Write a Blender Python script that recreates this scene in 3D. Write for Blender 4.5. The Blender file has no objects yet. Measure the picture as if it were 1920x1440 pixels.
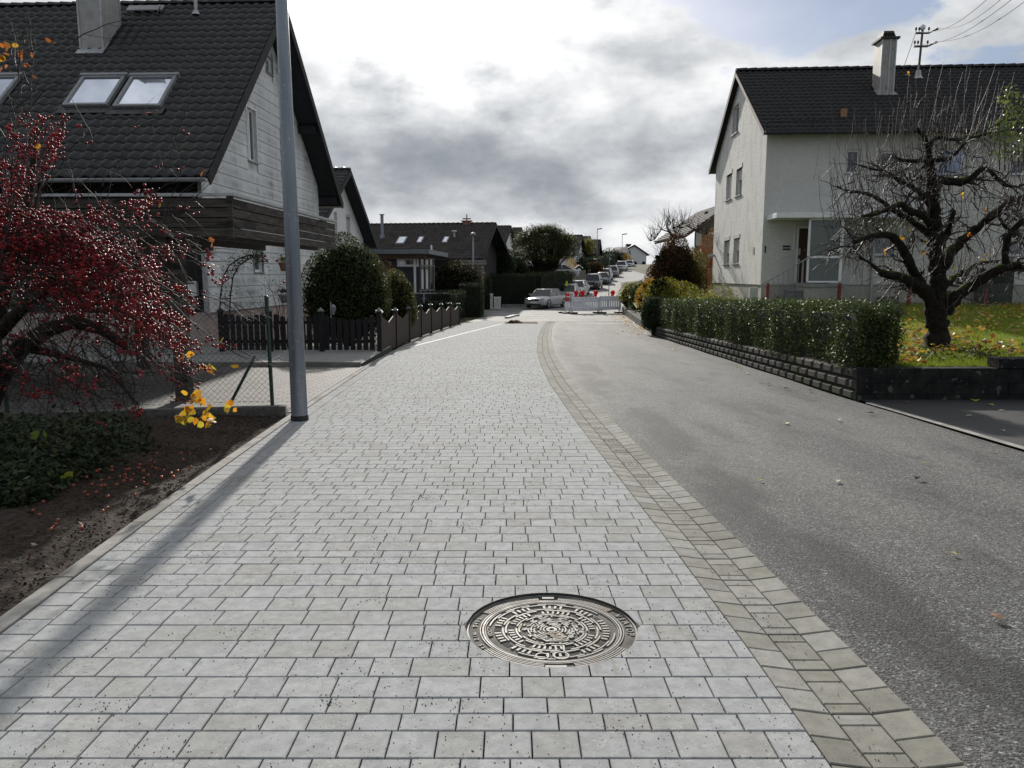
import bpy, math, random
import numpy as np
from mathutils import Vector, Matrix
from mathutils.geometry import tessellate_polygon
random.seed(7); RNG = np.random.default_rng(11)
S = bpy.context.scene
R = math.radians

# ------------------------------------------------------------------ camera
F_PX, EYE, PITCH = 1442.0, 1.55, math.atan(202/1442.0)
cam_d = bpy.data.cameras.new('Camera'); cam = bpy.data.objects.new('Camera', cam_d)
S.collection.objects.link(cam)
cam.location = (0, 0, EYE); cam.rotation_euler = (math.pi/2-PITCH, 0, 0)
cam_d.sensor_fit = 'HORIZONTAL'; cam_d.sensor_width = 36; cam_d.lens = 36*F_PX/1920
cam_d.clip_start = .05; cam_d.clip_end = 3000
S.camera = cam
S.render.resolution_x, S.render.resolution_y = 1024, 768

# ------------------------------------------------------------------ light and sky
SUN_AZ, SUN_EL = R(-5.7), R(23)
sun_d = bpy.data.lights.new('Sun', 'SUN'); sun_d.energy = 3.9; sun_d.angle = R(1.1); sun_d.color = (1, .95, .87)
sun = bpy.data.objects.new('Sun', sun_d); S.collection.objects.link(sun)
sdir = Vector((math.sin(SUN_AZ)*math.cos(SUN_EL), math.cos(SUN_AZ)*math.cos(SUN_EL), math.sin(SUN_EL)))
sun.rotation_euler = sdir.to_track_quat('Z', 'Y').to_euler()
S.view_settings.view_transform = 'Standard'; S.view_settings.look = 'None'
S.view_settings.exposure = 0.5; S.view_settings.gamma = 1

def make_world():
    w = bpy.data.worlds.new('World'); S.world = w; w.use_nodes = True
    nt = w.node_tree; nt.nodes.clear(); N = nt.nodes.new; L = nt.links.new
    def math_(op, a, b=None, c=None, clamp=False):
        n = N('ShaderNodeMath'); n.operation = op; n.use_clamp = clamp
        for i, v in enumerate((a, b, c)):
            if v is None: continue
            if isinstance(v, (int, float)): n.inputs[i].default_value = v
            else: L(v, n.inputs[i])
        return n.outputs[0]
    def ad(*t):
        r = t[0]
        for q in t[1:]: r = math_('ADD', r, q)
        return r
    def mu(a, b): return math_('MULTIPLY', a, b)
    tc = N('ShaderNodeTexCoord'); D = tc.outputs['Generated']
    nrm = N('ShaderNodeVectorMath'); nrm.operation = 'NORMALIZE'; L(D, nrm.inputs[0]); D = nrm.outputs[0]
    sp = N('ShaderNodeSeparateXYZ'); L(D, sp.inputs[0]); x, y, z = sp.outputs
    az = math_('MULTIPLY', math_('ARCTAN2', x, y), 57.2958)
    el = math_('MULTIPLY', math_('ARCSINE', z), 57.2958)
    zz = math_('ADD', math_('MAXIMUM', z, 0.0), .16)
    cb = N('ShaderNodeCombineXYZ'); L(math_('DIVIDE', x, zz), cb.inputs[0]); L(math_('DIVIDE', y, zz), cb.inputs[1])
    def noise(scale, detail, rough, dist=0, off=(0, 0, 0), src=None):
        m = N('ShaderNodeMapping'); m.inputs['Location'].default_value = off; L(src or cb.outputs[0], m.inputs[0])
        n = N('ShaderNodeTexNoise'); n.inputs['Scale'].default_value = scale; n.inputs['Detail'].default_value = detail
        n.inputs['Roughness'].default_value = rough; n.inputs['Distortion'].default_value = dist
        L(m.outputs[0], n.inputs[0]); return n.outputs[0]
    ce = N('ShaderNodeCombineXYZ'); L(mu(az, .055), ce.inputs[0]); L(mu(el, .105), ce.inputs[1])
    n1 = noise(1.7, 12, .55, .12, (3.1, 7.7, 0), ce.outputs[0]); n2 = noise(.62, 4, .5, 0, (8.3, 1.2, 2)); n3 = noise(5.2, 9, .6, .15, (1.3, 5, 4), ce.outputs[0])
    def gauss(a0, sa, e0, se):
        da = math_('DIVIDE', math_('SUBTRACT', az, a0), sa); de = math_('DIVIDE', math_('SUBTRACT', el, e0), se)
        s = math_('ADD', math_('MULTIPLY', da, da), math_('MULTIPLY', de, de))
        return math_('EXPONENT', math_('MULTIPLY', s, -1))
    # cloud thickness: 0 thin/bright, 1 thick/dark
    th = ad(mu(math_('SUBTRACT', n1, .5), 2.5), mu(math_('SUBTRACT', n2, .5), .9), mu(math_('SUBTRACT', n3, .5), .85), .33)
    th = ad(mu(th, .98), mu(gauss(3, 18, 8.2, 3.0), .40), mu(gauss(-13, 9, 7, 3.5), .22), mu(gauss(6, 12, 3.0, 1.2), -.45), mu(gauss(-8, 7, 19.5, 3.6), -.75), mu(gauss(12, 12, 16, 5), -.05), mu(gauss(25, 12, 9, 6), .10))
    ramp = N('ShaderNodeValToRGB'); L(ad(mu(th, .80), .03), ramp.inputs[0]); e = ramp.color_ramp.elements
    e[0].position = .0; e[0].color = (.70, .705, .71, 1); e[1].position = 1.0; e[1].color = (.235, .258, .292, 1)
    for p_, c_ in ((.22, (.58, .595, .61)), (.45, (.45, .468, .49)), (.68, (.345, .366, .395))):
        q = e.new(p_); q.color = (*c_, 1)
    def mr2(v):
        q = N('ShaderNodeMapRange'); L(v, q.inputs[0]); q.inputs[1].default_value = -.5; q.inputs[2].default_value = .6; return q.outputs[0]
    # glow of the sun behind the cloud
    dot = N('ShaderNodeVectorMath'); dot.operation = 'DOT_PRODUCT'; L(D, dot.inputs[0]); dot.inputs[1].default_value = sdir
    ang = mu(math_('ARCCOSINE', math_('MINIMUM', dot.outputs['Value'], .99999)), 57.2958)
    g1 = math_('EXPONENT', mu(mu(ang, ang), -1/(6.3*6.3))); g2 = math_('EXPONENT', mu(ang, -1/13.0))
    thin = math_('SUBTRACT', 1.45, mu(th, 1.35), clamp=False); thin = math_('MAXIMUM', thin, .16)
    glow = mu(thin, ad(mu(g1, 2.6), mu(g2, .33)))
    gc = N('ShaderNodeCombineXYZ')
    L(glow, gc.inputs[0]); L(mu(glow, .985), gc.inputs[1]); L(mu(glow, .96), gc.inputs[2])
    add = N('ShaderNodeVectorMath'); add.operation = 'ADD'; L(ramp.outputs[0], add.inputs[0]); L(gc.outputs[0], add.inputs[1])
    # darker away from the sun half of the sky
    back = N('ShaderNodeMapRange'); L(y, back.inputs[0]); back.inputs[1].default_value = -.6; back.inputs[2].default_value = .7
    back.inputs[3].default_value = .68; back.inputs[4].default_value = 1.0
    sc = N('ShaderNodeVectorMath'); sc.operation = 'SCALE'; L(add.outputs[0], sc.inputs[0]); L(mu(back.outputs[0], 10*.86), sc.inputs['Scale'])
    bt = N('ShaderNodeMix'); bt.data_type = 'RGBA'; L(mr2(y), bt.inputs[0]); bt.inputs[6].default_value = (.93, .995, 1.07, 1); bt.inputs[7].default_value = (1, 1, 1, 1)
    tint = N('ShaderNodeVectorMath'); tint.operation = 'MULTIPLY'; L(sc.outputs[0], tint.inputs[0]); L(bt.outputs[2], tint.inputs[1]); sc = tint
    sky = N('ShaderNodeTexSky'); sky.sky_type = 'NISHITA'; sky.sun_disc = False; sky.sun_elevation = SUN_EL; sky.sun_rotation = SUN_AZ % (2*math.pi)
    sky.air_density = 1.2; sky.dust_density = 1.2
    # blue gaps, mostly upper right
    gm = ad(gauss(20, 6.5, 17.2, 2.4), mu(gauss(15, 6, 20.5, 2), .8), mu(gauss(31, 5, 12, 2), .5)); gap = ad(mu(gm, 1.6), mu(math_('SUBTRACT', n1, .5), -1.0), mu(math_('SUBTRACT', n3, .5), -1.3), -.36)
    gr = N('ShaderNodeMapRange'); L(gap, gr.inputs[0]); gr.inputs[1].default_value = 0; gr.inputs[2].default_value = .22; gr.clamp = True
    skb = N('ShaderNodeVectorMath'); skb.operation = 'MULTIPLY'; L(sky.outputs[0], skb.inputs[0]); skb.inputs[1].default_value = (.42, .46, .58)
    mix = N('ShaderNodeMix'); mix.data_type = 'RGBA'; L(mu(gr.outputs[0], .85), mix.inputs[0]); L(sc.outputs[0], mix.inputs[6]); L(skb.outputs[0], mix.inputs[7])
    bg = N('ShaderNodeBackground'); bg.inputs[1].default_value = .1; L(mix.outputs[2], bg.inputs[0])
    out = N('ShaderNodeOutputWorld'); L(bg.outputs[0], out.inputs[0])
make_world()

# ------------------------------------------------------------------ helpers
def ray(px, py):
    c, s = math.cos(PITCH), math.sin(PITCH); a = (px-960)/F_PX; b = (py-720)/F_PX
    d = Vector((a, c-b*s, -s-b*c)); return d/d.y
def at(px, py, Y): return Vector((0, 0, EYE))+ray(px, py)*Y
def hit(px, py, P, n):
    o = Vector((0, 0, EYE)); d = ray(px, py); return o+d*((P-o).dot(n)/d.dot(n))
PRF = [(-30, .5), (-5, .095), (0, 0), (20, -.38), (38, -.70), (50, -.82), (57, -.93), (62, -.90), (75, -.45), (87, .1), (136, 2.49), (172, 3.75), (240, 4.6), (400, 4.7), (3000, -40)]
PX_, PZ_ = [a for a, b in PRF], [b for a, b in PRF]
def G(y): return float(np.interp(y, PX_, PZ_))
def itp(tab):
    xs = [a for a, b in tab]; ys = [b for a, b in tab]
    return lambda t: float(np.interp(t, xs, ys))

def getloc(o):
    v = Vector((0, 0, 0))
    while o is not None: v += o.location; o = o.parent
    return v
def link(name, me, mat, parent=None, smooth=False, loc=None):
    if isinstance(mat, (list, tuple)):
        for m in mat: me.materials.append(m)
    elif mat: me.materials.append(mat)
    o = bpy.data.objects.new(name, me); S.collection.objects.link(o)
    off = None
    if parent is not None: o.parent = parent; off = getloc(parent)
    elif loc is not None: off = Vector(loc); o.location = off
    if off is not None and off.length > 0: me.transform(Matrix.Translation(-off))
    if smooth: me.polygons.foreach_set('use_smooth', [True]*len(me.polygons))
    return o
def npmesh(name, V, Fc, mat, parent=None, smooth=False, loc=None):
    V = np.asarray(V, dtype=np.float32).reshape(-1, 3); Fc = np.asarray(Fc, dtype=np.int32); k = Fc.shape[1]
    me = bpy.data.meshes.new(name); me.vertices.add(len(V)); me.vertices.foreach_set('co', V.ravel())
    me.loops.add(Fc.size); me.loops.foreach_set('vertex_index', Fc.ravel())
    me.polygons.add(len(Fc)); me.polygons.foreach_set('loop_start', np.arange(0, Fc.size, k, dtype=np.int32))
    me.polygons.foreach_set('loop_total', np.full(len(Fc), k, dtype=np.int32))
    me.update(calc_edges=True)
    return link(name, me, mat, parent, smooth, loc)
class MB:
    def __init__(s): s.v = []; s.f = []
    def add(s, vs, fs):
        b = len(s.v); s.v += [tuple(p) for p in vs]; s.f += [tuple(i+b for i in f) for f in fs]; return s
    def obb(s, o, u, v, w):
        o, u, v, w = Vector(o), Vector(u), Vector(v), Vector(w)
        P = [o, o+u, o+u+v, o+v, o+w, o+u+w, o+u+v+w, o+v+w]
        fs = [(0, 3, 2, 1), (4, 5, 6, 7), (0, 1, 5, 4), (1, 2, 6, 5), (2, 3, 7, 6), (3, 0, 4, 7)]
        if u.cross(v).dot(w) < 0: fs = [f[::-1] for f in fs]
        return s.add(P, fs)
    def box(s, x0, x1, y0, y1, z0, z1): return s.obb((x0, y0, z0), (x1-x0, 0, 0), (0, y1-y0, 0), (0, 0, z1-z0))
    def tube(s, pts, r, n=6, cap=True):
        pts = [Vector(p) for p in pts]; m = len(pts)
        if isinstance(r, (int, float)): r = [r]*m
        ref = None; base = len(s.v)
        for i, p in enumerate(pts):
            t = (pts[min(i+1, m-1)]-pts[max(i-1, 0)])
            if t.length < 1e-9: t = Vector((0, 0, 1))
            t.normalize()
            if ref is None: ref = t.orthogonal().normalized()
            ref = (ref-t*ref.dot(t))
            if ref.length < 1e-6: ref = t.orthogonal()
            ref.normalize(); b = t.cross(ref)
            for k in range(n):
                a = 2*math.pi*k/n; s.v.append(tuple(p+(ref*math.cos(a)+b*math.sin(a))*r[i]))
        for i in range(m-1):
            for k in range(n):
                a = base+i*n+k; c = base+i*n+(k+1) % n; s.f.append((a, c, c+n, a+n))
        if cap and n > 2:
            s.f.append(tuple(base+k for k in range(n))[::-1]); s.f.append(tuple(base+(m-1)*n+k for k in range(n)))
        return s
    def lathe(s, c, prof, n=16, axis=None):
        c = Vector(c); base = len(s.v); M = Matrix.Identity(3) if axis is None else Vector(axis).to_track_quat('Z', 'Y').to_matrix()
        for r, z in prof:
            for k in range(n):
                a = 2*math.pi*k/n; s.v.append(tuple(c+M@Vector((r*math.cos(a), r*math.sin(a), z))))
        for i in range(len(prof)-1):
            for k in range(n):
                a = base+i*n+k; b = base+i*n+(k+1) % n; s.f.append((a, b, b+n, a+n))
        s.f.append(tuple(base+k for k in range(n))[::-1]); s.f.append(tuple(base+(len(prof)-1)*n+k for k in range(n)))
        return s
    def prism(s, poly, w):
        poly = [Vector(p) for p in poly]; w = Vector(w); n = len(poly)
        nn = Vector((0, 0, 0))
        for i in range(n): nn += poly[i].cross(poly[(i+1) % n])
        if nn.dot(w) < 0: poly = poly[::-1]
        fs = [tuple(range(n))[::-1], tuple(range(n, 2*n))]+[(i, (i+1) % n, n+(i+1) % n, n+i) for i in range(n)]
        return s.add(poly+[p+w for p in poly], fs)
    def poly(s, P): return s.add(P, [tuple(range(len(P)))])
    def build(s, name, mat, parent=None, smooth=False, loc=None, bevel=0):
        me = bpy.data.meshes.new(name); me.from_pydata(s.v, [], s.f); me.update()
        o = link(name, me, mat, parent, smooth, loc)
        if bevel:
            b = o.modifiers.new('Bevel', 'BEVEL'); b.width = bevel; b.segments = 2; b.limit_method = 'ANGLE'
        return o
def tag(o, label=None, cat=None, group=None, kind=None):
    if label: o['label'] = label
    if cat: o['category'] = cat
    if group: o['group'] = group
    if kind: o['kind'] = kind
    return o
def T(name, label, cat, loc=(0, 0, 0), group=None):
    o = bpy.data.objects.new(name, None); S.collection.objects.link(o); o.location = loc; o.empty_display_size = .1
    return tag(o, label, cat, group)
def dup(o, parent=None):
    c = o.copy(); S.collection.objects.link(c)
    if parent is not None: c.parent = parent
    for ch in list(o.children): dup(ch, c)
    return c
class Fr:      # a horizontal frame: a along u, b along v
    def __init__(s, o, u):
        s.o = Vector((o[0], o[1], 0)); s.u = Vector((u[0], u[1], 0)).normalized(); s.v = Vector((-s.u.y, s.u.x, 0))
    def p(s, a, b, z): return s.o+s.u*a+s.v*b+Vector((0, 0, z))
    def ab(s, P): d = Vector(P)-s.o; return d.dot(s.u), d.dot(s.v)
def fbox(mb, fr, a0, a1, b0, b1, z0, z1):
    return mb.obb(fr.p(a0, b0, z0), fr.u*(a1-a0), fr.v*(b1-b0), (0, 0, z1-z0))

# ------------------------------------------------------------------ materials
MATS = {}
def mat(name, c1, c2=None, scale=5, rough=.8, bump=0, bscale=None, spec=.5, metal=0, island=None, detail=6, c3=None, stretch=None, trans=0, coat=0, mid=(.38, .62), bdist=.01, rvar=0):
    if name in MATS: return MATS[name]
    m = bpy.data.materials.new(name); m.use_nodes = True; nt = m.node_tree; N = nt.nodes.new; L = nt.links.new
    bs = nt.nodes['Principled BSDF']; bs.inputs['Roughness'].default_value = rough; bs.inputs['Metallic'].default_value = metal
    bs.inputs['Specular IOR Level'].default_value = spec; bs.inputs['Coat Weight'].default_value = coat
    tc = N('ShaderNodeTexCoord'); mp = N('ShaderNodeMapping'); L(tc.outputs['Object'], mp.inputs[0])
    if stretch: mp.inputs['Scale'].default_value = stretch
    n = N('ShaderNodeTexNoise'); n.inputs['Scale'].default_value = scale; n.inputs['Detail'].default_value = detail; n.inputs['Roughness'].default_value = .6; L(mp.outputs[0], n.inputs[0])
    r = N('ShaderNodeValToRGB'); e = r.color_ramp.elements; e[0].position, e[1].position = mid
    e[0].color = (*c1, 1); e[1].color = (*(c2 or c1), 1)
    if c3: q = e.new(min(.98, mid[1]+.12)); q.color = (*c3, 1)
    L(n.outputs[0], r.inputs[0]); col = r.outputs[0]
    if island:       # list of colours picked per loose piece, multiplied by the noise
        g = N('ShaderNodeNewGeometry'); ir = N('ShaderNodeValToRGB'); ie = ir.color_ramp.elements
        k = len(island)
        for i, c in enumerate(island):
            p_ = i/(k-1) if k > 1 else 0
            q = ie[0] if i == 0 else (ie[len(ie)-1] if i == k-1 else ie.new(p_))
            q.position = p_; q.color = (*c, 1)
        L(g.outputs['Random Per Island'], ir.inputs[0])
        mx = N('ShaderNodeMix'); mx.data_type = 'RGBA'; mx.blend_type = 'MULTIPLY'; mx.inputs[0].default_value = 1
        L(ir.outputs[0], mx.inputs[6]); L(col, mx.inputs[7]); col = mx.outputs[2]
    L(col, bs.inputs['Base Color'])
    if rvar:
        mr = N('ShaderNodeMapRange'); L(n.outputs[0], mr.inputs[0]); mr.inputs[1].default_value = .3; mr.inputs[2].default_value = .7
        mr.inputs[3].default_value = rough-rvar; mr.inputs[4].default_value = rough+rvar; L(mr.outputs[0], bs.inputs['Roughness'])
    if bump:
        n2 = N('ShaderNodeTexNoise'); n2.inputs['Scale'].default_value = bscale or scale*4; n2.inputs['Detail'].default_value = 5; L(mp.outputs[0], n2.inputs[0])
        b = N('ShaderNodeBump'); b.inputs['Strength'].default_value = bump; b.inputs['Distance'].default_value = bdist; L(n2.outputs[0], b.inputs['Height']); L(b.outputs[0], bs.inputs['Normal'])
    if trans:
        out = nt.nodes['Material Output']; tr = N('ShaderNodeBsdfTranslucent'); L(col, tr.inputs[0]); mx2 = N('ShaderNodeMixShader'); mx2.inputs[0].default_value = trans
        L(bs.outputs[0], mx2.inputs[1]); L(tr.outputs[0], mx2.inputs[2]); L(mx2.outputs[0], out.inputs[0])
    MATS[name] = m; return m
def speckle(m, scale, thr, col, strength=1):
    """dark crumbs scattered on a surface"""
    nt = m.node_tree; N = nt.nodes.new; L = nt.links.new; bs = nt.nodes['Principled BSDF']; src = bs.inputs['Base Color'].links[0].from_socket
    tc = N('ShaderNodeTexCoord'); v = N('ShaderNodeTexVoronoi'); v.inputs['Scale'].default_value = scale; L(tc.outputs['Object'], v.inputs[0])
    n = N('ShaderNodeTexNoise'); n.inputs['Scale'].default_value = 2.2; n.inputs['Detail'].default_value = 4; L(tc.outputs['Object'], n.inputs[0])
    mr = N('ShaderNodeMapRange'); L(n.outputs[0], mr.inputs[0]); mr.inputs[1].default_value = .42; mr.inputs[2].default_value = .72; mr.inputs[3].default_value = thr*.35; mr.inputs[4].default_value = thr*1.5
    lt = N('ShaderNodeMath'); lt.operation = 'LESS_THAN'; L(v.outputs['Distance'], lt.inputs[0]); L(mr.outputs[0], lt.inputs[1])
    ml = N('ShaderNodeMath'); ml.operation = 'MULTIPLY'; L(lt.outputs[0], ml.inputs[0]); ml.inputs[1].default_value = strength
    mx = N('ShaderNodeMix'); mx.data_type = 'RGBA'; L(ml.outputs[0], mx.inputs[0]); L(src, mx.inputs[6]); mx.inputs[7].default_value = (*col, 1); L(mx.outputs[2], bs.inputs['Base Color'])
def patches(m, scale, lo, hi, col, amount, stretch=None, detail=5):
    """large blotches of another colour"""
    nt = m.node_tree; N = nt.nodes.new; L = nt.links.new; bs = nt.nodes['Principled BSDF']; src = bs.inputs['Base Color'].links[0].from_socket
    tc = N('ShaderNodeTexCoord'); mp = N('ShaderNodeMapping'); L(tc.outputs['Object'], mp.inputs[0])
    if stretch: mp.inputs['Scale'].default_value = stretch
    n = N('ShaderNodeTexNoise'); n.inputs['Scale'].default_value = scale; n.inputs['Detail'].default_value = detail; L(mp.outputs[0], n.inputs[0])
    mr = N('ShaderNodeMapRange'); L(n.outputs[0], mr.inputs[0]); mr.inputs[1].default_value = lo; mr.inputs[2].default_value = hi; mr.inputs[3].default_value = 0; mr.inputs[4].default_value = amount
    mx = N('ShaderNodeMix'); mx.data_type = 'RGBA'; L(mr.outputs[0], mx.inputs[0]); L(src, mx.inputs[6]); mx.inputs[7].default_value = (*col, 1); L(mx.outputs[2], bs.inputs['Base Color'])

W1 = (1, 1, 1)
M_pav = mat('paver', (.80, .80, .80), W1, 16, .9, .6, 150, .08, island=[(.345, .352, .356), (.372, .38, .384), (.356, .363, .368), (.385, .392, .397), (.365, .365, .358), (.38, .387, .392), (.33, .327, .315), (.368, .375, .38)], bdist=.003)
speckle(M_pav, 46, .135, (.06, .06, .06), .9); patches(M_pav, 1.1, .5, .72, (.27, .27, .255), .45); patches(M_pav, 34, .60, .66, (.24, .24, .235), .5); patches(M_pav, 1.7, .66, .74, (.36, .33, .25), .45); patches(M_pav, 60, .62, .68, (.55, .55, .54), .35)
M_gut = mat('gutter_stone', (.8, .8, .8), W1, 14, .9, .5, 150, .08, island=[(.25, .24, .21), (.29, .28, .25), (.33, .325, .30), (.22, .21, .185), (.31, .30, .27)], bdist=.003)
speckle(M_gut, 46, .15, (.05, .05, .045), .8)
M_kerb = mat('kerb_concrete', (.25, .24, .22), (.34, .33, .31), 9, .9, .4, 120, .15, bdist=.003); patches(M_kerb, 1.6, .5, .6, (.17, .165, .15), .7)
M_joint = mat('joint_sand', (.035, .034, .032), (.07, .068, .062), 60, .95, .3, 200, .2)
M_asph = mat('asphalt', (.045, .045, .046), (.10, .10, .098), 75, .8, .9, 95, .28, detail=3, bdist=.013, c3=(.24, .238, .23))
speckle(M_asph, 60, .34, (.016, .016, .017), .9); patches(M_asph, 55, .60, .66, (.30, .30, .29), .7)
patches(M_asph, .9, .44, .62, (.13, .128, .122), .5, (1, .22, 1)); patches(M_asph, 7, .55, .66, (.06, .06, .06), .5); patches(M_asph, 2.6, .57, .68, (.035, .035, .036), .55, (1, .22, 1))
def wear_nodes(m):
    nt = m.node_tree; N = nt.nodes.new; L = nt.links.new; bs = nt.nodes['Principled BSDF']; src = bs.inputs['Base Color'].links[0].from_socket
    a = N('ShaderNodeAttribute'); a.attribute_name = 'wear'; tc = N('ShaderNodeTexCoord'); mp = N('ShaderNodeMapping'); mp.inputs['Scale'].default_value = (1, .4, 1); L(tc.outputs['Object'], mp.inputs[0])
    n = N('ShaderNodeTexNoise'); n.inputs['Scale'].default_value = 2.4; n.inputs['Detail'].default_value = 7; L(mp.outputs[0], n.inputs[0])
    for lo, hi, col, amt in ((-.05, -.55, (.028, .028, .029), .75), (.1, .75, (.15, .148, .142), .42)):
        k = N('ShaderNodeMath'); k.operation = 'MULTIPLY'; L(a.outputs['Fac'], k.inputs[0])
        g = N('ShaderNodeMapRange'); L(n.outputs[0], g.inputs[0]); g.inputs[1].default_value = .36; g.inputs[2].default_value = .62; L(g.outputs[0], k.inputs[1])
        mr = N('ShaderNodeMapRange'); L(k.outputs[0], mr.inputs[0]); mr.inputs[1].default_value = lo; mr.inputs[2].default_value = hi; mr.inputs[3].default_value = 0; mr.inputs[4].default_value = amt
        mx = N('ShaderNodeMix'); mx.data_type = 'RGBA'; L(mr.outputs[0], mx.inputs[0]); L(src, mx.inputs[6]); mx.inputs[7].default_value = (*col, 1); src = mx.outputs[2]
    L(src, bs.inputs['Base Color'])
wear_nodes(M_asph)
def stones(m, scale, lo, hi):
    nt = m.node_tree; N = nt.nodes.new; L = nt.links.new; bs = nt.nodes['Principled BSDF']; src = bs.inputs['Base Color'].links[0].from_socket
    tc = N('ShaderNodeTexCoord'); v = N('ShaderNodeTexVoronoi'); v.inputs['Scale'].default_value = scale; L(tc.outputs['Object'], v.inputs[0])
    sx = N('ShaderNodeSeparateColor'); L(v.outputs['Color'], sx.inputs[0]); p = N('ShaderNodeMath'); p.operation = 'POWER'; L(sx.outputs[0], p.inputs[0]); p.inputs[1].default_value = 1.8
    mr = N('ShaderNodeMapRange'); L(p.outputs[0], mr.inputs[0]); mr.inputs[3].default_value = lo; mr.inputs[4].default_value = hi
    sc = N('ShaderNodeVectorMath'); sc.operation = 'SCALE'; L(src, sc.inputs[0]); L(mr.outputs[0], sc.inputs['Scale']); L(sc.outputs[0], bs.inputs['Base Color'])
stones(M_asph, 85, .62, 1.95)
M_asphw = mat('asphalt_dusty', (.17, .168, .16), (.26, .255, .245), 30, .85, .5, 80, .2, bdist=.004); patches(M_asphw, .5, .45, .6, (.13, .128, .122), .7, (1, .35, 1)); patches(M_asphw, .8, .55, .7, (.42, .41, .39), .6, (.5, 1.4, 1))
M_asphd = mat('asphalt_dark', (.022, .022, .024), (.045, .045, .047), 120, .7, .6, 90, .4)
M_soil = mat('soil', (.022, .016, .012), (.06, .045, .034), 22, .95, .9, 45, .2, c3=(.09, .07, .055), bdist=.02)
M_ground = mat('ground_earth', (.04, .05, .02), (.08, .07, .04), 3, .95, .5, 20, .2)
M_drive = mat('driveway_paver', (.75, .75, .75), W1, 12, .8, .3, 120, .4, island=[(.09, .08, .077), (.13, .12, .112), (.11, .10, .095), (.16, .145, .135)])
M_slab = mat('terrace_slab', (.8, .8, .8), W1, 9, .8, .2, 90, .4, island=[(.27, .27, .26), (.31, .31, .30), (.29, .285, .27)])
M_tileL = mat('roof_tile_charcoal', (.72, .72, .72), (1.1, 1.1, 1.1), 7, .42, .25, 60, .45, island=[(.014, .014, .016), (.024, .023, .024), (.018, .018, .02), (.03, .028, .027)], rvar=.1)
patches(M_tileL, 1.3, .56, .7, (.045, .05, .03), .5)
M_tileR = mat('roof_tile_black', (.75, .75, .75), W1, 7, .62, .2, 60, .35, island=[(.010, .010, .012), (.016, .015, .016), (.022, .019, .018), (.012, .012, .014)])
M_tileB = mat('roof_tile_brown', (.75, .75, .75), W1, 7, .7, .2, 60, .2, island=[(.055, .045, .042), (.07, .06, .055), (.045, .038, .036)])
M_side = mat('siding_board', (.66, .67, .685), (.76, .77, .785), 3, .75, .12, 50, .2, stretch=(1, 1, .6)); patches(M_side, .5, .42, .62, (.48, .485, .49), .45)
def board_stain(m):
    """soot that gathers in soft streaks on the lower half of each cladding board"""
    nt = m.node_tree; N = nt.nodes.new; L = nt.links.new; bs = nt.nodes['Principled BSDF']; src = bs.inputs['Base Color'].links[0].from_socket
    tc = N('ShaderNodeTexCoord'); sx = N('ShaderNodeSeparateXYZ'); L(tc.outputs['Object'], sx.inputs[0])
    def M(op, a, b=None, c=None):
        n = N('ShaderNodeMath'); n.operation = op
        for i, q in enumerate((a, b, c)):
            if q is None: continue
            if isinstance(q, (int, float)): n.inputs[i].default_value = q
            else: L(q, n.inputs[i])
        return n.outputs[0]
    fr_ = M('FRACT', M('DIVIDE', M('SUBTRACT', sx.outputs[2], STAIN_Z), .335))
    bell = M('SUBTRACT', 1, M('MULTIPLY', M('ABSOLUTE', M('SUBTRACT', fr_, .38)), 1.9))
    mp = N('ShaderNodeMapping'); mp.inputs['Scale'].default_value = (1, 1, .22); L(tc.outputs['Object'], mp.inputs[0])
    a = N('ShaderNodeTexNoise'); a.inputs['Scale'].default_value = 2.0; a.inputs['Detail'].default_value = 6; L(mp.outputs[0], a.inputs[0])
    b = N('ShaderNodeTexNoise'); b.inputs['Scale'].default_value = .55; b.inputs['Detail'].default_value = 2; L(tc.outputs['Object'], b.inputs[0])
    k = M('MULTIPLY', M('MAXIMUM', bell, 0), M('MULTIPLY', M('SUBTRACT', a.outputs[0], .34), M('SUBTRACT', b.outputs[0], .30)))
    mr = N('ShaderNodeMapRange'); L(k, mr.inputs[0]); mr.inputs[1].default_value = .004; mr.inputs[2].default_value = .075; mr.inputs[4].default_value = .62
    mx = N('ShaderNodeMix'); mx.data_type = 'RGBA'; L(mr.outputs[0], mx.inputs[0]); L(src, mx.inputs[6]); mx.inputs[7].default_value = (.12, .125, .125, 1); L(mx.outputs[2], bs.inputs['Base Color'])
M_stucco = mat('stucco_rough', (.54, .53, .505), (.68, .67, .645), 14, .9, 1.0, 28, .2, bdist=.03); patches(M_stucco, 3.2, .5, .62, (.40, .39, .37), .5, (1, 1, .35))
M_stuccof = mat('stucco_front', (.53, .515, .49), (.62, .605, .58), 10, .9, .8, 26, .2, bdist=.02, stretch=(1, 1, 2.2)); patches(M_stuccof, 5, .56, .68, (.40, .39, .37), .28, (1, 1, 2.2)); patches(M_stuccof, .8, .45, .7, (.44, .43, .40), .35, (1, 1, .5))
M_plinth = mat('plinth_render', (.34, .32, .29), (.42, .40, .365), 4, .9, .3, 60, .2)
M_pink = mat('plinth_pink', (.42, .33, .31), (.50, .40, .37), 5, .9, .3, 60, .2)
M_white = mat('white_render', (.72, .72, .72), (.80, .80, .79), 3, .85, .2, 40, .3)
M_wpaint = mat('white_paint', (.66, .66, .66), (.74, .74, .74), 5, .4, 0, 1, .5)
M_gpaint = mat('grey_frame_paint', (.20, .205, .21), (.25, .255, .26), 5, .5)
M_dwood = mat('dark_stained_wood', (.012, .012, .014), (.03, .028, .028), 9, .75, .3, 50, .3, stretch=(1, 1, .3))
M_soff = mat('soffit_wood', (.010, .011, .015), (.02, .021, .026), 6, .8)
M_cpw = mat('weathered_board', (.035, .03, .026), (.085, .075, .065), 8, .8, .5, 30, .25, stretch=(.35, .35, 4), c3=(.14, .13, .12))
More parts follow.
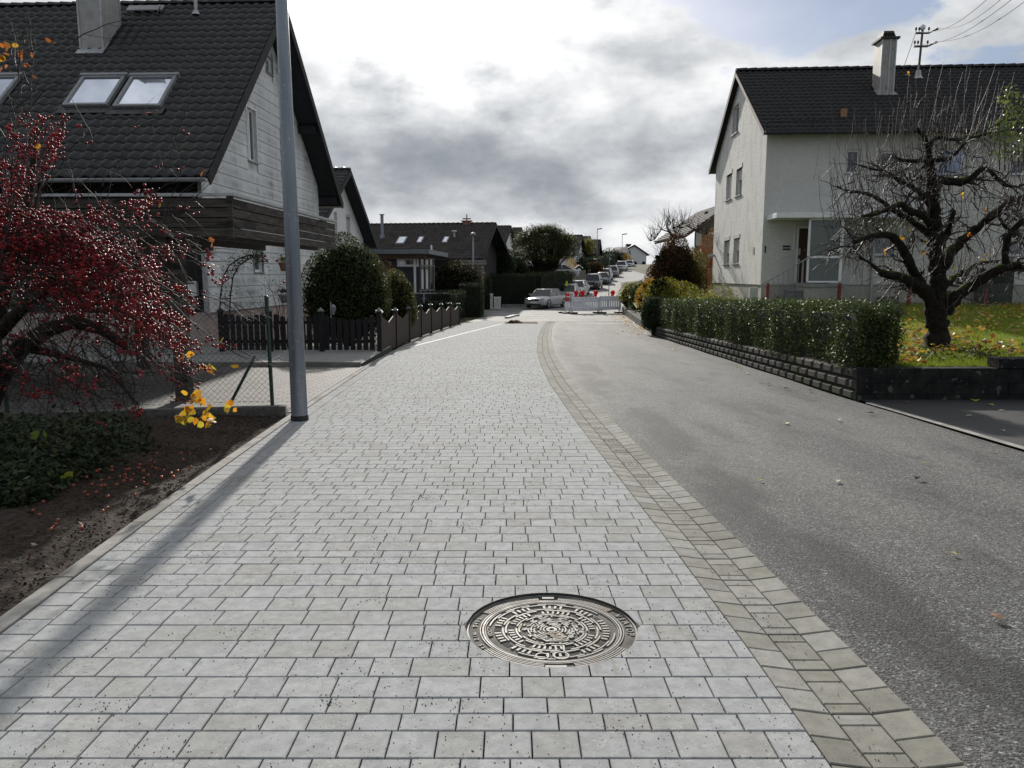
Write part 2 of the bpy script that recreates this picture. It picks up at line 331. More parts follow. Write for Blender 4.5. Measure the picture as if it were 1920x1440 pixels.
patches(M_cpw, 3, .55, .62, (.012, .011, .01), .8, (.6, .6, 2.5))
M_fence = mat('fence_brown', (.022, .014, .010), (.045, .028, .02), 8, .7, .4, 40, .35, stretch=(3, 3, .3))
M_fencd = mat('fence_dark', (.010, .009, .011), (.02, .018, .02), 8, .75, .3, 40, .3, stretch=(3, 3, .3))
M_zinc = mat('galvanised_steel', (.15, .172, .20), (.23, .255, .285), 5, .45, .1, 60, .5, metal=.55, stretch=(1, 1, .15), rvar=.1); patches(M_zinc, 20, .60, .68, (.40, .41, .42), .35)
M_zinc2 = mat('zinc_sheet', (.33, .34, .35), (.42, .43, .44), 5, .5, 0, 1, .5, metal=.5)
M_iron = mat('cast_iron', (.13, .125, .115), (.25, .24, .22), 9, .6, .5, 140, .3, metal=.15, bdist=.002, rvar=.12); patches(M_iron, 7, .55, .66, (.20, .13, .07), .55)
M_ironm = mat('cast_iron_recess_shade', (.03, .028, .024), (.10, .094, .082), 9, .8, .5, 140, .3, bdist=.002)  # shadows of the raised ribs are put into this darker iron
M_irond = mat('cast_iron_hollow', (.015, .014, .013), (.035, .032, .03), 20, .7)
M_black = mat('black_rubber', (.012, .012, .012), (.02, .02, .02), 10, .7)
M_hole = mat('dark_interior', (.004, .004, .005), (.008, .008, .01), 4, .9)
M_glass = mat('window_glass', (.02, .023, .028), (.03, .034, .04), 1.5, .06, 0, 1, 1.0, coat=.6)
M_skyl = mat('skylight_glass', (.62, .66, .76), (.72, .76, .86), 1.5, .04, 0, 1, 1.0, metal=1)
M_frost = mat('frosted_glass', (.10, .115, .11), (.15, .165, .16), 90, .35, .5, 200, .6)
M_shut = mat('roller_shutter', (.42, .41, .39), (.48, .47, .45), 3, .6)
M_curtain = mat('curtain', (.30, .30, .31), (.40, .40, .41), 6, .9)
M_brown = mat('brown_door_wood', (.06, .03, .018), (.10, .05, .03), 6, .5, .2, 40, stretch=(6, 6, .5))
M_green = mat('green_fence_steel', (.008, .03, .018), (.012, .04, .024), 10, .45)
M_wire = mat('fence_wire', (.02, .028, .024), (.035, .042, .038), 20, .5, metal=.3)
M_wireg = mat('galvanised_wire', (.25, .25, .25), (.33, .33, .33), 20, .5, metal=.5)
M_redp = mat('red_fence_post', (.12, .016, .012), (.17, .025, .02), 12, .6)
M_block = mat('block_concrete', (.065, .062, .055), (.12, .115, .105), 9, .9, .6, 60, .25, island=[(.45, .45, .45), (.72, .70, .66), (.6, .6, .6), (.36, .38, .34)])
patches(M_block, 3, .56, .64, (.045, .065, .018), .75)
M_wallD = mat('shade_toned_wall_stone', (.010, .010, .010), (.025, .024, .022), 5, .9, .6, 30, .2); patches(M_wallD, 9, .62, .68, (.14, .135, .12), .6)  # shade of the camera-facing wall is put into this dark base colour
def leafmat(name, cols, rough=.5, trans=.3, spec=.22): return mat(name, (.75, .75, .75), (1.15, 1.15, 1.15), 3, rough, 0, 1, spec, island=cols, trans=trans)
M_hedge = leafmat('hedge_leaf', [(.028, .046, .017), (.05, .075, .024), (.085, .11, .034), (.038, .06, .02), (.16, .18, .06)], .5, .3, .25)
M_thuja = leafmat('thuja_leaf', [(.012, .026, .012), (.02, .04, .014), (.03, .05, .018), (.06, .07, .02)], .6, .15, .3)
M_bush = leafmat('evergreen_leaf', [(.025, .038, .014), (.04, .058, .02), (.065, .08, .024), (.03, .04, .016), (.12, .12, .035)], .6, .3, .2)
M_yel = leafmat('yellow_green_leaf', [(.10, .14, .02), (.20, .22, .03), (.32, .24, .03), (.06, .09, .02)], .5, .45)
M_gold = leafmat('golden_leaf', [(.38, .22, .02), (.50, .30, .03), (.30, .14, .02), (.22, .22, .03)], .5, .45)
M_rust = leafmat('russet_leaf', [(.05, .022, .012), (.09, .035, .015), (.14, .06, .02), (.035, .02, .012), (.12, .10, .02)], .6, .3)
M_ora = leafmat('orange_leaf', [(.62, .24, .02), (.75, .38, .03), (.50, .42, .04), (.45, .13, .02)], .45, .5)
M_lime = leafmat('lime_leaf', [(.30, .38, .03), (.20, .30, .03), (.36, .36, .05)], .45, .5)
M_ivy = leafmat('ground_leaf', [(.012, .028, .010), (.02, .042, .014), (.04, .062, .022), (.015, .03, .012), (.05, .06, .035), (.08, .10, .03)], .6, .15, .25)
M_grass = leafmat('grass_blade', [(.12, .19, .018), (.19, .27, .025), (.27, .31, .035), (.17, .20, .025)], .5, .5)
M_lawn = mat('lawn_turf', (.09, .13, .018), (.17, .20, .03), 12, .9, .6, 60, .2, c3=(.10, .075, .035))
M_bark = mat('bark', (.018, .014, .011), (.045, .036, .03), 14, .85, 1.0, 40, .25, stretch=(1, 1, .4), bdist=.03)
M_twig = mat('twig_bark', (.03, .025, .022), (.065, .053, .047), 20, .55, 0, 1, .22)
M_twigd = mat('twig_dark', (.022, .016, .014), (.045, .035, .03), 20, .65, 0, 1, .18)
M_berry = mat('berry_skin', (.8, .8, .8), W1, 30, .36, 0, 1, .4, island=[(.25, .009, .015), (.38, .014, .02), (.15, .007, .012), (.31, .012, .022), (.07, .004, .007), (.40, .028, .018)], trans=.15)
M_apple = mat('fallen_apple', (.8, .8, .8), W1, 30, .35, 0, 1, .5, island=[(.22, .035, .02), (.36, .10, .04), (.28, .05, .025), (.12, .02, .015)])
# moss on upward faces of old bark
def mossy():
    m = mat('mossy_bark', (.008, .007, .006), (.026, .021, .017), 16, .9, 1.0, 34, .2, bdist=.04); nt = m.node_tree; N = nt.nodes.new; L = nt.links.new
    bs = nt.nodes['Principled BSDF']; src = bs.inputs['Base Color'].links[0].from_socket
    g = N('ShaderNodeNewGeometry'); sx = N('ShaderNodeSeparateXYZ'); L(g.outputs['Normal'], sx.inputs[0])
    tc = N('ShaderNodeTexCoord'); n = N('ShaderNodeTexNoise'); n.inputs['Scale'].default_value = 5; L(tc.outputs['Object'], n.inputs[0])
    a = N('ShaderNodeMath'); a.operation = 'MULTIPLY_ADD'; L(n.outputs[0], a.inputs[0]); a.inputs[1].default_value = 1.9; L(sx.outputs[2], a.inputs[2])
    mr = N('ShaderNodeMapRange'); L(a.outputs[0], mr.inputs[0]); mr.inputs[1].default_value = 1.5; mr.inputs[2].default_value = 1.9
    mx = N('ShaderNodeMix'); mx.data_type = 'RGBA'; L(mr.outputs[0], mx.inputs[0]); L(src, mx.inputs[6]); mx.inputs[7].default_value = (.06, .085, .010, 1); L(mx.outputs[2], bs.inputs['Base Color'])
    return m
M_moss = mossy()

# ------------------------------------------------------------------ leaf clouds
def leaves(name, P, size, mat_, parent=None, up=0.0, flat=None, aspect=.5, loc=None, var=.4):
    """one folded leaf per point"""
    P = np.asarray(P, dtype=np.float64); n = len(P)
    d = RNG.normal(size=(n, 3)); d[:, 2] += up; d /= np.linalg.norm(d, axis=1)[:, None]
    if flat is not None: d[:, 2] *= flat; d /= np.linalg.norm(d, axis=1)[:, None]
    q = RNG.normal(size=(n, 3))
    if flat is not None: q[:, 2] *= flat
    s = np.cross(d, q); 
    if flat is not None:
        s = np.cross(d, np.array([0, 0, 1.])+q*.35)
    s /= np.linalg.norm(s, axis=1)[:, None]; nn = np.cross(d, s)
    L_ = size*(1+var*(RNG.random(n)-.5)*2)[:, None]
    b0 = P; t = P+d*L_; m = P+d*L_*.45+nn*L_*.10
    l = m+s*L_*aspect*.5-nn*L_*.16; r = m-s*L_*aspect*.5-nn*L_*.16
    V = np.stack([b0, l, t, r], 1).reshape(-1, 3); k = np.arange(n)[:, None]*4
    Fc = np.concatenate([k+np.array([[0, 1, 2]]), k+np.array([[0, 2, 3]])], 0)
    return npmesh(name, V, Fc, mat_, parent, False, loc)
def bigleaves(name, P, size, mat_, parent=None, up=0.0, aspect=.75, var=.3, loc=None):
    V, Fc = [], []; prof = [(0, 0), (.14, .36), (.38, .5), (.66, .36), (1, 0)]
    for p in P:
        d = Vector((random.gauss(0, 1), random.gauss(0, 1), random.gauss(0, .8)+up)).normalized(); s = d.cross(Vector((random.gauss(0, 1), random.gauss(0, 1), random.gauss(0, 1)))).normalized(); n = d.cross(s); L_ = size*random.uniform(1-var, 1+var); p = Vector(p); b = len(V); cu = random.uniform(.05, .35)
        for t_, w in prof:
            m = p+d*(L_*t_)+n*(L_*cu*(.25-(t_-.5)**2)); e = n*(-L_*.18*w)*(1+cu)
            V += [tuple(m+s*(L_*aspect*w*random.uniform(.85, 1.15))+e), tuple(m), tuple(m-s*(L_*aspect*w*random.uniform(.85, 1.15))+e)]
        for k in range(4):
            for j in (0, 1): a = b+k*3+j; Fc.append((a, a+1, a+4, a+3))
    return npmesh(name, V, Fc, mat_, parent, True, loc)
def ico():
    t = (1+5**.5)/2; v = np.array([(-1, t, 0), (1, t, 0), (-1, -t, 0), (1, -t, 0), (0, -1, t), (0, 1, t), (0, -1, -t), (0, 1, -t), (t, 0, -1), (t, 0, 1), (-t, 0, -1), (-t, 0, 1)], dtype=float)
    v /= np.linalg.norm(v[0]); f = [(0, 11, 5), (0, 5, 1), (0, 1, 7), (0, 7, 10), (0, 10, 11), (1, 5, 9), (5, 11, 4), (11, 10, 2), (10, 7, 6), (7, 1, 8), (3, 9, 4), (3, 4, 2), (3, 2, 6), (3, 6, 8), (3, 8, 9), (4, 9, 5), (2, 4, 11), (6, 2, 10), (8, 6, 7), (9, 8, 1)]
    return v, np.array(f)
def ico2():
    v, f = ico(); v = [tuple(p) for p in v]; c = {}; nf = []
    def md(a, b):
        k = (min(a, b), max(a, b))
        if k not in c:
            p = (np.array(v[a])+np.array(v[b])); p /= np.linalg.norm(p); v.append(tuple(p)); c[k] = len(v)-1
        return c[k]
    for a, b, d in f:
        x, y, z = md(a, b), md(b, d), md(d, a); nf += [(a, x, z), (b, y, x), (d, z, y), (x, y, z)]
    return np.array(v), np.array(nf)
ICO, ICO2 = ico(), ico2()
def balls(name, P, r, mat_, parent=None, sub=True, loc=None):
    v, f = ICO2 if sub else ICO; P = np.asarray(P); n = len(P); rr = np.asarray(r).reshape(-1, 1, 1)*np.ones((n, 1, 1))
    V = (P[:, None, :]+v[None]*rr).reshape(-1, 3); Fc = (f[None]+np.arange(n)[:, None, None]*len(v)).reshape(-1, 3)
    return npmesh(name, V, Fc, mat_, parent, True, loc)

def sheet(name, mat_, xl, xr, ys, off, nx=2, zf=None, label=None, kind='structure', wear=None):
    """ground sheet between two edge curves, following the ground profile"""
    V = []; Fc = []
    for y in ys:
        a, b = xl(y), xr(y)
        for i in range(nx): x = a+(b-a)*i/(nx-1); V.append((x, y, G(y)+off+(zf(x, y) if zf else 0)))
    for j in range(len(ys)-1):
        for i in range(nx-1): k = j*nx+i; Fc.append((k, k+1, k+nx+1, k+nx))
    o = npmesh(name, V, Fc, mat_, smooth=True); tag(o, label, None, None, kind)
    if wear:
        at_ = o.data.attributes.new('wear', 'FLOAT', 'POINT'); at_.data.foreach_set('value', np.array([wear(p[0], p[1]) for p in V], dtype=np.float32))
    return o
def yr(a, b, s=.5): return [a+i*s for i in range(int(round((b-a)/s))+1)]

# ================================================================== GROUND
KL = itp([(0, -2.28), (2, -2.33), (3.45, -2.42), (4.16, -2.48), (5.47, -2.58), (9.07, -2.77), (13, -2.93), (17.34, -3.08), (22, -3.1), (25.98, -3.05), (30.94, -2.77), (36.39, -2.44), (46, -1.45), (60, -.5)])
AE = itp([(0, 1.5), (2.32, 1.5), (3.13, 1.485), (4.57, 1.43), (6.61, 1.33), (9.07, 1.22), (12.81, 1.09), (16, 1.06), (19.65, 1.09), (26, 1.33), (32.26, 1.68), (36, 1.95), (38.73, 2.2), (40, 2.3)])
GW = .45
RR = itp([(0, 5.1), (7, 5.0), (10.8, 4.87), (26, 4.94), (34.2, 5.71), (43, 6.5), (51.4, 7.25), (62, 10.5), (87, 14.6), (104, 18.2), (136, 23.6), (172, 30.5), (240, 44)])
RL = itp([(57, -4), (60, -3), (62, 2.5), (66, 4.6), (75, 6.4), (87, 8.1), (136, 17.6), (172, 24.6), (240, 38)])

gv, gf = [], []
gys = [-30, -10]+yr(-5, 62, 1)+yr(64, 136, 2)+[145, 155, 165, 172, 200, 240, 320, 400, 700, 1200, 3000]
gxs = [-1500, -500, -200, -90, -45, -25, -15, -10, -6, -4, -2, 0, 2, 4, 6, 8, 12, 20, 35, 60, 120, 300, 700, 1500]
def Gx(x, y):
    z = G(y)-.06
    if y > 62 and x < RL(y)-1: z += min(1.2, (RL(y)-1-x)*.10)*min(1, (y-62)/12)
    if x > RR(y)+1 and y > 12: z += min(.8, (x-RR(y)-1)*.15)
    if -10 < x < 0 and y < 9.2: z -= .05
    return z
for y in gys:
    for x in gxs: gv.append((x, y, Gx(x, y)))
nx = len(gxs)
for j in range(len(gys)-1):
    for i in range(nx-1): k = j*nx+i; gf.append((k, k+1, k+nx+1, k+nx))
tag(npmesh('ground', gv, gf, M_ground, smooth=True), 'open ground under gardens and hillside', kind='structure')

def roadz(x, y):
    # gentle crown and wheel-track unevenness
    return .012*math.sin((x-1.2)*.8)+.004*math.sin(y*1.7+x*2)
sheet('road', M_asph, lambda y: AE(y)-.002, RR, yr(-4, 40.5, .25), .0, 64, lambda x, y: roadz(x, y)*min(1, max(0, (x-AE(y))*1.5))-.006 if x > AE(y)+.01 else -.014, 'asphalt lane between the gutter stones and block wall', wear=lambda x, y: -math.exp(-((x-AE(y)-.42-.08*math.sin(y*.9))/.24)**2)+.75*math.exp(-((x-AE(y)-1.25)/.38)**2)+.75*math.exp(-((x-AE(y)-2.75)/.42)**2))
sheet('road', M_asphw, lambda y: KL(y) if y < 46 else (-40 if y > 50 else KL(y)-(y-46)*8), RR, yr(38.5, 62), .004, 12, None, 'dusty asphalt junction in front of the barrier')
sheet('road', M_asphw, RL, RR, yr(61.5, 64, .5)+yr(66, 136, 2)+[145, 155, 165, 172, 200, 240], .002, 8, None, 'hill road climbing past the parked cars')
M_dust = mat('road_dust', (.30, .29, .27), (.42, .41, .39), 4, .9)
for j, (x0, x1, y0, y1) in enumerate([(2.6, 6.3, 35.8, 36.5), (.8, 5.8, 43.4, 44.2), (-1.5, 3.2, 46, 47.2), (2.5, 6.6, 39.2, 39.7)]):
    vs = []; n = 30
    for i in range(n+1):
        t = i/n; w = (y1-y0)*(.3+.7*math.sin(math.pi*min(1, t*1.02+.01)))*random.uniform(.6, 1)
        yy = y0+.35*math.sin(t*5+j); x = x0+(x1-x0)*t
        vs += [(x, yy, G(yy)+.010), (x, yy+w, G(yy+w)+.010)]
    tag(npmesh('dust_streak', vs, [(2*i, 2*i+2, 2*i+3, 2*i+1) for i in range(n)], M_dust), 'pale sand dust trodden across the lane', kind='structure')

# --- paving base and kerb
sheet('path_bed', M_joint, KL, lambda y: AE(y)-GW, yr(-2, 39), -.032, 3, None, 'dark jointing sand under the paving')
sheet('gutter_bed', M_joint, lambda y: AE(y)-GW, lambda y: AE(y)+.004, yr(-2, 39), -.052, 3, None, 'dark jointing sand under the gutter stones')
kb = MB()
ky = [-1+i*1.0 for i in range(38)]
for i in range(len(ky)-1):
    a, b = ky[i]+.004, ky[i+1]-.004
    for (z0, z1) in ((-.12, .002),):
        P = [(KL(a)-.02, a, G(a)+z0), (KL(a)+.075, a, G(a)+z0), (KL(b)+.075, b, G(b)+z0), (KL(b)-.02, b, G(b)+z0)]
        Q = [(p[0], p[1], p[2]-z0+z1+.004) for p in P]
        kb.add(P+Q, [(4, 5, 6, 7), (0, 1, 5, 4), (1, 2, 6, 5), (2, 3, 7, 6), (3, 0, 4, 7)])
tag(kb.build('kerb', M_kerb, bevel=.006), 'pale concrete edging strip along the left side of the paving', kind='structure')

# --- manhole position
MH = Vector((.185, 3.395, 0)); MR = .398
class Stones:
    def __init__(s): s.V = []; s.F = []
    def put(s, P, zf, j=.0032, bev=.0035, lift=0, full=True):
        P = [Vector((p[0], p[1])) for p in P]; n = len(P); c = sum(P, Vector((0, 0)))/n
        def inset(d):
            out = []
            for i in range(n):
                a, b, q = P[i-1], P[i], P[(i+1) % n]
                e1 = (b-a); e2 = (q-b)
                if e1.length < 1e-6 or e2.length < 1e-6: out.append(b); continue
                n1 = Vector((-e1.y, e1.x)).normalized(); n2 = Vector((-e2.y, e2.x)).normalized(); m = n1+n2
                k = max(.35, m.dot(n1)); out.append(b+m*(d/k))
            return out
        o = inset(j); t = inset(j+bev); b0 = len(s.V)
        s.V += [(p.x, p.y, zf(p.x, p.y)+lift) for p in t]+[(p.x, p.y, zf(p.x, p.y)+lift-bev*.8) for p in o]
        s.F.append(tuple(b0+i for i in range(n)))
        for i in range(n): s.F.append((b0+n+i, b0+n+(i+1) % n, b0+(i+1) % n, b0+i))
        if full:
            s.V += [(p.x, p.y, zf(p.x, p.y)+lift-.034) for p in o]
            for i in range(n): s.F.append((b0+2*n+i, b0+2*n+(i+1) % n, b0+n+(i+1) % n, b0+n+i))
    def build(s, name, m, label):
        me = bpy.data.meshes.new(name); me.from_pydata(s.V, [], s.F); me.update(); o = link(name, me, m); tag(o, label, kind='structure'); return o
pz = lambda x, y: G(y)
st = Stones(); y = 1.4; row = 0; rr = random.Random(3)
nrow = [.162, .162, .162, .162, .112, .162, .162, .162, .112, .162, .162]
PIT = (-.35, 1.25, 36.2, 37.9)
while y < 38.6:
    h = nrow[(row*7+3) % 11] if y > 2.0 else .162
    y2 = y+h; x0 = KL(y+h/2)+.242; x1 = AE(y+h/2)-GW
    xl0, xl1 = KL(y)+.242, KL(y2)+.242; xr0, xr1 = AE(y)-GW, AE(y2)-GW
    cuts = [x0]; x = x0+rr.choice((.08, .125, .165, .20, .05+.1*rr.random()+.05))
    while x < x1-.06:
        cuts.append(x); x += .165 if rr.random() < .78 else (.245 if rr.random() < .5 else .205)
    cuts.append(x1)
    for i in range(len(cuts)-1):
        a, b = cuts[i], cuts[i+1]
        A0, A1 = (xl0, xl1) if i == 0 else (a, a); B0, B1 = (xr0, xr1) if i == len(cuts)-2 else (b, b)
        cx, cy = (a+b)/2, (y+y2)/2
        if PIT[0] < cx < PIT[1] and PIT[2] < cy < PIT[3]: continue
        cor = [(a, y), (b, y), (b, y2), (a, y2)]
        ds = [math.hypot(p[0]-MH.x, p[1]-MH.y) for p in cor]
        nx_ = min(max(MH.x, a), b); ny_ = min(max(MH.y, y), y2); dn = math.hypot(nx_-MH.x, ny_-MH.y)
        if dn > MR:
            st.put([(A0, y), (B0, y), (B1, y2), (A1, y2)], pz, full=y < 14, lift=rr.uniform(-.0008, .0012), j=.0029 if y < 8 else .0026)
        elif max(ds) > MR:
            K = 10     # slices cut to the frame's circle
            sq = lambda xx: math.sqrt(max(0, MR*MR-(xx-MH.x)**2))
            for k in range(K):
                xa, xb = a+.003+(b-a-.006)*k/K, a+.003+(b-a-.006)*(k+1)/K; lo, hi = y+.003, y2-.003
                for (p0_, p1_, p2_, p3_) in ((lo, lo, min(hi, MH.y-sq(xb)), min(hi, MH.y-sq(xa))), (max(lo, MH.y+sq(xa)), max(lo, MH.y+sq(xb)), hi, hi)):
                    if p3_ < p0_+.001 and p2_ < p1_+.001: continue
                    q = [(xa, p0_), (xb, p1_), (xb, max(p1_, p2_)), (xa, max(p0_, p3_))]
                    b0 = len(st.V); st.V += [(p[0], p[1], G(p[1])) for p in q]; st.F.append((b0, b0+1, b0+2, b0+3))
    y = y2; row += 1
# soldier course along the kerb
y = 1.2
while y < 37:
    h = .162; st.put([(KL(y)+.08, y), (KL(y)+.242, y), (KL(y+h)+.242, y+h), (KL(y+h)+.08, y+h)], pz, full=y < 10, lift=rr.uniform(-.0005, .001)); y += h
st.build('path', M_pav, 'light grey concrete block paving of the wide footpath')
# light strip of pale stones far along the path
lp = Stones(); 
A_, B_ = Vector((KL(20.5)+.12, 20.5)), Vector((-.5, 36.1)); d_ = (B_-A_); n_ = int(d_.length/.2); d_ /= n_; w_ = Vector((-d_.y, d_.x)).normalized()*.1
for i in range(n_):
    p = A_+d_*i; q = p+d_; lp.put([p-w_ if False else (p+Vector((.07, 0))), q+Vector((.07, 0)), q-Vector((.07, 0)), p-Vector((.07, 0))], pz, lift=.005, full=False)
lp.build('paving_strip', mat('pale_stone', (.8, .8, .8), W1, 9, .8, island=[(.34, .335, .32), (.36, .355, .335)]), 'pale stone course running diagonally through the footpath')

# --- three gutter courses following the road edge
gt = Stones()
def gz(x, y):
    t = (x-(AE(y)-GW))/GW
    return G(y)-.020*max(0, min(1, (t if t < .33 else (.33 if t < .66 else 1-t))/.33))
gt_base = []
y = 1.0; c = 0
while y < 38.7:
    L_ = .335; gap = .006
    for col in range(3):
        t0, t1 = col/3, (col+1)/3
        cuts = [0, .5, 1] if col != 1 else ([0, .27, .78, 1] if c % 2 == 0 else [0, .22, .72, 1])
        for k in range(len(cuts)-1):
            ya, yb = y+L_*cuts[k]+(gap if k == 0 else 0), y+L_*cuts[k+1]
            xa, xb = AE(ya)-GW, AE(yb)-GW
            sk = -.012*(col-1)*0
            gt.put([(xa+GW*t0, ya), (xa+GW*t1, ya), (xb+GW*t1, yb), (xb+GW*t0, yb)], gz, full=y < 12, j=.003)
    y += L_; c += 1
gt.build('gutter', M_gut, 'three course gutter of brownish paving blocks at the lane edge')

# planter pit at the far end of the path
pm = MB(); x0, x1, y0, y1 = PIT; zz = G(37)
for (a, b, c_, d) in ((x0-.12, x1+.02, y0-.1, y0), (x0-.12, x1+.02, y1, y1+.12), (x0-.12, x0, y0, y1), (x1, x1+.1, y0, y1)): pm.box(a, b, c_, d, zz-.1, zz+.016)
tag(pm.build('planter_kerb', M_kerb, bevel=.01), 'pale stone surround of the small planting pit at the path end', 'planting pit')
tag(MB().box(x0, x1, y0, y1, zz-.05, zz+.008).build('pit_soil', mat('soil_brown', (.06, .038, .028), (.12, .08, .06), 12, .95, .8, 30, .1)), 'bare brown soil in the planting pit', kind='structure')
for (cx, cy, r) in ((.2, 37.2, .42), (-.02, 37, .3)):
    mb = MB(); mb.lathe((cx, cy, zz-.02), [(r, 0), (r*.75, .05), (r*.4, .13), (.05, .17)], 9); tag(mb.build('soil_heap', M_soil, smooth=True), 'small heap of earth in the planting pit' if r > .35 else 'smaller low heap of earth beside the other in the planting pit', 'soil heap')
mb = MB()
for i, (a, b) in enumerate((((-.3, 42.2), (.1, 44.8)), ((.1, 44.8), (.35, 45.6)))):
    a, b = Vector((*a, G(a[1])+.01)), Vector((*b, G(b[1])+.01)); d = (b-a); w = Vector((-d.y, d.x, 0)).normalized()*.22; mb.obb(a-w/2, d, w, (0, 0, .09))
tag(mb.build('kerb', mat('kerb_new', (.42, .41, .38), (.5, .49, .46), 5, .8)), 'new pale kerb stones bending round at the junction', kind='structure')

# --- left: soil bed, chain-link footing, driveway, slab terrace
sv, sf = [], []; xs_n, ys_n = 90, 96
for j in range(ys_n+1):
    yy = 1.2+(9.45-1.2)*j/ys_n
    for i in range(xs_n+1):
        t = i/xs_n; xx = KL(yy)-.02-9*(1-t)**1.6
        h = .03*math.sin(xx*3.1+yy*2.3)*math.sin(yy*4.7-xx)+.018*(RNG.random()-.5)+.05*min(1, (KL(yy)-xx)*1.2)
        sv.append((xx, yy, G(yy)-.03+h*(1 if t < .995 else 0)))
for j in range(ys_n):
    for i in range(xs_n): k = j*(xs_n+1)+i; sf.append((k, k+1, k+xs_n+2, k+xs_n+1))
tag(npmesh('soil_bed', sv, sf, M_soil, smooth=False), 'dark bare soil of the planting bed left of the path', kind='structure')
# clods
cp = []
for i in range(5200):
    yy = 1.5+8*random.random()**.8; xx = KL(yy)-.06-2.6*random.random()**1.3; cp.append((xx, yy, G(yy)-.0+.04*min(1, (KL(yy)-xx))))
tag(balls('soil_clods', cp, RNG.uniform(.002, .009, len(cp)), M_soil, sub=False), 'crumbs of dark earth over the bed', kind='stuff')

ft = MB(); A_, B_ = Vector((-2.86, 9.62, 0)), Vector((-8.8, 8.55, 0)); dF = (B_-A_).normalized(); nF = Vector((-dF.y, dF.x, 0))
ft.obb(A_+Vector((0, 0, G(9.6)-.1)), B_-A_, nF*.12, (0, 0, .22)); 
sheet('driveway_base', M_joint, lambda y: -14, lambda y: KL(y)-.02, yr(9.5, 19), .0, 2, None, 'bedding under the driveway paving')
dv = Stones(); y = 9.72; rw = 0
while y < 15.65:
    x = KL(y)-.03-rr.random()*.1; 
    st_x = KL(y)-.025; x = st_x; first = True
    while x > -9.6:
        w = .20 if not first else .1+.1*(rw % 2); first = False
        dv.put([(x-w, y), (x, y), (x, y+.14), (x-w, y+.14)], lambda a, b: G(b)+.008, full=False); x -= w
    y += .14; rw += 1
dv.build('driveway', M_drive, 'brown grey block paving of the driveway under the carport')
sl = Stones(); y = 15.85
tb = MB(); tb.box(-14, -3.12, 15.72, 15.84, G(15.7)-.1, G(15.7)+.10); tag(tb.build('kerb', M_kerb), 'concrete step edge between driveway and slab terrace', kind='structure')
while y < 19.6:
    x = -3.12
    while x > -12: sl.put([(x-.5, y), (x, y), (x, y+.5), (x-.5, y+.5)], lambda a, b: G(17)+.085, full=False); x -= .5
    y += .5
sl.build('terrace', M_slab, 'pale square slabs in front of the picket fence')
tag(MB().box(-12, -3.12, 15.8, 19.9, G(17)-.1, G(17)+.078).build('terrace_base', M_joint), 'bedding of the terrace slabs', kind='structure')

# --- right: driveway asphalt and edge strip
sheet('driveway', M_asphd, lambda y: RR(y)+.09, lambda y: 26, yr(-4, 11.2), .012, 6, None, 'smooth black asphalt driveway beside the block wall')
sheet('kerb', M_kerb, lambda y: RR(y)+.0, lambda y: RR(y)+.1, yr(-4, 10.5), .018, 2, None, 'thin concrete strip between lane and black driveway')
LW = itp([(10.85, .26), (26, -.15), (34, -.35), (51, -.40), (60, -.4)])   # wall top along the lane
LZ = itp([(10.8, .25), (14, .32), (28, .60), (60, .8)])
def lawnz(x, y):
    t = max(0, min(1, (x-5.2)/2.6)); t = t*t*(3-2*t)
    return (LW(y)-.03)*(1-t)+LZ(y)*t
lv, lf = [], []; NY, NX = 70, 50
lys = [10.95+(52-10.95)*(j/NY)**1.3 for j in range(NY+1)]
for yy in lys:
    for i in range(NX+1):
        xx = RR(yy)+.12+(i/NX)**1.5*24; lv.append((xx, yy, lawnz(xx, yy)+.012*math.sin(xx*5)*math.sin(yy*4)))
for j in range(NY):
    for i in range(NX): k = j*(NX+1)+i; lf.append((k, k+1, k+NX+2, k+NX+1))
tag(npmesh('lawn', lv, lf, M_lawn, smooth=True), 'mossy lawn behind the block wall', kind='structure')

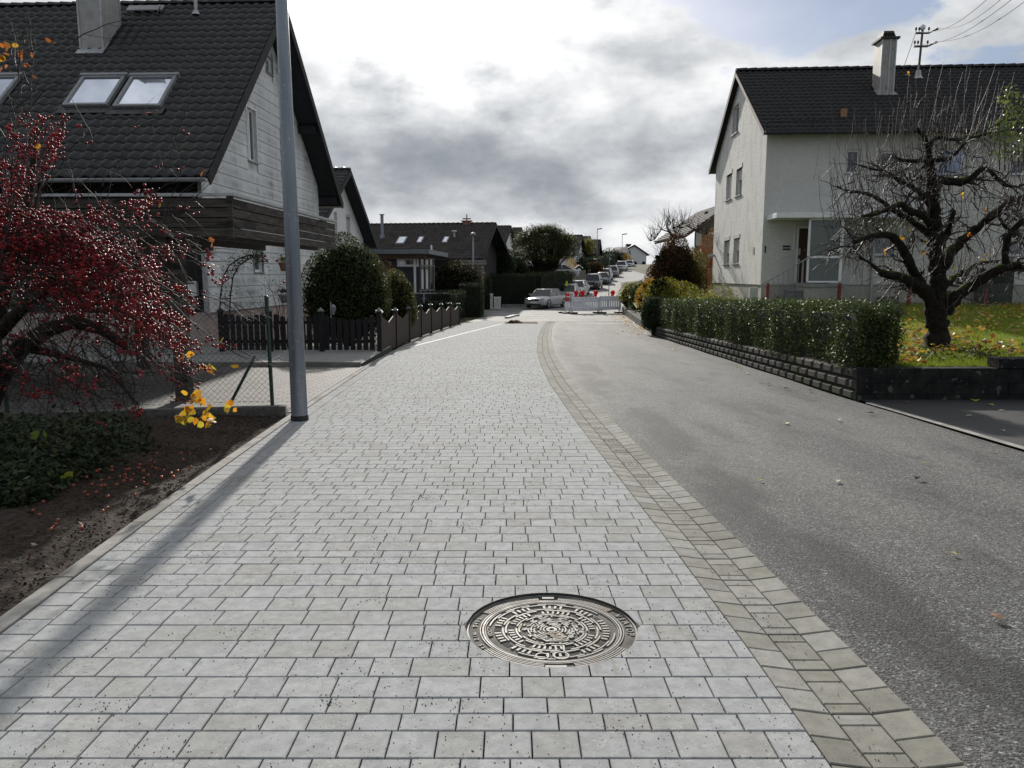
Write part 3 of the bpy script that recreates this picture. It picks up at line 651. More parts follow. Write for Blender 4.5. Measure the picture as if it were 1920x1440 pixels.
# ================================================================== MANHOLE
def arc(mb, c, r0, r1, a0, a1, z0, z1, seg=None):
    n = seg or max(2, int(abs(a1-a0)/R(6))); b = len(mb.v)
    for i in range(n+1):
        a = a0+(a1-a0)*i/n; ca, sa = math.cos(a), math.sin(a)
        for r, z in ((r0, z0), (r0, z1), (r1, z1), (r1, z0)): mb.v.append((c[0]+r*ca, c[1]+r*sa, c[2]+z))
    for i in range(n):
        k = b+i*4
        for m in range(4): mb.f.append((k+m, k+4+m, k+4+(m+1) % 4, k+(m+1) % 4)[::-1])
    mb.f.append((b, b+1, b+2, b+3)); mb.f.append((b+n*4+3, b+n*4+2, b+n*4+1, b+n*4))
def make_manhole():
    c = Vector((MH.x, MH.y, 0)); t = T('manhole_cover', 'round ribbed cast iron manhole cover set in the block paving', 'manhole cover', (MH.x, MH.y, G(MH.y)-.012))
    t.rotation_euler = (math.atan(-.019), 0, 0)
    loc = getloc(t)
    def C(mb, name, m, parent, **k):
        me = bpy.data.meshes.new(name); me.from_pydata(mb.v, [], mb.f); me.update(); me.materials.append(m)
        o = bpy.data.objects.new(name, me); S.collection.objects.link(o); o.parent = parent; return o
    O = (0, 0, 0); TAU = 2*math.pi
    pw = MB(); arc(pw, O, MR-.001, MR+.012, 0, TAU, -.02, .0108, 96); C(pw, 'mortar_bed', M_joint, t)
    # frame
    f = MB(); arc(f, O, .330, .396, 0, TAU, -.019, -.0085, 96); fr = C(f, 'frame', M_ironm, t)
    f = MB(); arc(f, O, .388, .396, 0, TAU, -.02, -.001, 96); arc(f, O, .330, .3345, 0, TAU, -.02, -.003, 96)
    for (a0, a1) in ((R(215), R(262)), (R(283), R(328)), (R(35), R(82)), (R(98), R(150))):
        for r in (.345, .357, .369, .380): arc(f, O, r-.0028, r+.0028, a0, a1, -.012, -.003)
    f.obb((-.045, -.402, -.012), (.09, 0, 0), (0, .05, 0), (0, 0, .010)); f.obb((-.03, .352, -.012), (.06, 0, 0), (0, .03, 0), (0, 0, .011))
    C(f, 'rib', M_iron, fr)
    # lid
    l = MB(); l.lathe((0, 0, -.019), [(.324, 0), (.324, .008)], 96); lid = C(l, 'lid', M_ironm, t)
    p = MB(); rr = random.Random(5); zb, zt = -.012, -.0045
    arc(p, O, .316, .324, 0, TAU, zb, -.003, 96); arc(p, O, .308, .311, 0, TAU, zb, zt, 96)
    for ring, (r, w, n, gap) in enumerate([(.292, .0035, 10, .22), (.279, .0035, 10, .28), (.228, .004, 8, .25), (.214, .004, 8, .25), (.165, .004, 8, .2), (.152, .0035, 7, .3), (.110, .0035, 8, .25), (.096, .0035, 6, .3), (.082, .0035, 7, .3), (.066, .0035, 5, .3), (.052, .0035, 4, .25), (.038, .0035, 3, .2)]):
        for i in range(n):
            a0 = TAU*(i+rr.uniform(-.05, .05))/n+ring*.37; a1 = a0+TAU/n*(1-gap)
            if r > .27 and (R(150) < a0 % TAU < R(215) or (a0 % TAU > R(335) or a0 % TAU < R(30))): continue
            arc(p, O, r-w, r+w, a0, a1, zb, zt)
    arc(p, O, .012, .026, 0, TAU, zb, zt, 24)
    holes = []
    for r0, r1, n in ((.238, .268, 58), (.176, .203, 48)):
        for i in range(n):
            a = TAU*i/n
            if i % 6 in (4, 5) and (.24 < r1): 
                if i % 6 == 4: holes.append((r0, r1, a-.03, a+TAU/n+.05))
                continue
            if i % 8 in (6, 7) and r1 < .24:
                if i % 8 == 6: holes.append((r0, r1, a-.03, a+TAU/n+.05))
                continue
            arc(p, O, r0, r1, a+.02, a+.02+TAU/n*.42, zb, zt, 2)
    for i in range(120):
        a = rr.uniform(0, TAU); r = rr.uniform(.05, .145); arc(p, O, r, r+.008, a, a+rr.uniform(.05, .2), zb, zt, 2)
    # lifting slot, pick hole, rings
    arc(p, (.028, -.262, 0), .028, .036, 0, TAU, zb, -.002, 24); arc(p, (-.055, -.266, 0), .024, .030, 0, TAU, zb, -.003, 24)
    p.obb((-.035, -.155, -.012), (.09, 0, 0), (0, .006, 0), (0, 0, .010)); p.obb((-.035, -.128, -.012), (.09, 0, 0), (0, .005, 0), (0, 0, .010))
    for x in (.004, .040): p.obb((x, -.222, -.012), (.008, 0, 0), (0, .055, 0), (0, 0, .009))
    C(p, 'raised_pattern', M_iron, lid)
    h = MB()
    for r0, r1, a0, a1 in holes: h = MB(); arc(h, O, r0, r1, a0, a1, -.0125, -.0096, 4); C(h, 'opening', M_hole, lid)
    h = MB()
    h.lathe((.028, -.262, -.0125), [(.028, 0), (.028, .003)], 20); C(h, 'opening', M_hole, lid); h = MB(); h.lathe((-.055, -.266, -.0125), [(.024, 0), (.024, .0028)], 20)
    C(h, 'opening', M_hole, lid); h = MB(); h.obb((-.033, -.149, -.0125), (.086, 0, 0), (0, .02, 0), (0, 0, .003)); C(h, 'opening', M_hole, lid); h = MB(); h.obb((.014, -.215, -.0125), (.024, 0, 0), (0, .035, 0), (0, 0, .003))
    C(h, 'opening', M_hole, lid); h = MB(); h.lathe((0, 0, -.0125), [(.012, 0), (.012, .004)], 16)
    C(h, 'opening', M_hole, lid)
    # lettering
    vals = []
    def text(s, r, a_mid, size, parent, step, inward=True):
        n = len(s)
        for i, ch in enumerate(s):
            if ch == ' ': continue
            cu = bpy.data.curves.new('letter', 'FONT'); cu.body = ch; cu.size = size; cu.extrude = .003; cu.align_x = 'CENTER'; cu.resolution_u = 2
            ob = bpy.data.objects.new('tmp', cu); S.collection.objects.link(ob); dg = bpy.context.evaluated_depsgraph_get()
            me = bpy.data.meshes.new_from_object(ob.evaluated_get(dg)); bpy.data.objects.remove(ob)
            a = a_mid-(i-(n-1)/2)*step; me.transform(Matrix.Translation((r*math.cos(a), r*math.sin(a), -.007))@Matrix.Rotation(a-math.pi/2, 4, 'Z'))
            me.materials.clear(); me.materials.append(M_iron); vals.append(me)
    import bmesh
    for args in (('VIATOP', .348, R(8), .048, fr, .115), ('GUSS', .350, R(213), .030, fr, .075), ('DIN', .350, R(192), .030, fr, .075), ('D400', .350, R(168), .030, fr, .075), ('VOGT', .278, R(185), .032, lid, .085)):
        vals = []; text(*args); bm = bmesh.new()
        for me in vals: bm.from_mesh(me)
        me = bpy.data.meshes.new('lettering'); bm.to_mesh(me); bm.free(); me.materials.append(M_iron); o = bpy.data.objects.new('lettering', me); S.collection.objects.link(o); o.parent = args[4]
    return t
make_manhole()

# ================================================================== BUILDING TOOLS
def tiles(name, P0, U, V, a_len, b_len, mat_, parent, tw=.30, th=.34, amp=.026, clip=None):
    """profiled roof tiles; P0 eave corner, U along the eave, V up the slope"""
    P0 = np.array(P0); U = np.array(Vector(U).normalized()); V = np.array(Vector(V).normalized()); N = np.cross(U, V)
    if N[2] < 0: N = -N
    nc, nr = max(1, int(round(a_len/tw))), max(1, int(round(b_len/th))); tw = a_len/nc; th = b_len/nr
    s = np.array([0, .12, .28, .42, .56, .72, .88, 1.0]); hgt = amp*1.35*np.array([.45, .95, 1.0, .55, -.05, -.25, -.05, .4])
    lines = [(0.0, -.012), (0.03, .036), (1.08, .0)]; VV, FF = [], []; k = len(s)
    for r in range(nr):
        for c in range(nc):
            b = len(VV); jit = RNG.uniform(-.003, .003)
            for (t, lift) in lines:
                for i in range(k):
                    hh = hgt[i]*(1 if t < 1 else .85)+lift+jit
                    VV.append(P0+U*(c+s[i])*tw+V*((r+t)*th)+N*hh)
            for m in range(2):
                for i in range(k-1): q = b+m*k+i; FF.append((q, q+1, q+k+1, q+k))
    FF = np.array(FF)
    v0 = np.array(VV[FF[-1][0]]); n_ = np.cross(VV[FF[-1][1]]-v0, VV[FF[-1][3]]-v0)
    if n_.dot(N) < 0: FF = FF[:, ::-1]
    return npmesh(name, VV, FF, mat_, parent, True)
def ridge_tiles(name, A, B, mat_, parent, r=.11, l=.38):
    A, B = Vector(A), Vector(B); d = B-A; n = max(1, int(d.length/l)); d /= n; mb = MB()
    for i in range(n):
        p = A+d*i; q = p+d*1.06; up = Vector((0, 0, 1)); s = d.cross(up).normalized(); b = len(mb.v)
        for (pt, rr_) in ((p, r*.88), (q, r*1.08)):
            for k in range(7):
                a = math.pi*k/6; mb.v.append(tuple(pt+s*math.cos(a)*rr_+up*(math.sin(a)*rr_-.03)))
        for k in range(6): mb.f.append((b+k, b+k+1, b+8+k, b+7+k))
        mb.f.append(tuple(b+k for k in range(7))); mb.f.append(tuple(b+7+k for k in range(7))[::-1])
    return mb.build(name, mat_, parent, True)
def wall_holes(name, O, d, n, outer, holes, mat_, parent, reveal=.14):
    """wall face in plane O + a*d + z*Z with rectangular openings and their reveals; n = outward normal"""
    O, d, n = Vector(O), Vector(d).normalized(), Vector(n).normalized(); Z = Vector((0, 0, 1))
    P = lambda a, z, e=0: O+d*a+Z*z+n*e
    polys = [[Vector((a, z, 0)) for a, z in outer]]+[[Vector((x0, z0, 0)), Vector((x0, z1, 0)), Vector((x1, z1, 0)), Vector((x1, z0, 0))] for (x0, x1, z0, z1) in holes]
    fl = [p for q in polys for p in q]; tri = tessellate_polygon(polys); mb = MB(); vs = [P(p.x, p.y) for p in fl]
    fs = []
    for t in tri:
        nn = (vs[t[1]]-vs[t[0]]).cross(vs[t[2]]-vs[t[0]]); fs.append(tuple(t) if nn.dot(n) > 0 else tuple(t)[::-1])
    mb.add(vs, fs)
    for (x0, x1, z0, z1) in holes:
        q = [(x0, z0), (x1, z0), (x1, z1), (x0, z1)]; c = P((x0+x1)/2, (z0+z1)/2)
        for i in range(4):
            (a0, b0), (a1, b1) = q[i], q[(i+1) % 4]; f = [P(a0, b0), P(a1, b1), P(a1, b1, -reveal), P(a0, b0, -reveal)]
            nn = (f[1]-f[0]).cross(f[2]-f[0])
            if nn.dot(c-f[0]) < 0: f = f[::-1]
            mb.poly(f)
    return mb.build(name, mat_, parent)
def window(parent, O, d, n, x0, x1, z0, z1, rec=.10, fm=None, gm=None, mull=0, cross=0, sill=True, shutter=0, blind=None, sillmat=None, fw=.06, label=None):
    O, d, n = Vector(O), Vector(d).normalized(), Vector(n).normalized(); Z = Vector((0, 0, 1)); fm = fm or M_wpaint; gm = gm or M_glass
    P = lambda a, z, e=0: O+d*a+Z*z+n*e
    f = MB(); e0 = -rec-.05
    def bar(a0, a1, b0, b1, e1=.05): f.obb(P(a0, b0, e0), d*(a1-a0), Z*(b1-b0), n*e1)
    bar(x0, x0+fw, z0, z1); bar(x1-fw, x1, z0, z1); bar(x0+fw, x1-fw, z0, z0+fw); bar(x0+fw, x1-fw, z1-fw, z1)
    for i in range(mull): c = x0+(x1-x0)*(i+1)/(mull+1); bar(c-fw*.6, c+fw*.6, z0+fw, z1-fw, .045)
    for i in range(cross): c = z0+(z1-z0)*(i+1)/(cross+1); bar(x0+fw, x1-fw, c-.02, c+.02, .045)
    w = f.build('window', fm, parent, bevel=.004)
    if label: w['label'] = label
    MB().obb(P(x0+fw*.5, z0+fw*.5, e0-.006), d*(x1-x0-fw), Z*(z1-z0-fw), n*.02).build('pane', gm, w)
    if blind: MB().obb(P(x0+fw*.5, z0+fw*.5+(z1-z0-fw)*blind[0], e0-.10), d*(x1-x0-fw), Z*((z1-z0-fw)*(blind[1]-blind[0])), n*.02).build('curtain', M_curtain, w)
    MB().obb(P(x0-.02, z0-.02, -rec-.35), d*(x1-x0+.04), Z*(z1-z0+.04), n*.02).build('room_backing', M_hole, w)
    if sill: MB().obb(P(x0-.06, z0-.045, -rec), d*(x1-x0+.12), Z*.04, n*(rec+.06)).build('sill', sillmat or M_gpaint, w, bevel=.004)
    if shutter:
        s = MB(); k = max(2, int((z1-z0)*shutter/.055))
        for i in range(k): z = z1-.01-(i+1)*.055; s.obb(P(x0+.02, z, -rec+.012), d*(x1-x0-.04), Z*.049, n*.014)
        s.obb(P(x0-.02, z1-.0, -rec+.0), d*(x1-x0+.04), Z*.16, n*(rec+.02)); s.build('shutter', M_shut, w)
    return w

# ================================================================== LEFT HOUSE
def left_house():
    E0 = at(387, 331, 18.6); A0 = at(549, 4, 24.75); R0 = at(643, 383, 30.9)
    v = Vector((.045, 1, 0)).normalized(); fr = Fr((E0.x, E0.y), v.cross(Vector((0, 0, 1)))*-1)   # u to the left
    u = Vector((-v.y, v.x, 0)); fr.o = Vector((E0.x, E0.y, 0)); fr.u = u; fr.v = v
    ze, zr, zq = E0.z, A0.z, R0.z; br = (A0-E0).dot(v); bq = (R0-E0).dot(v); L_ = 16.2
    h = T('house', 'steep dark tiled house with grey clad gable and skylights behind the carport', 'house', tuple(fr.p(8, 6, G(24))))
    zg = G(22)-.2
    Pe, Pr, Pq = fr.p(0, 0, ze), fr.p(0, br, zr), fr.p(0, bq, zq)
    slope = (Pr-Pe); sl2 = (Pr-Pq); nF = u.cross(slope).normalized(); nF = nF if nF.z > 0 else -nF
    tiles('roof', Pe+u*L_, -u, slope, L_, slope.length, M_tileL, h, .30, .345, .03)
    rf = h.children[0]
    tiles('roof', Pq, u, sl2, L_, sl2.length, M_tileL, h, .30, .345, .03)
    ridge_tiles('ridge', fr.p(0, br, zr+.04), fr.p(L_, br, zr+.04), M_tileL, rf)
    # roof underside: boards under both slopes, purlin ends, barge boards
    sb = MB(); dn = nF*-.13; nB = sl2.cross(u).normalized(); nB = nB if nB.z > 0 else -nB
    sb.obb(Pe+nF*-.03, u*L_, slope*.995, nF*-.09); sb.obb(Pq+nB*-.03, u*L_, sl2*.985, nB*-.09)
    sb.build('roof_deck', M_soff, h)
    bb = MB(); bb.obb(Pe+u*-.03+nF*.015, u*.03, slope, nF*-.26); bb.obb(Pq+u*-.03+nB*.015, u*.03, sl2, nB*-.26); bb.build('bargeboard', M_dwood, h)
    pu = MB()
    for b, z in ((br-.1, zr-.5), (br*.45, ze+(zr-ze)*.45-.45), (br+(bq-br)*.52, zr+(zq-zr)*.52-.45), (br+(bq-br)*.93, zr+(zq-zr)*.93-.42)):
        pu = MB(); pu.obb(fr.p(.12, b-.09, z), u*1.0, v*.18, (0, 0, .26)); pu.build('purlin', M_soff, h)
    # gable wall clad in large boards
    aw = .74; b0 = fr.ab(at(381, 450, 19.9))[1]; Wn = -u
    b0 = hit(381, 450, fr.p(aw, 0, 0), Wn); b0 = (b0-fr.o).dot(v); b1 = (hit(597, 400, fr.p(aw, 0, 0), Wn)-fr.o).dot(v)
    zb = hit(392, 586, fr.p(aw, 0, 0), Wn).z
    O = fr.p(aw, 0, 0); global STAIN_Z; STAIN_Z = zb-G(24); board_stain(M_side)
    zroof = lambda b: (ze+(zr-ze)*b/br if b < br else zr+(zq-zr)*(b-br)/(bq-br))-.16
    def W(px, py): q = hit(px, py, O, Wn); return ((q-fr.o).dot(v), q.z)
    def rect(p1, p2): (x0, z1), (x1, z0) = W(*p1), W(*p2); return (min(x0, x1), max(x0, x1), min(z0, z1), max(z0, z1))
    wins = [rect((460, 199), (481.5, 306)), rect((497, 104), (509.5, 141)), rect((524.5, 242), (534, 329)), rect((474, 470), (492, 510)), rect((542, 480), (556, 512))]
    wall_holes('wall', O, v, Wn, [(b0, zb-.02), (b1, zb-.02), (b1, zroof(b1)), (br, zroof(br)), (b0, zroof(b0))], wins, M_side, h)
    sd = MB(); rows = int((zr-zb)/.335)+1
    for i in range(rows):
        z0 = zb+i*.335; z1 = z0+.335
        lo = b0 if z1 < zroof(b0) else (z1+.16-ze)/(zr-ze)*br+.02; hi = b1 if z1 < zroof(b1) else br+(z1+.16-zr)/(zq-zr)*(bq-br)-.02
        if hi-lo < .1: continue
        seg = [(lo, hi)]
        for (x0, x1, a, c) in wins:
            if a-.03 < z1 and c+.03 > z0:
                ns = []
                for (s0, s1) in seg:
                    if x1 < s0 or x0 > s1: ns.append((s0, s1)); continue
                    if x0-.03 > s0: ns.append((s0, x0-.03))
                    if x1+.03 < s1: ns.append((x1+.03, s1))
                seg = ns
        for (s0, s1) in seg:
            xs = [s0]; x = lo+(.6 if i % 2 else .0)-1.2
            xs.append(s1)
            for k in range(len(xs)-1):
                a, c = xs[k]+.002, xs[k+1]-.002
                P = [O+v*a+Wn*.030+Vector((0, 0, z0)), O+v*c+Wn*.030+Vector((0, 0, z0)), O+v*c+Wn*.008+Vector((0, 0, z1)), O+v*a+Wn*.008+Vector((0, 0, z1))]
                Q = [O+v*a+Wn*.004+Vector((0, 0, z0)), O+v*c+Wn*.004+Vector((0, 0, z0))]
                sd.add(P+Q, [(0, 1, 2, 3)[::-1] if (P[1]-P[0]).cross(P[2]-P[0]).dot(Wn) < 0 else (0, 1, 2, 3), (0, 4, 5, 1)])
    sd.build('cladding', M_side, h)
    for i, (x0, x1, z0, z1) in enumerate(wins):
        window(h, O, v, Wn, x0, x1, z0, z1, rec=.05, mull=1 if i == 0 else 0, sill=True, blind=(0, 1) if i in (3,) else (0, .55), fw=.07)
        tr = MB()
        for (a, c, e, f_) in ((x0-.05, x0, z0, z1), (x1, x1+.05, z0, z1), (x0-.05, x1+.05, z1, z1+.05)): tr.obb(O+v*a+Wn*.0+Vector((0, 0, e)), v*(c-a), (0, 0, f_-e), Wn*.045)
        tr.build('window_trim', M_gpaint if i != 0 else M_wpaint, h)
    # plinth and the recessed front under the eave
    pl = MB(); pl.obb(fr.p(aw+.03, b0+.03, zg-.6), v*(b1-b0-.03), u*.3, (0, 0, zb-zg+.6)); pl.build('plinth', M_pink, h)
    fw_ = MB(); zk = zb-.02
    fw_.obb(fr.p(aw+.04, b0+.02, zg-.6), u*14.4, v*.2, (0, 0, zk-zg+.6)); fw_.build('plinth', M_pink, h)
    Of = fr.p(aw, b0+.25, 0)
    wall_holes('front_wall', Of, u, -v, [(0, zk), (14.5, zk), (14.5, ze+1.0), (0, ze+1.0)], [(2.2, 3.9, zk+.9, zk+2.1), (5.2, 6.3, zk+.02, zk+2.1), (7.6, 9.8, zk+.6, zk+2.1)], M_dwood, h)
    window(h, Of, u, -v, 2.2, 3.9, zk+.9, zk+2.1, mull=1); window(h, Of, u, -v, 5.2, 6.3, zk+.02, zk+2.1, sill=False, fm=M_wpaint); window(h, Of, u, -v, 7.6, 9.8, zk+.6, zk+2.1, mull=2, blind=(0, 1))
    cor = MB(); cor.obb(fr.p(aw-.045, b0-.04, zb-.02), u*.10, v*.10, (0, 0, zroof(b0)-zb)); cor.build('corner_trim', M_zinc2, h)
    bw = MB(); bw.obb(fr.p(aw+.5, bq-3.6, zg), u*13.5, v*.2, (0, 0, 6)); bw.build('rear_wall', M_side, h)
    # gutter
    g = MB(); b = len(g.v); n = 8; A, B = fr.p(-.02, -.06, ze-.05), fr.p(L_, -.06, ze-.05)
    for pt in (A, B):
        for rr_ in (.075, .068):
            for k in range(n+1): a = math.pi+math.pi*k/n; g.v.append(tuple(pt+v*math.cos(a)*rr_+Vector((0, 0, math.sin(a)*rr_))))
    m = n+1
    for k in range(n): g.f += [(b+k, b+k+1, b+2*m+k+1, b+2*m+k), (b+m+k, b+3*m+k, b+3*m+k+1, b+m+k+1)]
    g.f.append(tuple(b+k for k in range(m)))
    g.tube([fr.p(-.02, .01-.06-.075, ze-.05), fr.p(L_, -.06-.075, ze-.05)], .012, 6); g.build('gutter', M_zinc2, h)
    g = MB(); A, B = fr.p(-.02, bq+.07, zq-.06), fr.p(L_, bq+.07, zq-.06); g.tube([A, B], .075, 10); g.build('gutter', M_zinc2, h)
    # skylights
    nR = nF; P_ = lambda px, py, e=0: hit(px, py, Pe+nR*e, nR)
    sd_ = slope.normalized()
    def rc(P): d = P-Pe; return d.dot(u), d.dot(sd_)
    def sky_(pxs, lab):
        q = [rc(P_(*p, .1)) for p in pxs]; a0, a1 = sorted((sum(x[0] for x in q[:2])/2, sum(x[0] for x in q[2:])/2)); c0 = min(x[1] for x in q); c1 = max(x[1] for x in q)
        f = MB(); pp = lambda a, c, e: Pe+u*a+sd_*c+nR*e; w = .085
        for (x0, x1, y0, y1) in ((a0, a0+w, c0, c1), (a1-w, a1, c0, c1), (a0+w, a1-w, c0, c0+w), (a0+w, a1-w, c1-w, c1)): f.obb(pp(x0, y0, .02), u*(x1-x0), sd_*(y1-y0), nR*.11)
        f.obb(pp(a0-.05, c1-.02, .02), u*(a1-a0+.1), sd_*.10, nR*.14)
        o = f.build('skylight', M_gpaint, h, bevel=.006); o['label'] = lab
        MB().obb(pp(a0+w*.6, c0+w*.6, .07), u*(a1-a0-1.2*w), sd_*(c1-c0-1.2*w), nR*.02).build('pane', M_skyl, o)
        fl = MB(); fl.obb(pp(a0-.12, c0-.28, .045), u*(a1-a0+.24), sd_*.30, nR*.02); fl.build('flashing', M_tileL, o)
    sky_([(116, 195), (157, 143), (238, 143), (198, 197)][:2]+[(238, 143), (198, 197)], 'middle skylight reflecting bright sky')
    sky_([(210, 198), (248, 143), (331, 145), (300, 199)], 'right skylight of the row')
    sky_([(-60, 195), (-30, 143), (38, 143), (2, 188)], 'skylight cut by the left edge of the photo')
    # chimney
    q = [rc(P_(152, 96)), rc(P_(194, 96)), rc(P_(226, 62))]
    a0, a1 = q[0][0], q[1][0]; base = Pe+u*a1+sd_*q[0][1]; w = (a0-a1); dep = 1.0
    c = MB(); c.obb(base-Vector((0, 0, .5)), u*w, v*dep, (0, 0, 4.2)); ch = c.build('chimney', mat('chimney_cladding', (.27, .26, .245), (.36, .35, .33), 4, .6, .1, 40), h, bevel=.006)
    tr = MB()
    for (s, t_) in ((0, 0), (1, 0), (0, 1), (1, 1)): tr.obb(base+u*(w*s-.02)+v*(dep*t_-.02)-Vector((0, 0, .3)), u*.05, v*.05, (0, 0, 4.0))
    tr.build('corner_strip', M_zinc2, ch)
    fl = MB(); pp = lambda a, c_, e: Pe+u*a+sd_*c_+nR*e; fl.obb(pp(a1-.06, q[0][1]-.22, .03), u*(w+.12), sd_*.6, nR*.03); fl.build('flashing', M_zinc2, ch)
    # vent pipe and snow hook line
    vp = rc(P_(368, 28)); pb = pp(vp[0], vp[1], 0); mb = MB(); mb.tube([pb, pb+Vector((0, 0, .75))], .055, 10); mb.lathe(pb-Vector((0, 0, 0)), [(.14, .0), (.07, .12)], 10); mb.build('vent_pipe', M_zinc2, h)
    st_ = rc(P_(240, 28)); en = rc(P_(270, 36)); mb = MB(); mb.obb(pp(st_[0], st_[1], .12), -u*1.1, sd_*.28, nR*.03); mb.tube([pp(st_[0]-.9, st_[1], .02), pp(st_[0]-1.1, st_[1], .25)], .02, 6); mb.build('roof_step', M_gpaint, h)
    return fr, zb, b0, u, v, aw
LH = left_house()

# two metal boxes on the front of the left house, drawn as one cabinet each
fr, zbL, b0L, uL, vL, awL = LH
for (p1, p2, lab) in (((343, 527), (369, 555), 'upper white metal letter box on the dark house front'), ((345, 560), (369, 578), 'lower grey meter box on the dark house front')):
    pl = fr.p(0, b0L+.10, 0); A = hit(*p1, pl, vL); B = hit(*p2, pl, vL); w = abs((A-B).dot(uL)); t = T('letter_box', lab, 'letter box', (A.x, A.y, B.z))
    mb = MB(); mb.obb((A.x, A.y, B.z), -uL*w, vL*.14, (0, 0, A.z-B.z)); mb.build('box', M_wpaint if 'white' in lab else M_zinc2, t, bevel=.01)
    MB().obb(Vector((A.x, A.y, A.z-.07))-vL*.006-uL*w*.12, -uL*w*.76, vL*.01, (0, 0, .03)).build('slot', M_black, t)

# ================================================================== CARPORT
def carport():
    c0 = at(437, 443, 10.4); c1 = at(627, 473, 15.4); top = at(437, 368, 10.4).z; zb = (c0.z+c1.z)/2
    v = Vector((c1.x-c0.x, c1.y-c0.y, 0)); D = v.length; v.normalize(); u = Vector((-v.y, v.x, 0)); o = Vector((c0.x, c0.y, 0)); Z = Vector((0, 0, 1))
    t = T('carport', 'flat roofed timber carport with weathered board fascia', 'carport', (o.x-2, o.y+2, G(12)))
    P = lambda a, b, z: o+u*a+v*b+Z*z
    H = top-zb; fb = MB(); n = 4; Lx = 8.2
    for i in range(n):
        z = zb+.02+i*(H-.04)/n; hh = (H-.04)/n-.012
        for (A, d, w, nn) in ((P(0, -.03, z), u*Lx, hh, -v), (P(-.0, 0, z), v*D, hh, -u)):
            fb.obb(A+(nn*.0), d, Z*w, nn*.028)
            fb.obb(A+Z*(w*.0), d, Z*.02, nn*.04)
    fb.obb(P(-.03, -.065, zb), u*.07, v*.07, Z*H)
    fb.build('fascia', M_cpw, t)
    tr = MB(); tr.obb(P(-.07, -.09, top), u*Lx, v*.10, Z*.035); tr.obb(P(-.07, .01, top), u*.10, v*D, Z*.035); tr.build('edge_trim', M_zinc2, t)
    rf = MB(); rf.obb(P(.02, .02, top-.12), u*(Lx-.1), v*(D-.05), Z*.10); rf.build('roof', M_black, t)
    un = MB(); un.obb(P(.02, .0, zb+.10), u*(Lx-.1), v*(D-.04), Z*.03)
    for i in range(8): un.obb(P(.3+i*1.05, .0, zb+.0), u*.08, v*(D-.05), Z*.1)
    un.build('ceiling', mat('carport_ceiling', (.035, .03, .028), (.055, .048, .042), 6, .8), t)
    for (px, b) in ((330, .45), (250, D-.4), (-60, .45)):
        q = at(px, 500, 10.4+b); a = (q-o).dot(u); mb = MB(); zz = G(10.5+b)
        mb.obb(P(a-.09, b-.09, zz), u*.19, v*.19, Z*(zb-zz+.05)); mb.build('post', M_cpw, t, bevel=.01)
    return t
carport()

# ================================================================== GENERIC GABLE HOUSE
def gable_house(label, E0, A0, R0, L_, wallm, tilem, gy, name='house', over=.35, wins=(), tw=.30, roofpars=None, under=M_soff):
    """E0 near eave corner of the roof at the visible gable, A0 ridge end, R0 far eave corner; ridge runs to the left for L_"""
    d = Vector((R0.x-E0.x, R0.y-E0.y, 0)); v = d.normalized(); u = Vector((-v.y, v.x, 0)); sgn = 1
    h = T(name, label, 'house', tuple(Vector((E0.x, E0.y, G(gy)))+v*d.length/2+u*L_/2)); o = Vector((E0.x, E0.y, 0))
    br = (A0-E0).dot(v); bq = d.length; P = lambda a, b, z: o+u*a+v*b+Vector((0, 0, z)); ze, zr, zq = E0.z, A0.z, R0.z
    Pe, Pr, Pq = P(0, 0, ze), P(0, br, zr), P(0, bq, zq); s1, s2 = Pr-Pe, Pr-Pq
    r = tiles('roof', Pe+u*L_, -u, s1, L_, s1.length, tilem, h, tw, tw*1.13, .03*tw/.3); tiles('roof', Pq, u, s2, L_, s2.length, tilem, h, tw, tw*1.13, .03*tw/.3)
    ridge_tiles('ridge', P(0, br, zr+.04), P(L_, br, zr+.04), tilem, r)
    n1 = u.cross(s1).normalized(); n1 = n1 if n1.z > 0 else -n1; n2 = u.cross(s2).normalized(); n2 = n2 if n2.z > 0 else -n2
    m = MB(); m.obb(Pe-n1*.03, u*L_, s1*.99, -n1*.1); m.obb(Pq-n2*.03, u*L_, s2*.99, -n2*.1); m.build('roof_deck', under, h)
    m = MB(); m.obb(Pe+u*-.03, u*.03, s1, -n1*.22); m.obb(Pq+u*-.03, u*.03, s2, -n2*.22); m.build('bargeboard', under, h)
    zg = G(gy)-1.5; a = over; f = lambda b: (ze+(zr-ze)*b/br if b < br else zr+(zq-zr)*(b-br)/(bq-br))-.14
    e = min(.7, over*1.6); b0, b1 = e, bq-e
    O = P(a, 0, 0); ws = []
    for w in wins:
        p1 = hit(*w[0], O, -u); p2 = hit(*w[1], O, -u); x = sorted(((p1-o).dot(v), (p2-o).dot(v))); ws.append((x[0], x[1], min(p1.z, p2.z), max(p1.z, p2.z)))
    wall_holes('wall', O, v, -u, [(b0, zg), (b1, zg), (b1, f(b1)), (br, f(br)), (b0, f(b0))], ws, wallm, h)
    m = MB(); m.obb(P(a+.01, b0, zg), u*(L_-2*a), v*.2, (0, 0, f(b0)-zg)); m.build('side_wall', wallm, h); m = MB(); m.obb(P(a+.01, b1-.2, zg), u*(L_-2*a), v*.2, (0, 0, f(b1)-zg)); m.build('side_wall', wallm, h)
    m = MB(); q = [P(L_-a, b0, zg), P(L_-a, b1, zg), P(L_-a, b1, f(b1)), P(L_-a, br, f(br)), P(L_-a, b0, f(b0))]; m.prism(q, -u*.2); m.build('wall', wallm, h)
    for i, w in enumerate(ws): window(h, O, v, -u, *w, sill=False, shutter=(wins[i][2] if len(wins[i]) > 2 else 0), blind=(0, .6))
    return h, dict(u=u, v=v, P=P, Pe=Pe, s1=s1, n1=n1, Pr=Pr, o=o, O=O)
def on_roof(I, px, py, e=0): return hit(px, py, I['Pe']+I['n1']*e, I['n1'])
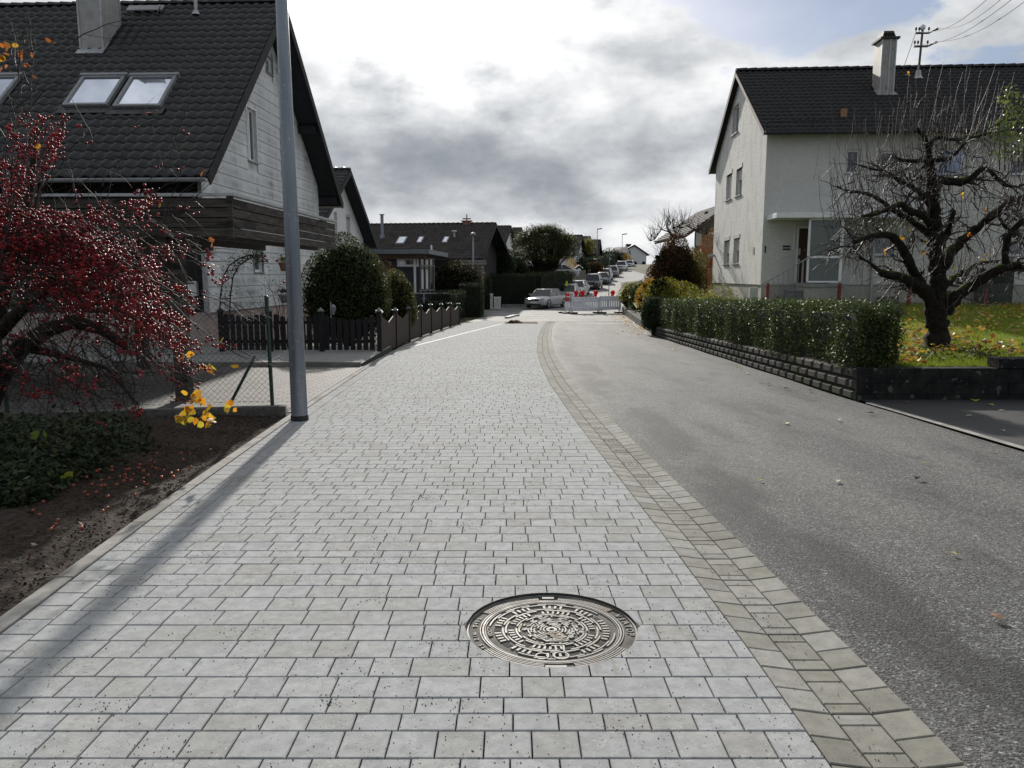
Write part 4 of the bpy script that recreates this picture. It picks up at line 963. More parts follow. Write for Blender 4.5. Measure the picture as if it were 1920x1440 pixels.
def roof_window(h, I, p1, p2, p3):
    sd = I['s1'].normalized(); q = [on_roof(I, *p, .08)-I['Pe'] for p in (p1, p2, p3)]; u = I['u']
    a = sorted((q[0].dot(u), q[2].dot(u))); c = sorted((q[0].dot(sd), q[1].dot(sd))); B = I['Pe']+u*a[0]+sd*c[0]; n = I['n1']
    w = a[1]-a[0]; l = c[1]-c[0]; f = MB(); f.obb(B+n*.02, u*w, sd*l, n*.10); o = f.build('skylight', M_gpaint, h); MB().obb(B+u*.08+sd*.08+n*.10, u*(w-.16), sd*(l-.16), n*.03).build('pane', M_skyl, o)

# second house on the left, white gable
E0, A0, R0 = at(589, 446, 33), at(658, 318, 38.4), at(708, 462, 43)
A0.x = E0.x+(R0.x-E0.x)*(A0.y-E0.y)/(R0.y-E0.y)+.05
gable_house('white gabled house with dark tiled roof between the clad house and the round bush', E0, A0, R0, 12, M_white, M_tileL, 38, wins=[((626, 397), (633, 450)), ((649, 407), (658, 460), .98)], over=.6)

# brown tiled long house
E0, A0, R0 = at(906, 485, 54.5), at(932, 419, 60), at(953, 470, 66)
h4, I4 = gable_house('long brown tiled house with three skylights beyond the hedges', E0, A0, R0, 16, M_dwood, M_tileB, 58, over=.9, tw=.36)
for q in (((741, 457), (748, 444.5), (757, 457)), ((780, 455), (786, 444.5), (790, 455)), ((828, 455), (834, 444.5), (838, 455))): roof_window(h4, I4, *q)
mb = MB(); p = on_roof(I4, 717, 446); mb.tube([p-Vector((0, 0, .3)), p+Vector((0, 0, 1.75))], .12, 10); mb.lathe(p-Vector((0, 0, .25)), [(.2, 0), (.2, .4), (.12, .45)], 10); mb.lathe(p+Vector((0, 0, 1.7)), [(.2, 0), (.2, .05)], 10); mb.build('flue', M_zinc, h4, smooth=False)
mb = MB(); p = on_roof(I4, 852, 445); mb.tube([p, p+Vector((0, 0, .45))], .07, 8); mb.lathe(p+Vector((0, 0, .42)), [(.2, 0), (.15, .1)], 10); mb.build('vent_pipe', M_zinc2, h4)
p = I4['Pr']; mb = MB(); c = p+I4['u']*2.3-Vector((0, 0, .1)); mb.box(c.x-.3, c.x+.3, c.y-.3, c.y+.3, c.z-.3, c.z+.28); mb.box(c.x-.42, c.x+.42, c.y-.4, c.y+.4, c.z+.28, c.z+.33); mb.box(c.x-.3, c.x+.3, c.y-.3, c.y+.3, c.z+.45, c.z+.5); mb.box(c.x-.04, c.x+.04, c.y-.04, c.y+.04, c.z+.33, c.z+.8); mb.build('chimney', mat('chimney_red', (.16, .07, .05), (.22, .12, .09), 6), h4)
# pergola posts in front of its gable
mb = MB()
for px in (868, 885, 905):
    q = at(px, 500, 52); mb.box(q.x-.08, q.x+.08, q.y-.08, q.y+.08, G(52), q.z+.05)
a, b = at(862, 496, 52), at(912, 496, 52); mb.obb(a, b-a, (0, .1, 0), (0, 0, .14)); a, b = at(862, 491, 52.3), at(912, 491, 52.3); mb.obb(a, b-a, (0, .1, 0), (0, 0, .12))
t = T('pergola', 'pale timber pergola under the eave of the brown tiled house', 'pergola', (mb.v[0][0], 52, G(52))); mb.build('frame', mat('pale_timber', (.16, .155, .15), (.22, .21, .20), 6), t)

# further houses up the hill
h, I = gable_house('small tiled house with white gable directly behind the brown tiled house', at(948, 455, 86), at(960, 424, 91), at(970, 456, 97), 12, M_white, M_tileB, 90, over=.4, tw=.4)
mb = MB(); p = at(970, 440, 95); mb.box(p.x-.6, p.x+.6, p.y-.5, p.y+.5, p.z-2, at(970, 426.5, 95).z); mb.build('chimney', mat('chimney_dark', (.07, .06, .055), (.1, .09, .08), 6), h)
h, I = gable_house('dark roofed house behind the round maple tree', at(1083, 478, 108), at(1086, 441, 114), at(1101, 480, 120), 14, M_white, M_tileL, 112, over=.5, tw=.5)
h, I = gable_house('dark roofed house behind the yellow willow', at(1101, 468, 128), at(1107, 443.5, 133), at(1114, 470, 139), 10, M_dwood, M_tileL, 130, over=.5, tw=.5)
h, I = gable_house('brown steep roofed house left of the tall street lamp', at(1122, 477, 122), at(1125, 450, 126), at(1130, 478, 130), 6, mat('brown_render', (.09, .075, .065), (.13, .11, .09), 5), M_tileB, 126, over=.4, tw=.5)

# white house closing the street
def end_house():
    Y = 215; zb = G(Y)-1; t = T('house', 'white gabled house at the top of the street', 'house', (at(1190, 490, Y).x, Y, zb))
    O = Vector((0, Y, 0)); X = Vector((1, 0, 0)); n = Vector((0, -1, 0))
    f = lambda px, py: (at(px, py, Y).x, at(px, py, Y).z)
    L0, R0, A = f(1166, 474), f(1212, 477.5), f(1188.8, 461.5)
    ws = [(f(1182, 0)[0], f(1187, 0)[0], f(0, 478)[1], f(0, 470.5)[1]), (f(1188, 0)[0], f(1193, 0)[0], f(0, 478)[1], f(0, 470.5)[1]), (f(1186, 0)[0], f(1191, 0)[0], f(0, 492.5)[1], f(0, 487)[1]), (f(1192, 0)[0], f(1198, 0)[0], f(0, 492.5)[1], f(0, 487)[1])]
    wall_holes('wall', O, X, n, [(L0[0], zb), (R0[0], zb), (R0[0], R0[1]), A, (L0[0], L0[1])], ws, M_white, t)
    for w in ws: window(t, O, X, n, *w, sill=False)
    for s in (0, 1):
        e = L0 if s == 0 else R0; A3 = Vector((A[0], Y-.6, A[1]+.25)); E3 = Vector((e[0]+(-.8 if s == 0 else .8), Y-.6, e[1]-.25)); d = A3-E3
        mb = MB(); mb.obb(E3, (0, 12, 0), d, d.cross(Vector((0, 1, 0))).normalized()*(.18 if s == 0 else -.18)); mb.build('roof', M_tileB, t)
    mb = MB(); c = at(1177, 462, Y+6); mb.box(c.x-.7, c.x+.7, Y+4, Y+5.4, c.z-2, c.z+.6); mb.build('chimney', M_black, t)
    for px in (1191, 1207):
        c = at(px, 499, Y-.05); mb = MB(); w = .5; zz = G(Y)-.1; mb.prism([(c.x-w, Y-.06, zz), (c.x+w, Y-.06, zz), (c.x+w, Y-.06, zz+1.0), (c.x+w*.5, Y-.06, zz+1.4), (c.x-w*.5, Y-.06, zz+1.4), (c.x-w, Y-.06, zz+1.0)], (0, .05, 0)); mb.build('cellar_window', M_hole, t)
    # long annex
    t2 = T('house', 'low dark roofed house left of the white gabled house at the street top', 'house', (at(1158, 480, 200).x, 205, zb)); a, b, c, d = at(1141, 474, 200), at(1177, 474, 200), at(1177, 462, 206), at(1152, 464, 206)
    mb = MB(); mb.add([a, b, c, d, a+Vector((0, 12, 0)), b+Vector((0, 12, 0))], [(0, 1, 2, 3), (4, 3, 2, 5), (0, 3, 4), (1, 5, 2)]); mb.build('roof', M_tileB, t2)
    mb = MB(); mb.box(a.x+.3, b.x-.3, 200.5, 211, zb, a.z+.05); mb.build('wall', M_dwood, t2)
end_house()

# house behind the right house: gable towards the camera, mostly hidden
def back_house():
    Y = 56; t = T('house', 'grey brown boarded house half hidden behind the big stucco house', 'house', (at(1380, 470, Y).x, Y+4, G(Y)))
    f = lambda px, py: (at(px, py, Y).x, at(px, py, Y).z); X = Vector((1, 0, 0)); n = Vector((0, -1, 0)); zb = G(Y)-.5
    L0, A, R0 = f(1303, 430), f(1378, 380), f(1450, 430); bw = mat('old_boards', (.10, .085, .075), (.18, .16, .14), 6, .85, .4, 20, stretch=(5, 5, .4))
    wall_holes('wall', (0, Y, 0), X, n, [(L0[0], zb), (R0[0], zb), (R0[0], R0[1]), A, (L0[0], L0[1])], [(f(1320, 0)[0], f(1332, 0)[0], f(0, 460)[1], f(0, 436)[1])], bw, t)
    window(t, (0, Y, 0), X, n, f(1320, 0)[0], f(1332, 0)[0], f(0, 460)[1], f(0, 436)[1], sill=False)
    for s in (-1, 1):
        e = L0 if s < 0 else R0; A3 = Vector((A[0], Y-.8, A[1]+.22)); E3 = Vector((e[0]+s*.9, Y-.8, e[1]-.45)); d = A3-E3
        tiles('roof', E3+Vector((0, 12, 0)), (0, -1, 0), d, 12, d.length, M_tileB, t, .34, .38)
        mb = MB(); nn = d.cross(Vector((0, 1, 0))).normalized(); nn = nn if nn.z > 0 else -nn; mb.obb(E3-nn*.04, (0, 12, 0), d, -nn*.14); mb.build('roof_deck', M_brown, t)
    mb = MB(); c = at(1325, 410, Y+4); mb.box(c.x-.18, c.x+.18, Y+3.8, Y+4.2, c.z-.6, at(0, 397, Y+4).z); mb.build('chimney', M_black, t)
back_house()

# ================================================================== RIGHT HOUSE
def right_house():
    a = R(3.6); v = Vector((math.sin(a), math.cos(a), 0)); u = Vector((v.y, -v.x, 0)); Z = Vector((0, 0, 1))    # u runs right along the front
    c = at(1427.5, 500, 28.0); o = Vector((c.x, c.y, 0)); P = lambda x, y, z: o+u*x+v*y+Z*z
    t = T('house', 'big grey stucco house with black tiled roof on the right', 'house', tuple(P(6, 4, .5)))
    g = hit(1338, 450, o, -u); D = (g-o).dot(v); L_ = 12.3
    W = lambda px, py: ((hit(px, py, o, -u)-o).dot(v), hit(px, py, o, -u).z)       # gable coordinates
    Fp = lambda px, py: ((hit(px, py, o, -v)-o).dot(u), hit(px, py, o, -v).z)      # front coordinates
    br = D/2; ap = at(1375, 134, 28+br); zr = ap.z; fe = at(1433, 247, 27.5); zE = fe.z; ov = .55; slope = (zr-zE)/(br+ov); zw = zE+slope*ov
    zp = Fp(1600, 534)[1]; zb = -.6
    def grect(p1, p2): A, B = W(*p1), W(*p2); return (min(A[0], B[0]), max(A[0], B[0]), min(A[1], B[1]), max(A[1], B[1]))
    def frect(p1, p2): A, B = Fp(*p1), Fp(*p2); return (min(A[0], B[0]), max(A[0], B[0]), min(A[1], B[1]), max(A[1], B[1]))
    gw = [grect((1374.5, 203), (1384, 246)), grect((1362.5, 330), (1371, 372)), grect((1381, 319), (1390, 364)), grect((1358, 452), (1366.5, 495)), grect((1376, 448), (1385, 494))]
    wall_holes('gable_wall', o, v, -u, [(0, zp), (D, zp), (D, zw-.1), (br, zr-.1), (0, zw-.1)], gw, M_stucco, t)
    for i, w in enumerate(gw): window(t, o, v, -u, *w, rec=.12, shutter=0 if i == 0 else (.95, .45, .55, .5)[i-1], fw=.05)
    door = frect((1497, 426), (1514, 530)); glass = frect((1515, 416), (1579, 530))
    fwn = [frect((1589, 280), (1612, 325)), frect((1653, 283), (1687, 325)), frect((1762, 278), (1812, 327)), frect((1900, 283), (1950, 327)), frect((1586, 428), (1604, 474)), frect((1640, 440), (1676, 479)), frect((1895, 430), (1950, 480))]
    wall_holes('front_wall', o, u, -v, [(0, zp), (L_, zp), (L_, zw-.05), (0, zw-.05)], [door]+fwn, M_stuccof, t)
    for i, w in enumerate(fwn): window(t, o, u, -v, *w, rec=.12, mull=1 if i in (3, 6) else 0, blind=((0, .95) if i in (0, 1) else (0, .5) if i == 2 else None), fw=.07, gm=mat('reflecting_glass', (.26, .28, .36), (.32, .34, .42), 1.5, .05, 0, 1, 1.0, metal=1) if i == 2 else None, shutter=(.45 if i in (3, 6) else 0))
    m = MB(); m.obb(P(.05, .02, zb), v*(D-.04), u*.2, Z*(zp-zb)); m.obb(P(.25, .05, zb), u*(L_-.25), v*.2, Z*(zp-zb)); m.build('plinth', M_plinth, t)
    m = MB(); m.obb(P(.02, D-.2, zp), u*L_, v*.2, Z*(zw-zp)); m.obb(P(L_-.2, .2, zb), u*.2, v*(D-.4), Z*(zw-zb)); m.build('rear_wall', M_stuccof, t)
    # roof
    e1, e2 = P(-.22, -ov, zE), P(-.22, D+ov, zE); rdg = P(-.22, br, zr); s1, s2 = rdg-e1, rdg-e2; LL = L_+.5
    r = tiles('roof', e1, u, s1, LL, s1.length, M_tileR, t, .24, .33, .024); tiles('roof', e2+u*LL, -u, s2, LL, s2.length, M_tileR, t, .24, .33, .024)
    ridge_tiles('ridge', P(-.22, br, zr+.05), P(LL-.22, br, zr+.05), M_tileR, r, .12, .40)
    n1 = u.cross(s1).normalized(); n1 = n1 if n1.z > 0 else -n1; n2 = u.cross(s2).normalized(); n2 = n2 if n2.z > 0 else -n2
    m = MB(); m.obb(e1-n1*.03, u*LL, s1*.99, -n1*.09); m.obb(e2-n2*.03, u*LL, s2*.99, -n2*.09); m.build('roof_deck', M_dwood, t)
    m = MB(); m.obb(e1-u*.03-n1*.0, u*.03, s1, -n1*.14); m.build('verge_board', mat('worn_verge', (.10, .07, .06), (.22, .19, .17), 12), t)
    m = MB(); m.obb(e2-u*.03-n2*.0, u*.03, s2, -n2*.22); m.build('verge_board', M_dwood, t)
    m = MB(); m.tube([e1+Z*-.06-v*.07, e1+u*LL+Z*-.06-v*.07], .07, 10); m.tube([e2+Z*-.06+v*.07, e2+u*LL+Z*-.06+v*.07], .07, 10); m.build('gutter', M_black, t, True)
    ron = lambda px, py, e=0: hit(px, py, e1+n1*e, n1)
    # chimney
    q = ron(1648, 178); q2 = ron(1676, 178); w = (q2-q).dot(u); top = at(1660, 73, q.y).z; capz = at(1660, 57, q.y).z
    m = MB(); m.obb(q-Z*.4, u*w, v*.75, Z*(top-q.z+.4)); ch = m.build('chimney', mat('chimney_sheet', (.25, .235, .21), (.33, .315, .29), 3, .6), t, bevel=.01); patches(MATS['chimney_sheet'], 7, .6, .66, (.16, .13, .11), .7, (1, 1, .35))
    m = MB()
    for x in (0, .28, w-.05): m.obb(q+u*(x-.004)-v*.02-Z*.3, u*.05, v*.03, Z*(top-q.z+.3))
    m.build('corner_strip', M_zinc2, ch)
    m = MB(); m.obb(P(0, 0, 0)*0+q-u*.08-v*.08+Z*(top-q.z), u*(w+.16), v*.91, Z*.07); a0 = q+Z*(top-q.z+.07)+u*.02+v*.05; H_ = capz-top-.05; x_, y_ = u*(w-.04), v*.65
    b = len(m.v); m.add([a0, a0+x_, a0+x_+y_, a0+y_, a0+x_*.15+y_*.12+Z*H_, a0+x_*.85+y_*.12+Z*H_, a0+x_*.85+y_*.88+Z*H_, a0+x_*.15+y_*.88+Z*H_], [(0, 1, 5, 4), (1, 2, 6, 5), (2, 3, 7, 6), (3, 0, 4, 7), (4, 5, 6, 7)])
    m.build('chimney_cap', M_tileB, ch)
    m = MB()
    for i in range(3): m.obb(a0+x_*(.16+i*.25)+y_*.0-v*.0+Z*.06, x_*.15, v*.1, Z*(H_*.4))
    m.build('chimney_opening', M_hole, ch)
    sd = s1.normalized(); m = MB(); m.obb(q-u*.09-sd*.10+n1*.02, u*(w+.18), sd*.5, n1*.03); m.build('flashing', M_zinc2, ch)
    # snow guard rail
    m = MB(); A, B = ron(1440, 228, .22), ron(1780, 217, .22); m.tube([A, B], .014, 6); k = int((B-A).length/1.25)
    for i in range(k+1): p = A.lerp(B, i/k); m.tube([p, p-n1*.2, p-n1*.19+sd*.3], .012, 5)
    m.build('snow_rail', M_dwood, t)
    q = ron(1583, 222); m = MB(); m.obb(q-u*.09, u*.18, v*.14, Z*.34); m.build('roof_box', mat('rust_box', (.24, .12, .06), (.32, .18, .10), 9), t)
    # canopy, porch screen, door
    cL, cR = Fp(1434, 408), Fp(1700, 408); zc = cL[1]-.10; m = MB(); m.obb(P(.12, -1.25, zc), u*5.7, v*1.25, Z*.17); m.build('canopy', M_wpaint, t, bevel=.01)
    x0, x1, z0, z1 = glass; off = -1.05; sc = (28+off)/28; xx0, xx1 = x0+.25, x1-.25
    gx = lambda px: (hit(px, 470, P(0, off, 0), -v)-o).dot(u); gzz = lambda py: hit(1540, py, P(0, off, 0), -v).z
    m = MB(); X0, X1, Zt, Zm, Zb = gx(1514), gx(1580), zc, gzz(482), gzz(530)
    for (a_, b_, c_, d_) in ((X0, X0+.07, Zb, Zt), (X1-.10, X1, Zb, Zt), (X0, X1, Zb, Zb+.06), (X0, X1, Zt-.07, Zt), (X0, X1, Zm-.04, Zm+.04)): m.obb(P(a_, off-.03, c_), u*(b_-a_), v*.06, Z*(d_-c_))
    m.obb(P(X1-.08, off+.03, Zb), u*.06, v*(-off-.03), Z*.07); m.obb(P(X1-.08, off+.03, Zt-.08), u*.06, v*(-off-.03), Z*.07)
    ps = m.build('porch_screen', M_wpaint, t, bevel=.005)
    m = MB(); m.obb(P(X0+.05, off-.01, Zb+.04), u*(X1-X0-.1), v*.012, Z*(Zt-Zb-.08)); m.obb(P(X1-.06, off+.03, Zb+.05), u*.012, v*(-off-.05), Z*(Zt-Zb-.1)); m.build('pane', M_frost, ps)
    x0, x1, z0, z1 = door; m = MB(); m.obb(P(x0+.03, .08, z0), u*(x1-x0-.06), v*.05, Z*(z1-z0-.04)); dr = m.build('door', M_brown, t)
    m = MB()
    for (a_, b_, c_, d_) in ((x0-.04, x0+.03, z0, z1), (x1-.03, x1+.04, z0, z1), (x0-.04, x1+.04, z1-.04, z1+.04)): m.obb(P(a_, -.02, c_), u*(b_-a_), v*.12, Z*(d_-c_))
    m.build('door_frame', M_white, dr); m = MB(); m.obb(P(x0+.06, .03, z0+.75), u*.06, v*.05, Z*.10); m.obb(P(x0+.06, .03, z0+.98), u*.06, v*.05, Z*.24); m.build('handle', M_wpaint, dr)
    # landing and steps
    m = MB(); zl = Zb-.02; X = X0-.1; m.obb(P(X, off-.15, zb), u*(X1-X+.05), v*(-off+.13), Z*(zl-zb-.12)); m.build('landing', M_plinth, t); m = MB(); m.obb(P(X-.05, off-.2, zl-.12), u*(X1-X+.15), v*(-off+.18), Z*.10); lb = m.build('landing_slab', M_gpaint, t)
    m = MB()
    for i in range(4): m.obb(P(X-.35-.32*i, off-.1, zb), u*.33, v*1.0, Z*(zl-zb-.30-.18*i)); m.obb(P(X-.38-.32*i, off-.13, zl-.30-.18*i), u*.38, v*1.05, Z*.05)
    m.build('steps', mat('step_stone', (.10, .11, .12), (.16, .165, .17), 6), t)
    m = MB(); A, B = P(gx(1430), off-.1, gzz(533)), P(gx(1513), off-.1, gzz(484)); m.tube([A, B], .022, 8)
    for i in range(9): p = A.lerp(B, (i+.3)/9); m.tube([p, Vector((p.x, p.y, max(zb+.9, p.z-.95)))], .011, 6)
    q = A.lerp(B, .9); m.tube([A, A-Z*1.0], .02, 6); m.tube([q, q-Z*.85], .02, 6); m.build('handrail', M_wireg, t)
    for (p1, p2, nm, mm) in (((1468, 461), (1481, 463.5), 'letter_slot', M_hole), ((1468, 466), (1481, 468.5), 'letter_slot', M_hole), ((1486, 465), (1490, 469), 'doorbell', M_wpaint), ((1489, 417), (1490, 465), 'cable_duct', M_wpaint), ((1489, 417), (1512, 418.2), 'cable_duct', M_wpaint), ((1434, 461), (1435.5, 474), 'wall_ornament', M_hole)):
        r_ = frect(p1, p2); m = MB(); m.obb(P(r_[0], -.025, r_[2]), u*(r_[1]-r_[0]), v*.024, Z*(r_[3]-r_[2])); m.build(nm, mm, t)
    r_ = frect((1467, 459.5), (1482, 470)); m = MB(); m.obb(P(r_[0], -.012, r_[2]), u*(r_[1]-r_[0]), v*.011, Z*(r_[3]-r_[2])); m.build('letter_plate', M_zinc2, t)
    # cellar grille, downpipes
    r_ = frect((1644, 556), (1684, 572)); m = MB(); m.obb(P(r_[0], -.02, r_[2]-.2), u*(r_[1]-r_[0]), v*.03, Z*(r_[3]-r_[2]+.2)); cw = m.build('cellar_window', M_hole, t); m = MB()
    for i in range(12): x = r_[0]+(r_[1]-r_[0])*i/11; m.obb(P(x-.008, -.045, r_[2]-.2), u*.016, v*.02, Z*(r_[3]-r_[2]+.2))
    m.build('grille', M_wireg, cw)
    for px in (1634,): x = Fp(px, 500)[0]; m = MB(); m.tube([P(x, -.08, zb), P(x, -.08, zc-.02)], .045, 8); m.build('downpipe', M_zinc2, t)
    x = Fp(1618, 500)[0]; m = MB(); m.tube([P(x, -.02, zp), P(x, -.02, Fp(1618, 472)[1])], .012, 6); m.build('earthing_rod', M_zinc2, t)
    m = MB(); r_ = grect((1410, 539), (1420, 552)); q0 = P(.0, 0, 0)
    e_ = at(1405, 539, 27.6); m.box(e_.x, e_.x+.28, e_.y-.1, e_.y+.1, .2, e_.z); m.build('meter_cabinet', mat('cabinet_grey', (.42, .42, .42), (.5, .5, .5), 5, .6), t)
    m = MB(); e_ = hit(1340, 479, o, -u); m.tube([e_, e_-u*.30-Z*.03], .06, 8); m.build('overflow_pipe', M_zinc2, t)
    m = MB(); m.obb(P(-.012, 1.1, Fp(1424, 462)[1]-.25), v*.2, u*.012, Z*.26); m.build('house_number', M_gpaint, t)
    return P, u, v, Fp, ron
RP, Ru, Rv, RFp, Rron = right_house()

# roof mast with crossarms and four cables
base = Rron(1721, 146); mz = lambda py: at(1722, py, base.y).z
t = T('power_mast', 'slim roof mast with two crossarms of insulators on the black tiled roof', 'power mast', tuple(base))
M_mast = mat('mast_steel', (.06, .058, .055), (.10, .095, .09), 8, .6); x_ = Ru; top = mz(56); axis = lambda z: Vector((base.x, base.y, 0))+Vector((.03*(z-base.z), 0, z))
m = MB(); m.tube([axis(base.z-.3), axis(top)], .045, 8); m.build('pole', M_mast, t); m = MB(); m.lathe((base.x, base.y, base.z-.05), [(.2, 0), (.12, .12), (.09, .32), (.05, .34)], 10); m.build('collar', M_zinc2, t)
m = MB(); m.lathe(axis(top)-Vector((0, 0, .02)), [(.05, 0), (.10, .06), (.10, .16), (.04, .22)], 10); m.build('cap', mat('porcelain_white', (.7, .7, .7), (.8, .8, .8), 4, .25), t)
ends = []
for z in (mz(62), mz(87)):
    m = MB(); c = axis(z); m.obb(c-x_*.26-Vector((0, .04, .03)), x_*.52, (0, .08, 0), (0, 0, .06)); ca = m.build('crossarm', M_mast, t)
    for s in (-.24, -.12, .24):
        m = MB(); p = c+x_*s+Vector((0, 0, .02)); m.tube([p, p+Vector((0, 0, .1))], .012, 6); m.lathe(p+Vector((0, 0, .09)), [(.03, 0), (.045, .03), (.03, .06), (.04, .08), (.015, .11)], 8); m.build('insulator', M_black, ca)
    m = MB(); p = c+x_*.25; m.tube([p, p+x_*.2+Vector((0, -.2, .08))], .03, 8); m.lathe(p+x_*.2+Vector((0, -.2, .08)), [(.03, -.05), (.05, 0), (.03, .05)], 8, axis=(1, -1, .4)); m.build('insulator', M_black, ca); ends += [c+x_*.1, p+x_*.22+Vector((0, -.2, .1))]
for i, (st_, en) in enumerate(zip([axis(mz(60)), ends[1], axis(mz(84)), ends[3]], [(1800, 0), (1828, 0), (1855, 0), (1888, 0)])):
    E_ = at(en[0]+110, en[1]-56, base.y-16); m = MB(); pts = [st_.lerp(E_, k/20)-Vector((0, 0, .35*math.sin(math.pi*k/20))) for k in range(21)]; m.tube(pts, .011, 5)
    tag(m.build('power_cable', M_black, loc=tuple(st_)), ['topmost thin cable running from the roof mast tip to the upper right', 'second cable down, leaving the upper crossarm of the roof mast', 'third cable down, leaving the lower crossarm near the mast', 'lowest cable, leaving the outer end of the lower crossarm'][i], 'power cable', 'cables leaving the roof mast')
st_ = ends[0]-x_*.35; E_ = at(1690, 127, base.y+.3); m = MB(); m.tube([st_, E_-Vector((0, 0, .3))], .01, 5); tag(m.build('stay_wire', M_black, loc=tuple(st_)), 'thin stay wire slanting down from the mast to the roof ridge', 'stay wire')

# ================================================================== MODERN HOUSE, WALLS, HEDGES
def modern_house():
    Y = 43.0; Z = Vector((0, 0, 1)); c = at(778, 520, Y); o = Vector((c.x, c.y, 0)); t = T('house', 'low modern house with flat zinc roof and glazed corner behind the round bush', 'house', (c.x-2, Y+2, G(Y)))
    X = Vector((1, 0, 0)); dS = (at(813, 520, 45.3)-c); dS.z = 0; sl_ = dS.length; dS.normalize(); z0 = G(Y)-.3; z = lambda py: at(778, py, Y).z; zt = z(483)
    x0 = at(700, 500, Y).x
    m = MB(); m.box(x0, at(777, 0, Y).x, Y, Y+.2, z0, z(501)); m.build('wall', mat('anthracite_panel', (.012, .014, .022), (.02, .022, .032), 2, .6), t)
    m = MB(); m.box(x0, at(734, 0, Y).x, Y, Y+.2, z(501), zt); m.build('wall', MATS['anthracite_panel'], t)
    window(t, (0, Y, 0), X, (0, -1, 0), at(734, 0, Y).x, at(777, 0, Y).x, z(500), zt, rec=.02, fm=M_wpaint, fw=.12, sill=False)
    m = MB(); m.tube([o+Z*z0, o+Z*zt], .07, 8); m.build('corner_post', M_wpaint, t)
    wn = Vector((dS.y, -dS.x, 0)); f = MB(); P = lambda a, zz, e=0: o+dS*a+wn*e+Z*zz
    for a in (0, .25*sl_, .5*sl_, .75*sl_, sl_-.06): f.obb(P(a, z0), dS*.06, wn*.06, Z*(zt-z0))
    for zz in (z(498.5), zt-.06, z(546)): f.obb(P(0, zz), dS*sl_, wn*.055, Z*.07)
    w = f.build('glazing', M_gpaint, t); m = MB(); m.obb(P(.02, z0, .0), dS*(sl_-.04), wn*.01, Z*(zt-z0)); m.build('pane', M_glass, w)
    m = MB(); m.obb(P(.28*sl_, z(542), .06), dS*.2, wn*.03, Z*(z(505)-z(542))); m.obb(P(.52*sl_, z(542), .06), dS*.22, wn*.03, Z*(z(505)-z(542))); m.build('curtain', M_white, w)
    m = MB(); m.box(x0, c.x, Y+.21, Y+4, z0, zt); m.build('inner_wall', M_hole, t)
    # roof slab with curved soffit
    e = MB(); a, b, d = at(640, 466, Y-1), at(804, 469, Y-1), at(840, 478, Y+2.6); zt2 = z(468.5); th = .24
    pl = [Vector((a.x, a.y, zt2)), Vector((b.x, b.y, zt2)), Vector((d.x, d.y, zt2-.10)), Vector((d.x-.5, d.y+5, zt2-.10)), Vector((a.x, a.y+8, zt2))]
    e.prism([p-Z*th for p in pl], Z*th); e.build('roof', mat('zinc_fascia', (.13, .15, .165), (.18, .20, .215), 3, .5, metal=.3), t)
    m = MB(); m.prism([Vector((x0, Y-.55, zt2-th-.26)), Vector((b.x-.3, Y-.55, zt2-th-.26)), Vector((d.x-1.0, d.y, zt2-th-.24)), Vector((d.x-1.2, d.y+4, zt2-th-.24)), Vector((x0, Y+6, zt2-th-.26))], Z*.255); m.build('soffit', mat('wood_soffit', (.09, .05, .03), (.13, .075, .05), 5), t)
    p = at(809, 468, Y+1); m = MB(); m.tube([p-Z*.2, p+Z*.25], .05, 8); m.build('vent_pipe', M_wpaint, t)
    Yw = 40.2; a, b = at(752, 551, Yw), at(839, 551, Yw); m = MB(); m.box(a.x, b.x, Yw, Yw+.2, G(Yw)-.3, a.z); w = m.build('wall', MATS['anthracite_panel']); tag(w, 'low anthracite garden wall with metal coping in front of the modern house', 'garden wall')
    m = MB(); m.box(a.x-.02, b.x+.02, Yw-.03, Yw+.23, a.z, a.z+.05); m.build('coping', M_zinc2, w); p = at(795, 560, Yw-.1); m = MB(); m.tube([Vector((p.x, p.y, G(Yw))), Vector((p.x, p.y, a.z))], .04, 6); m.tube([p-Vector((.12, 0, 0)), p+Vector((.12, 0, 0))], .02, 5); m.build('downpipe', M_zinc2, w)
modern_house()

def boxpts(n, x0, x1, y0, y1, z0, z1, rnd=.05, faces=('l', 'r', 'f', 'b', 't')):
    ar = {'l': (y1-y0)*(z1-z0), 'r': (y1-y0)*(z1-z0), 'f': (x1-x0)*(z1-z0), 'b': (x1-x0)*(z1-z0), 't': (x1-x0)*(y1-y0)}; tot = sum(ar[f] for f in faces); out = []
    for f in faces:
        k = int(n*ar[f]/tot); q = RNG.random((k, 3)); p = np.empty((k, 3)); p[:, 0] = x0+q[:, 0]*(x1-x0); p[:, 1] = y0+q[:, 1]*(y1-y0); p[:, 2] = z0+q[:, 2]*(z1-z0)
        if f == 'l': p[:, 0] = x0
        if f == 'r': p[:, 0] = x1
        if f == 'f': p[:, 1] = y0
        if f == 'b': p[:, 1] = y1
        if f == 't': p[:, 2] = z1
        out.append(p+RNG.normal(0, rnd, (k, 3)))
    return np.concatenate(out)
M_coreleaf = mat('inner_leaf', (.75,)*3, (1.1,)*3, 5, .9, 0, 1, .1, island=[(.008, .012, .006), (.014, .02, .009), (.02, .02, .012)])  # leaves deep in a bush, their shade put into the dark colours
M_core = mat('hedge_inner', (.006, .009, .005), (.014, .016, .009), 20, .95)
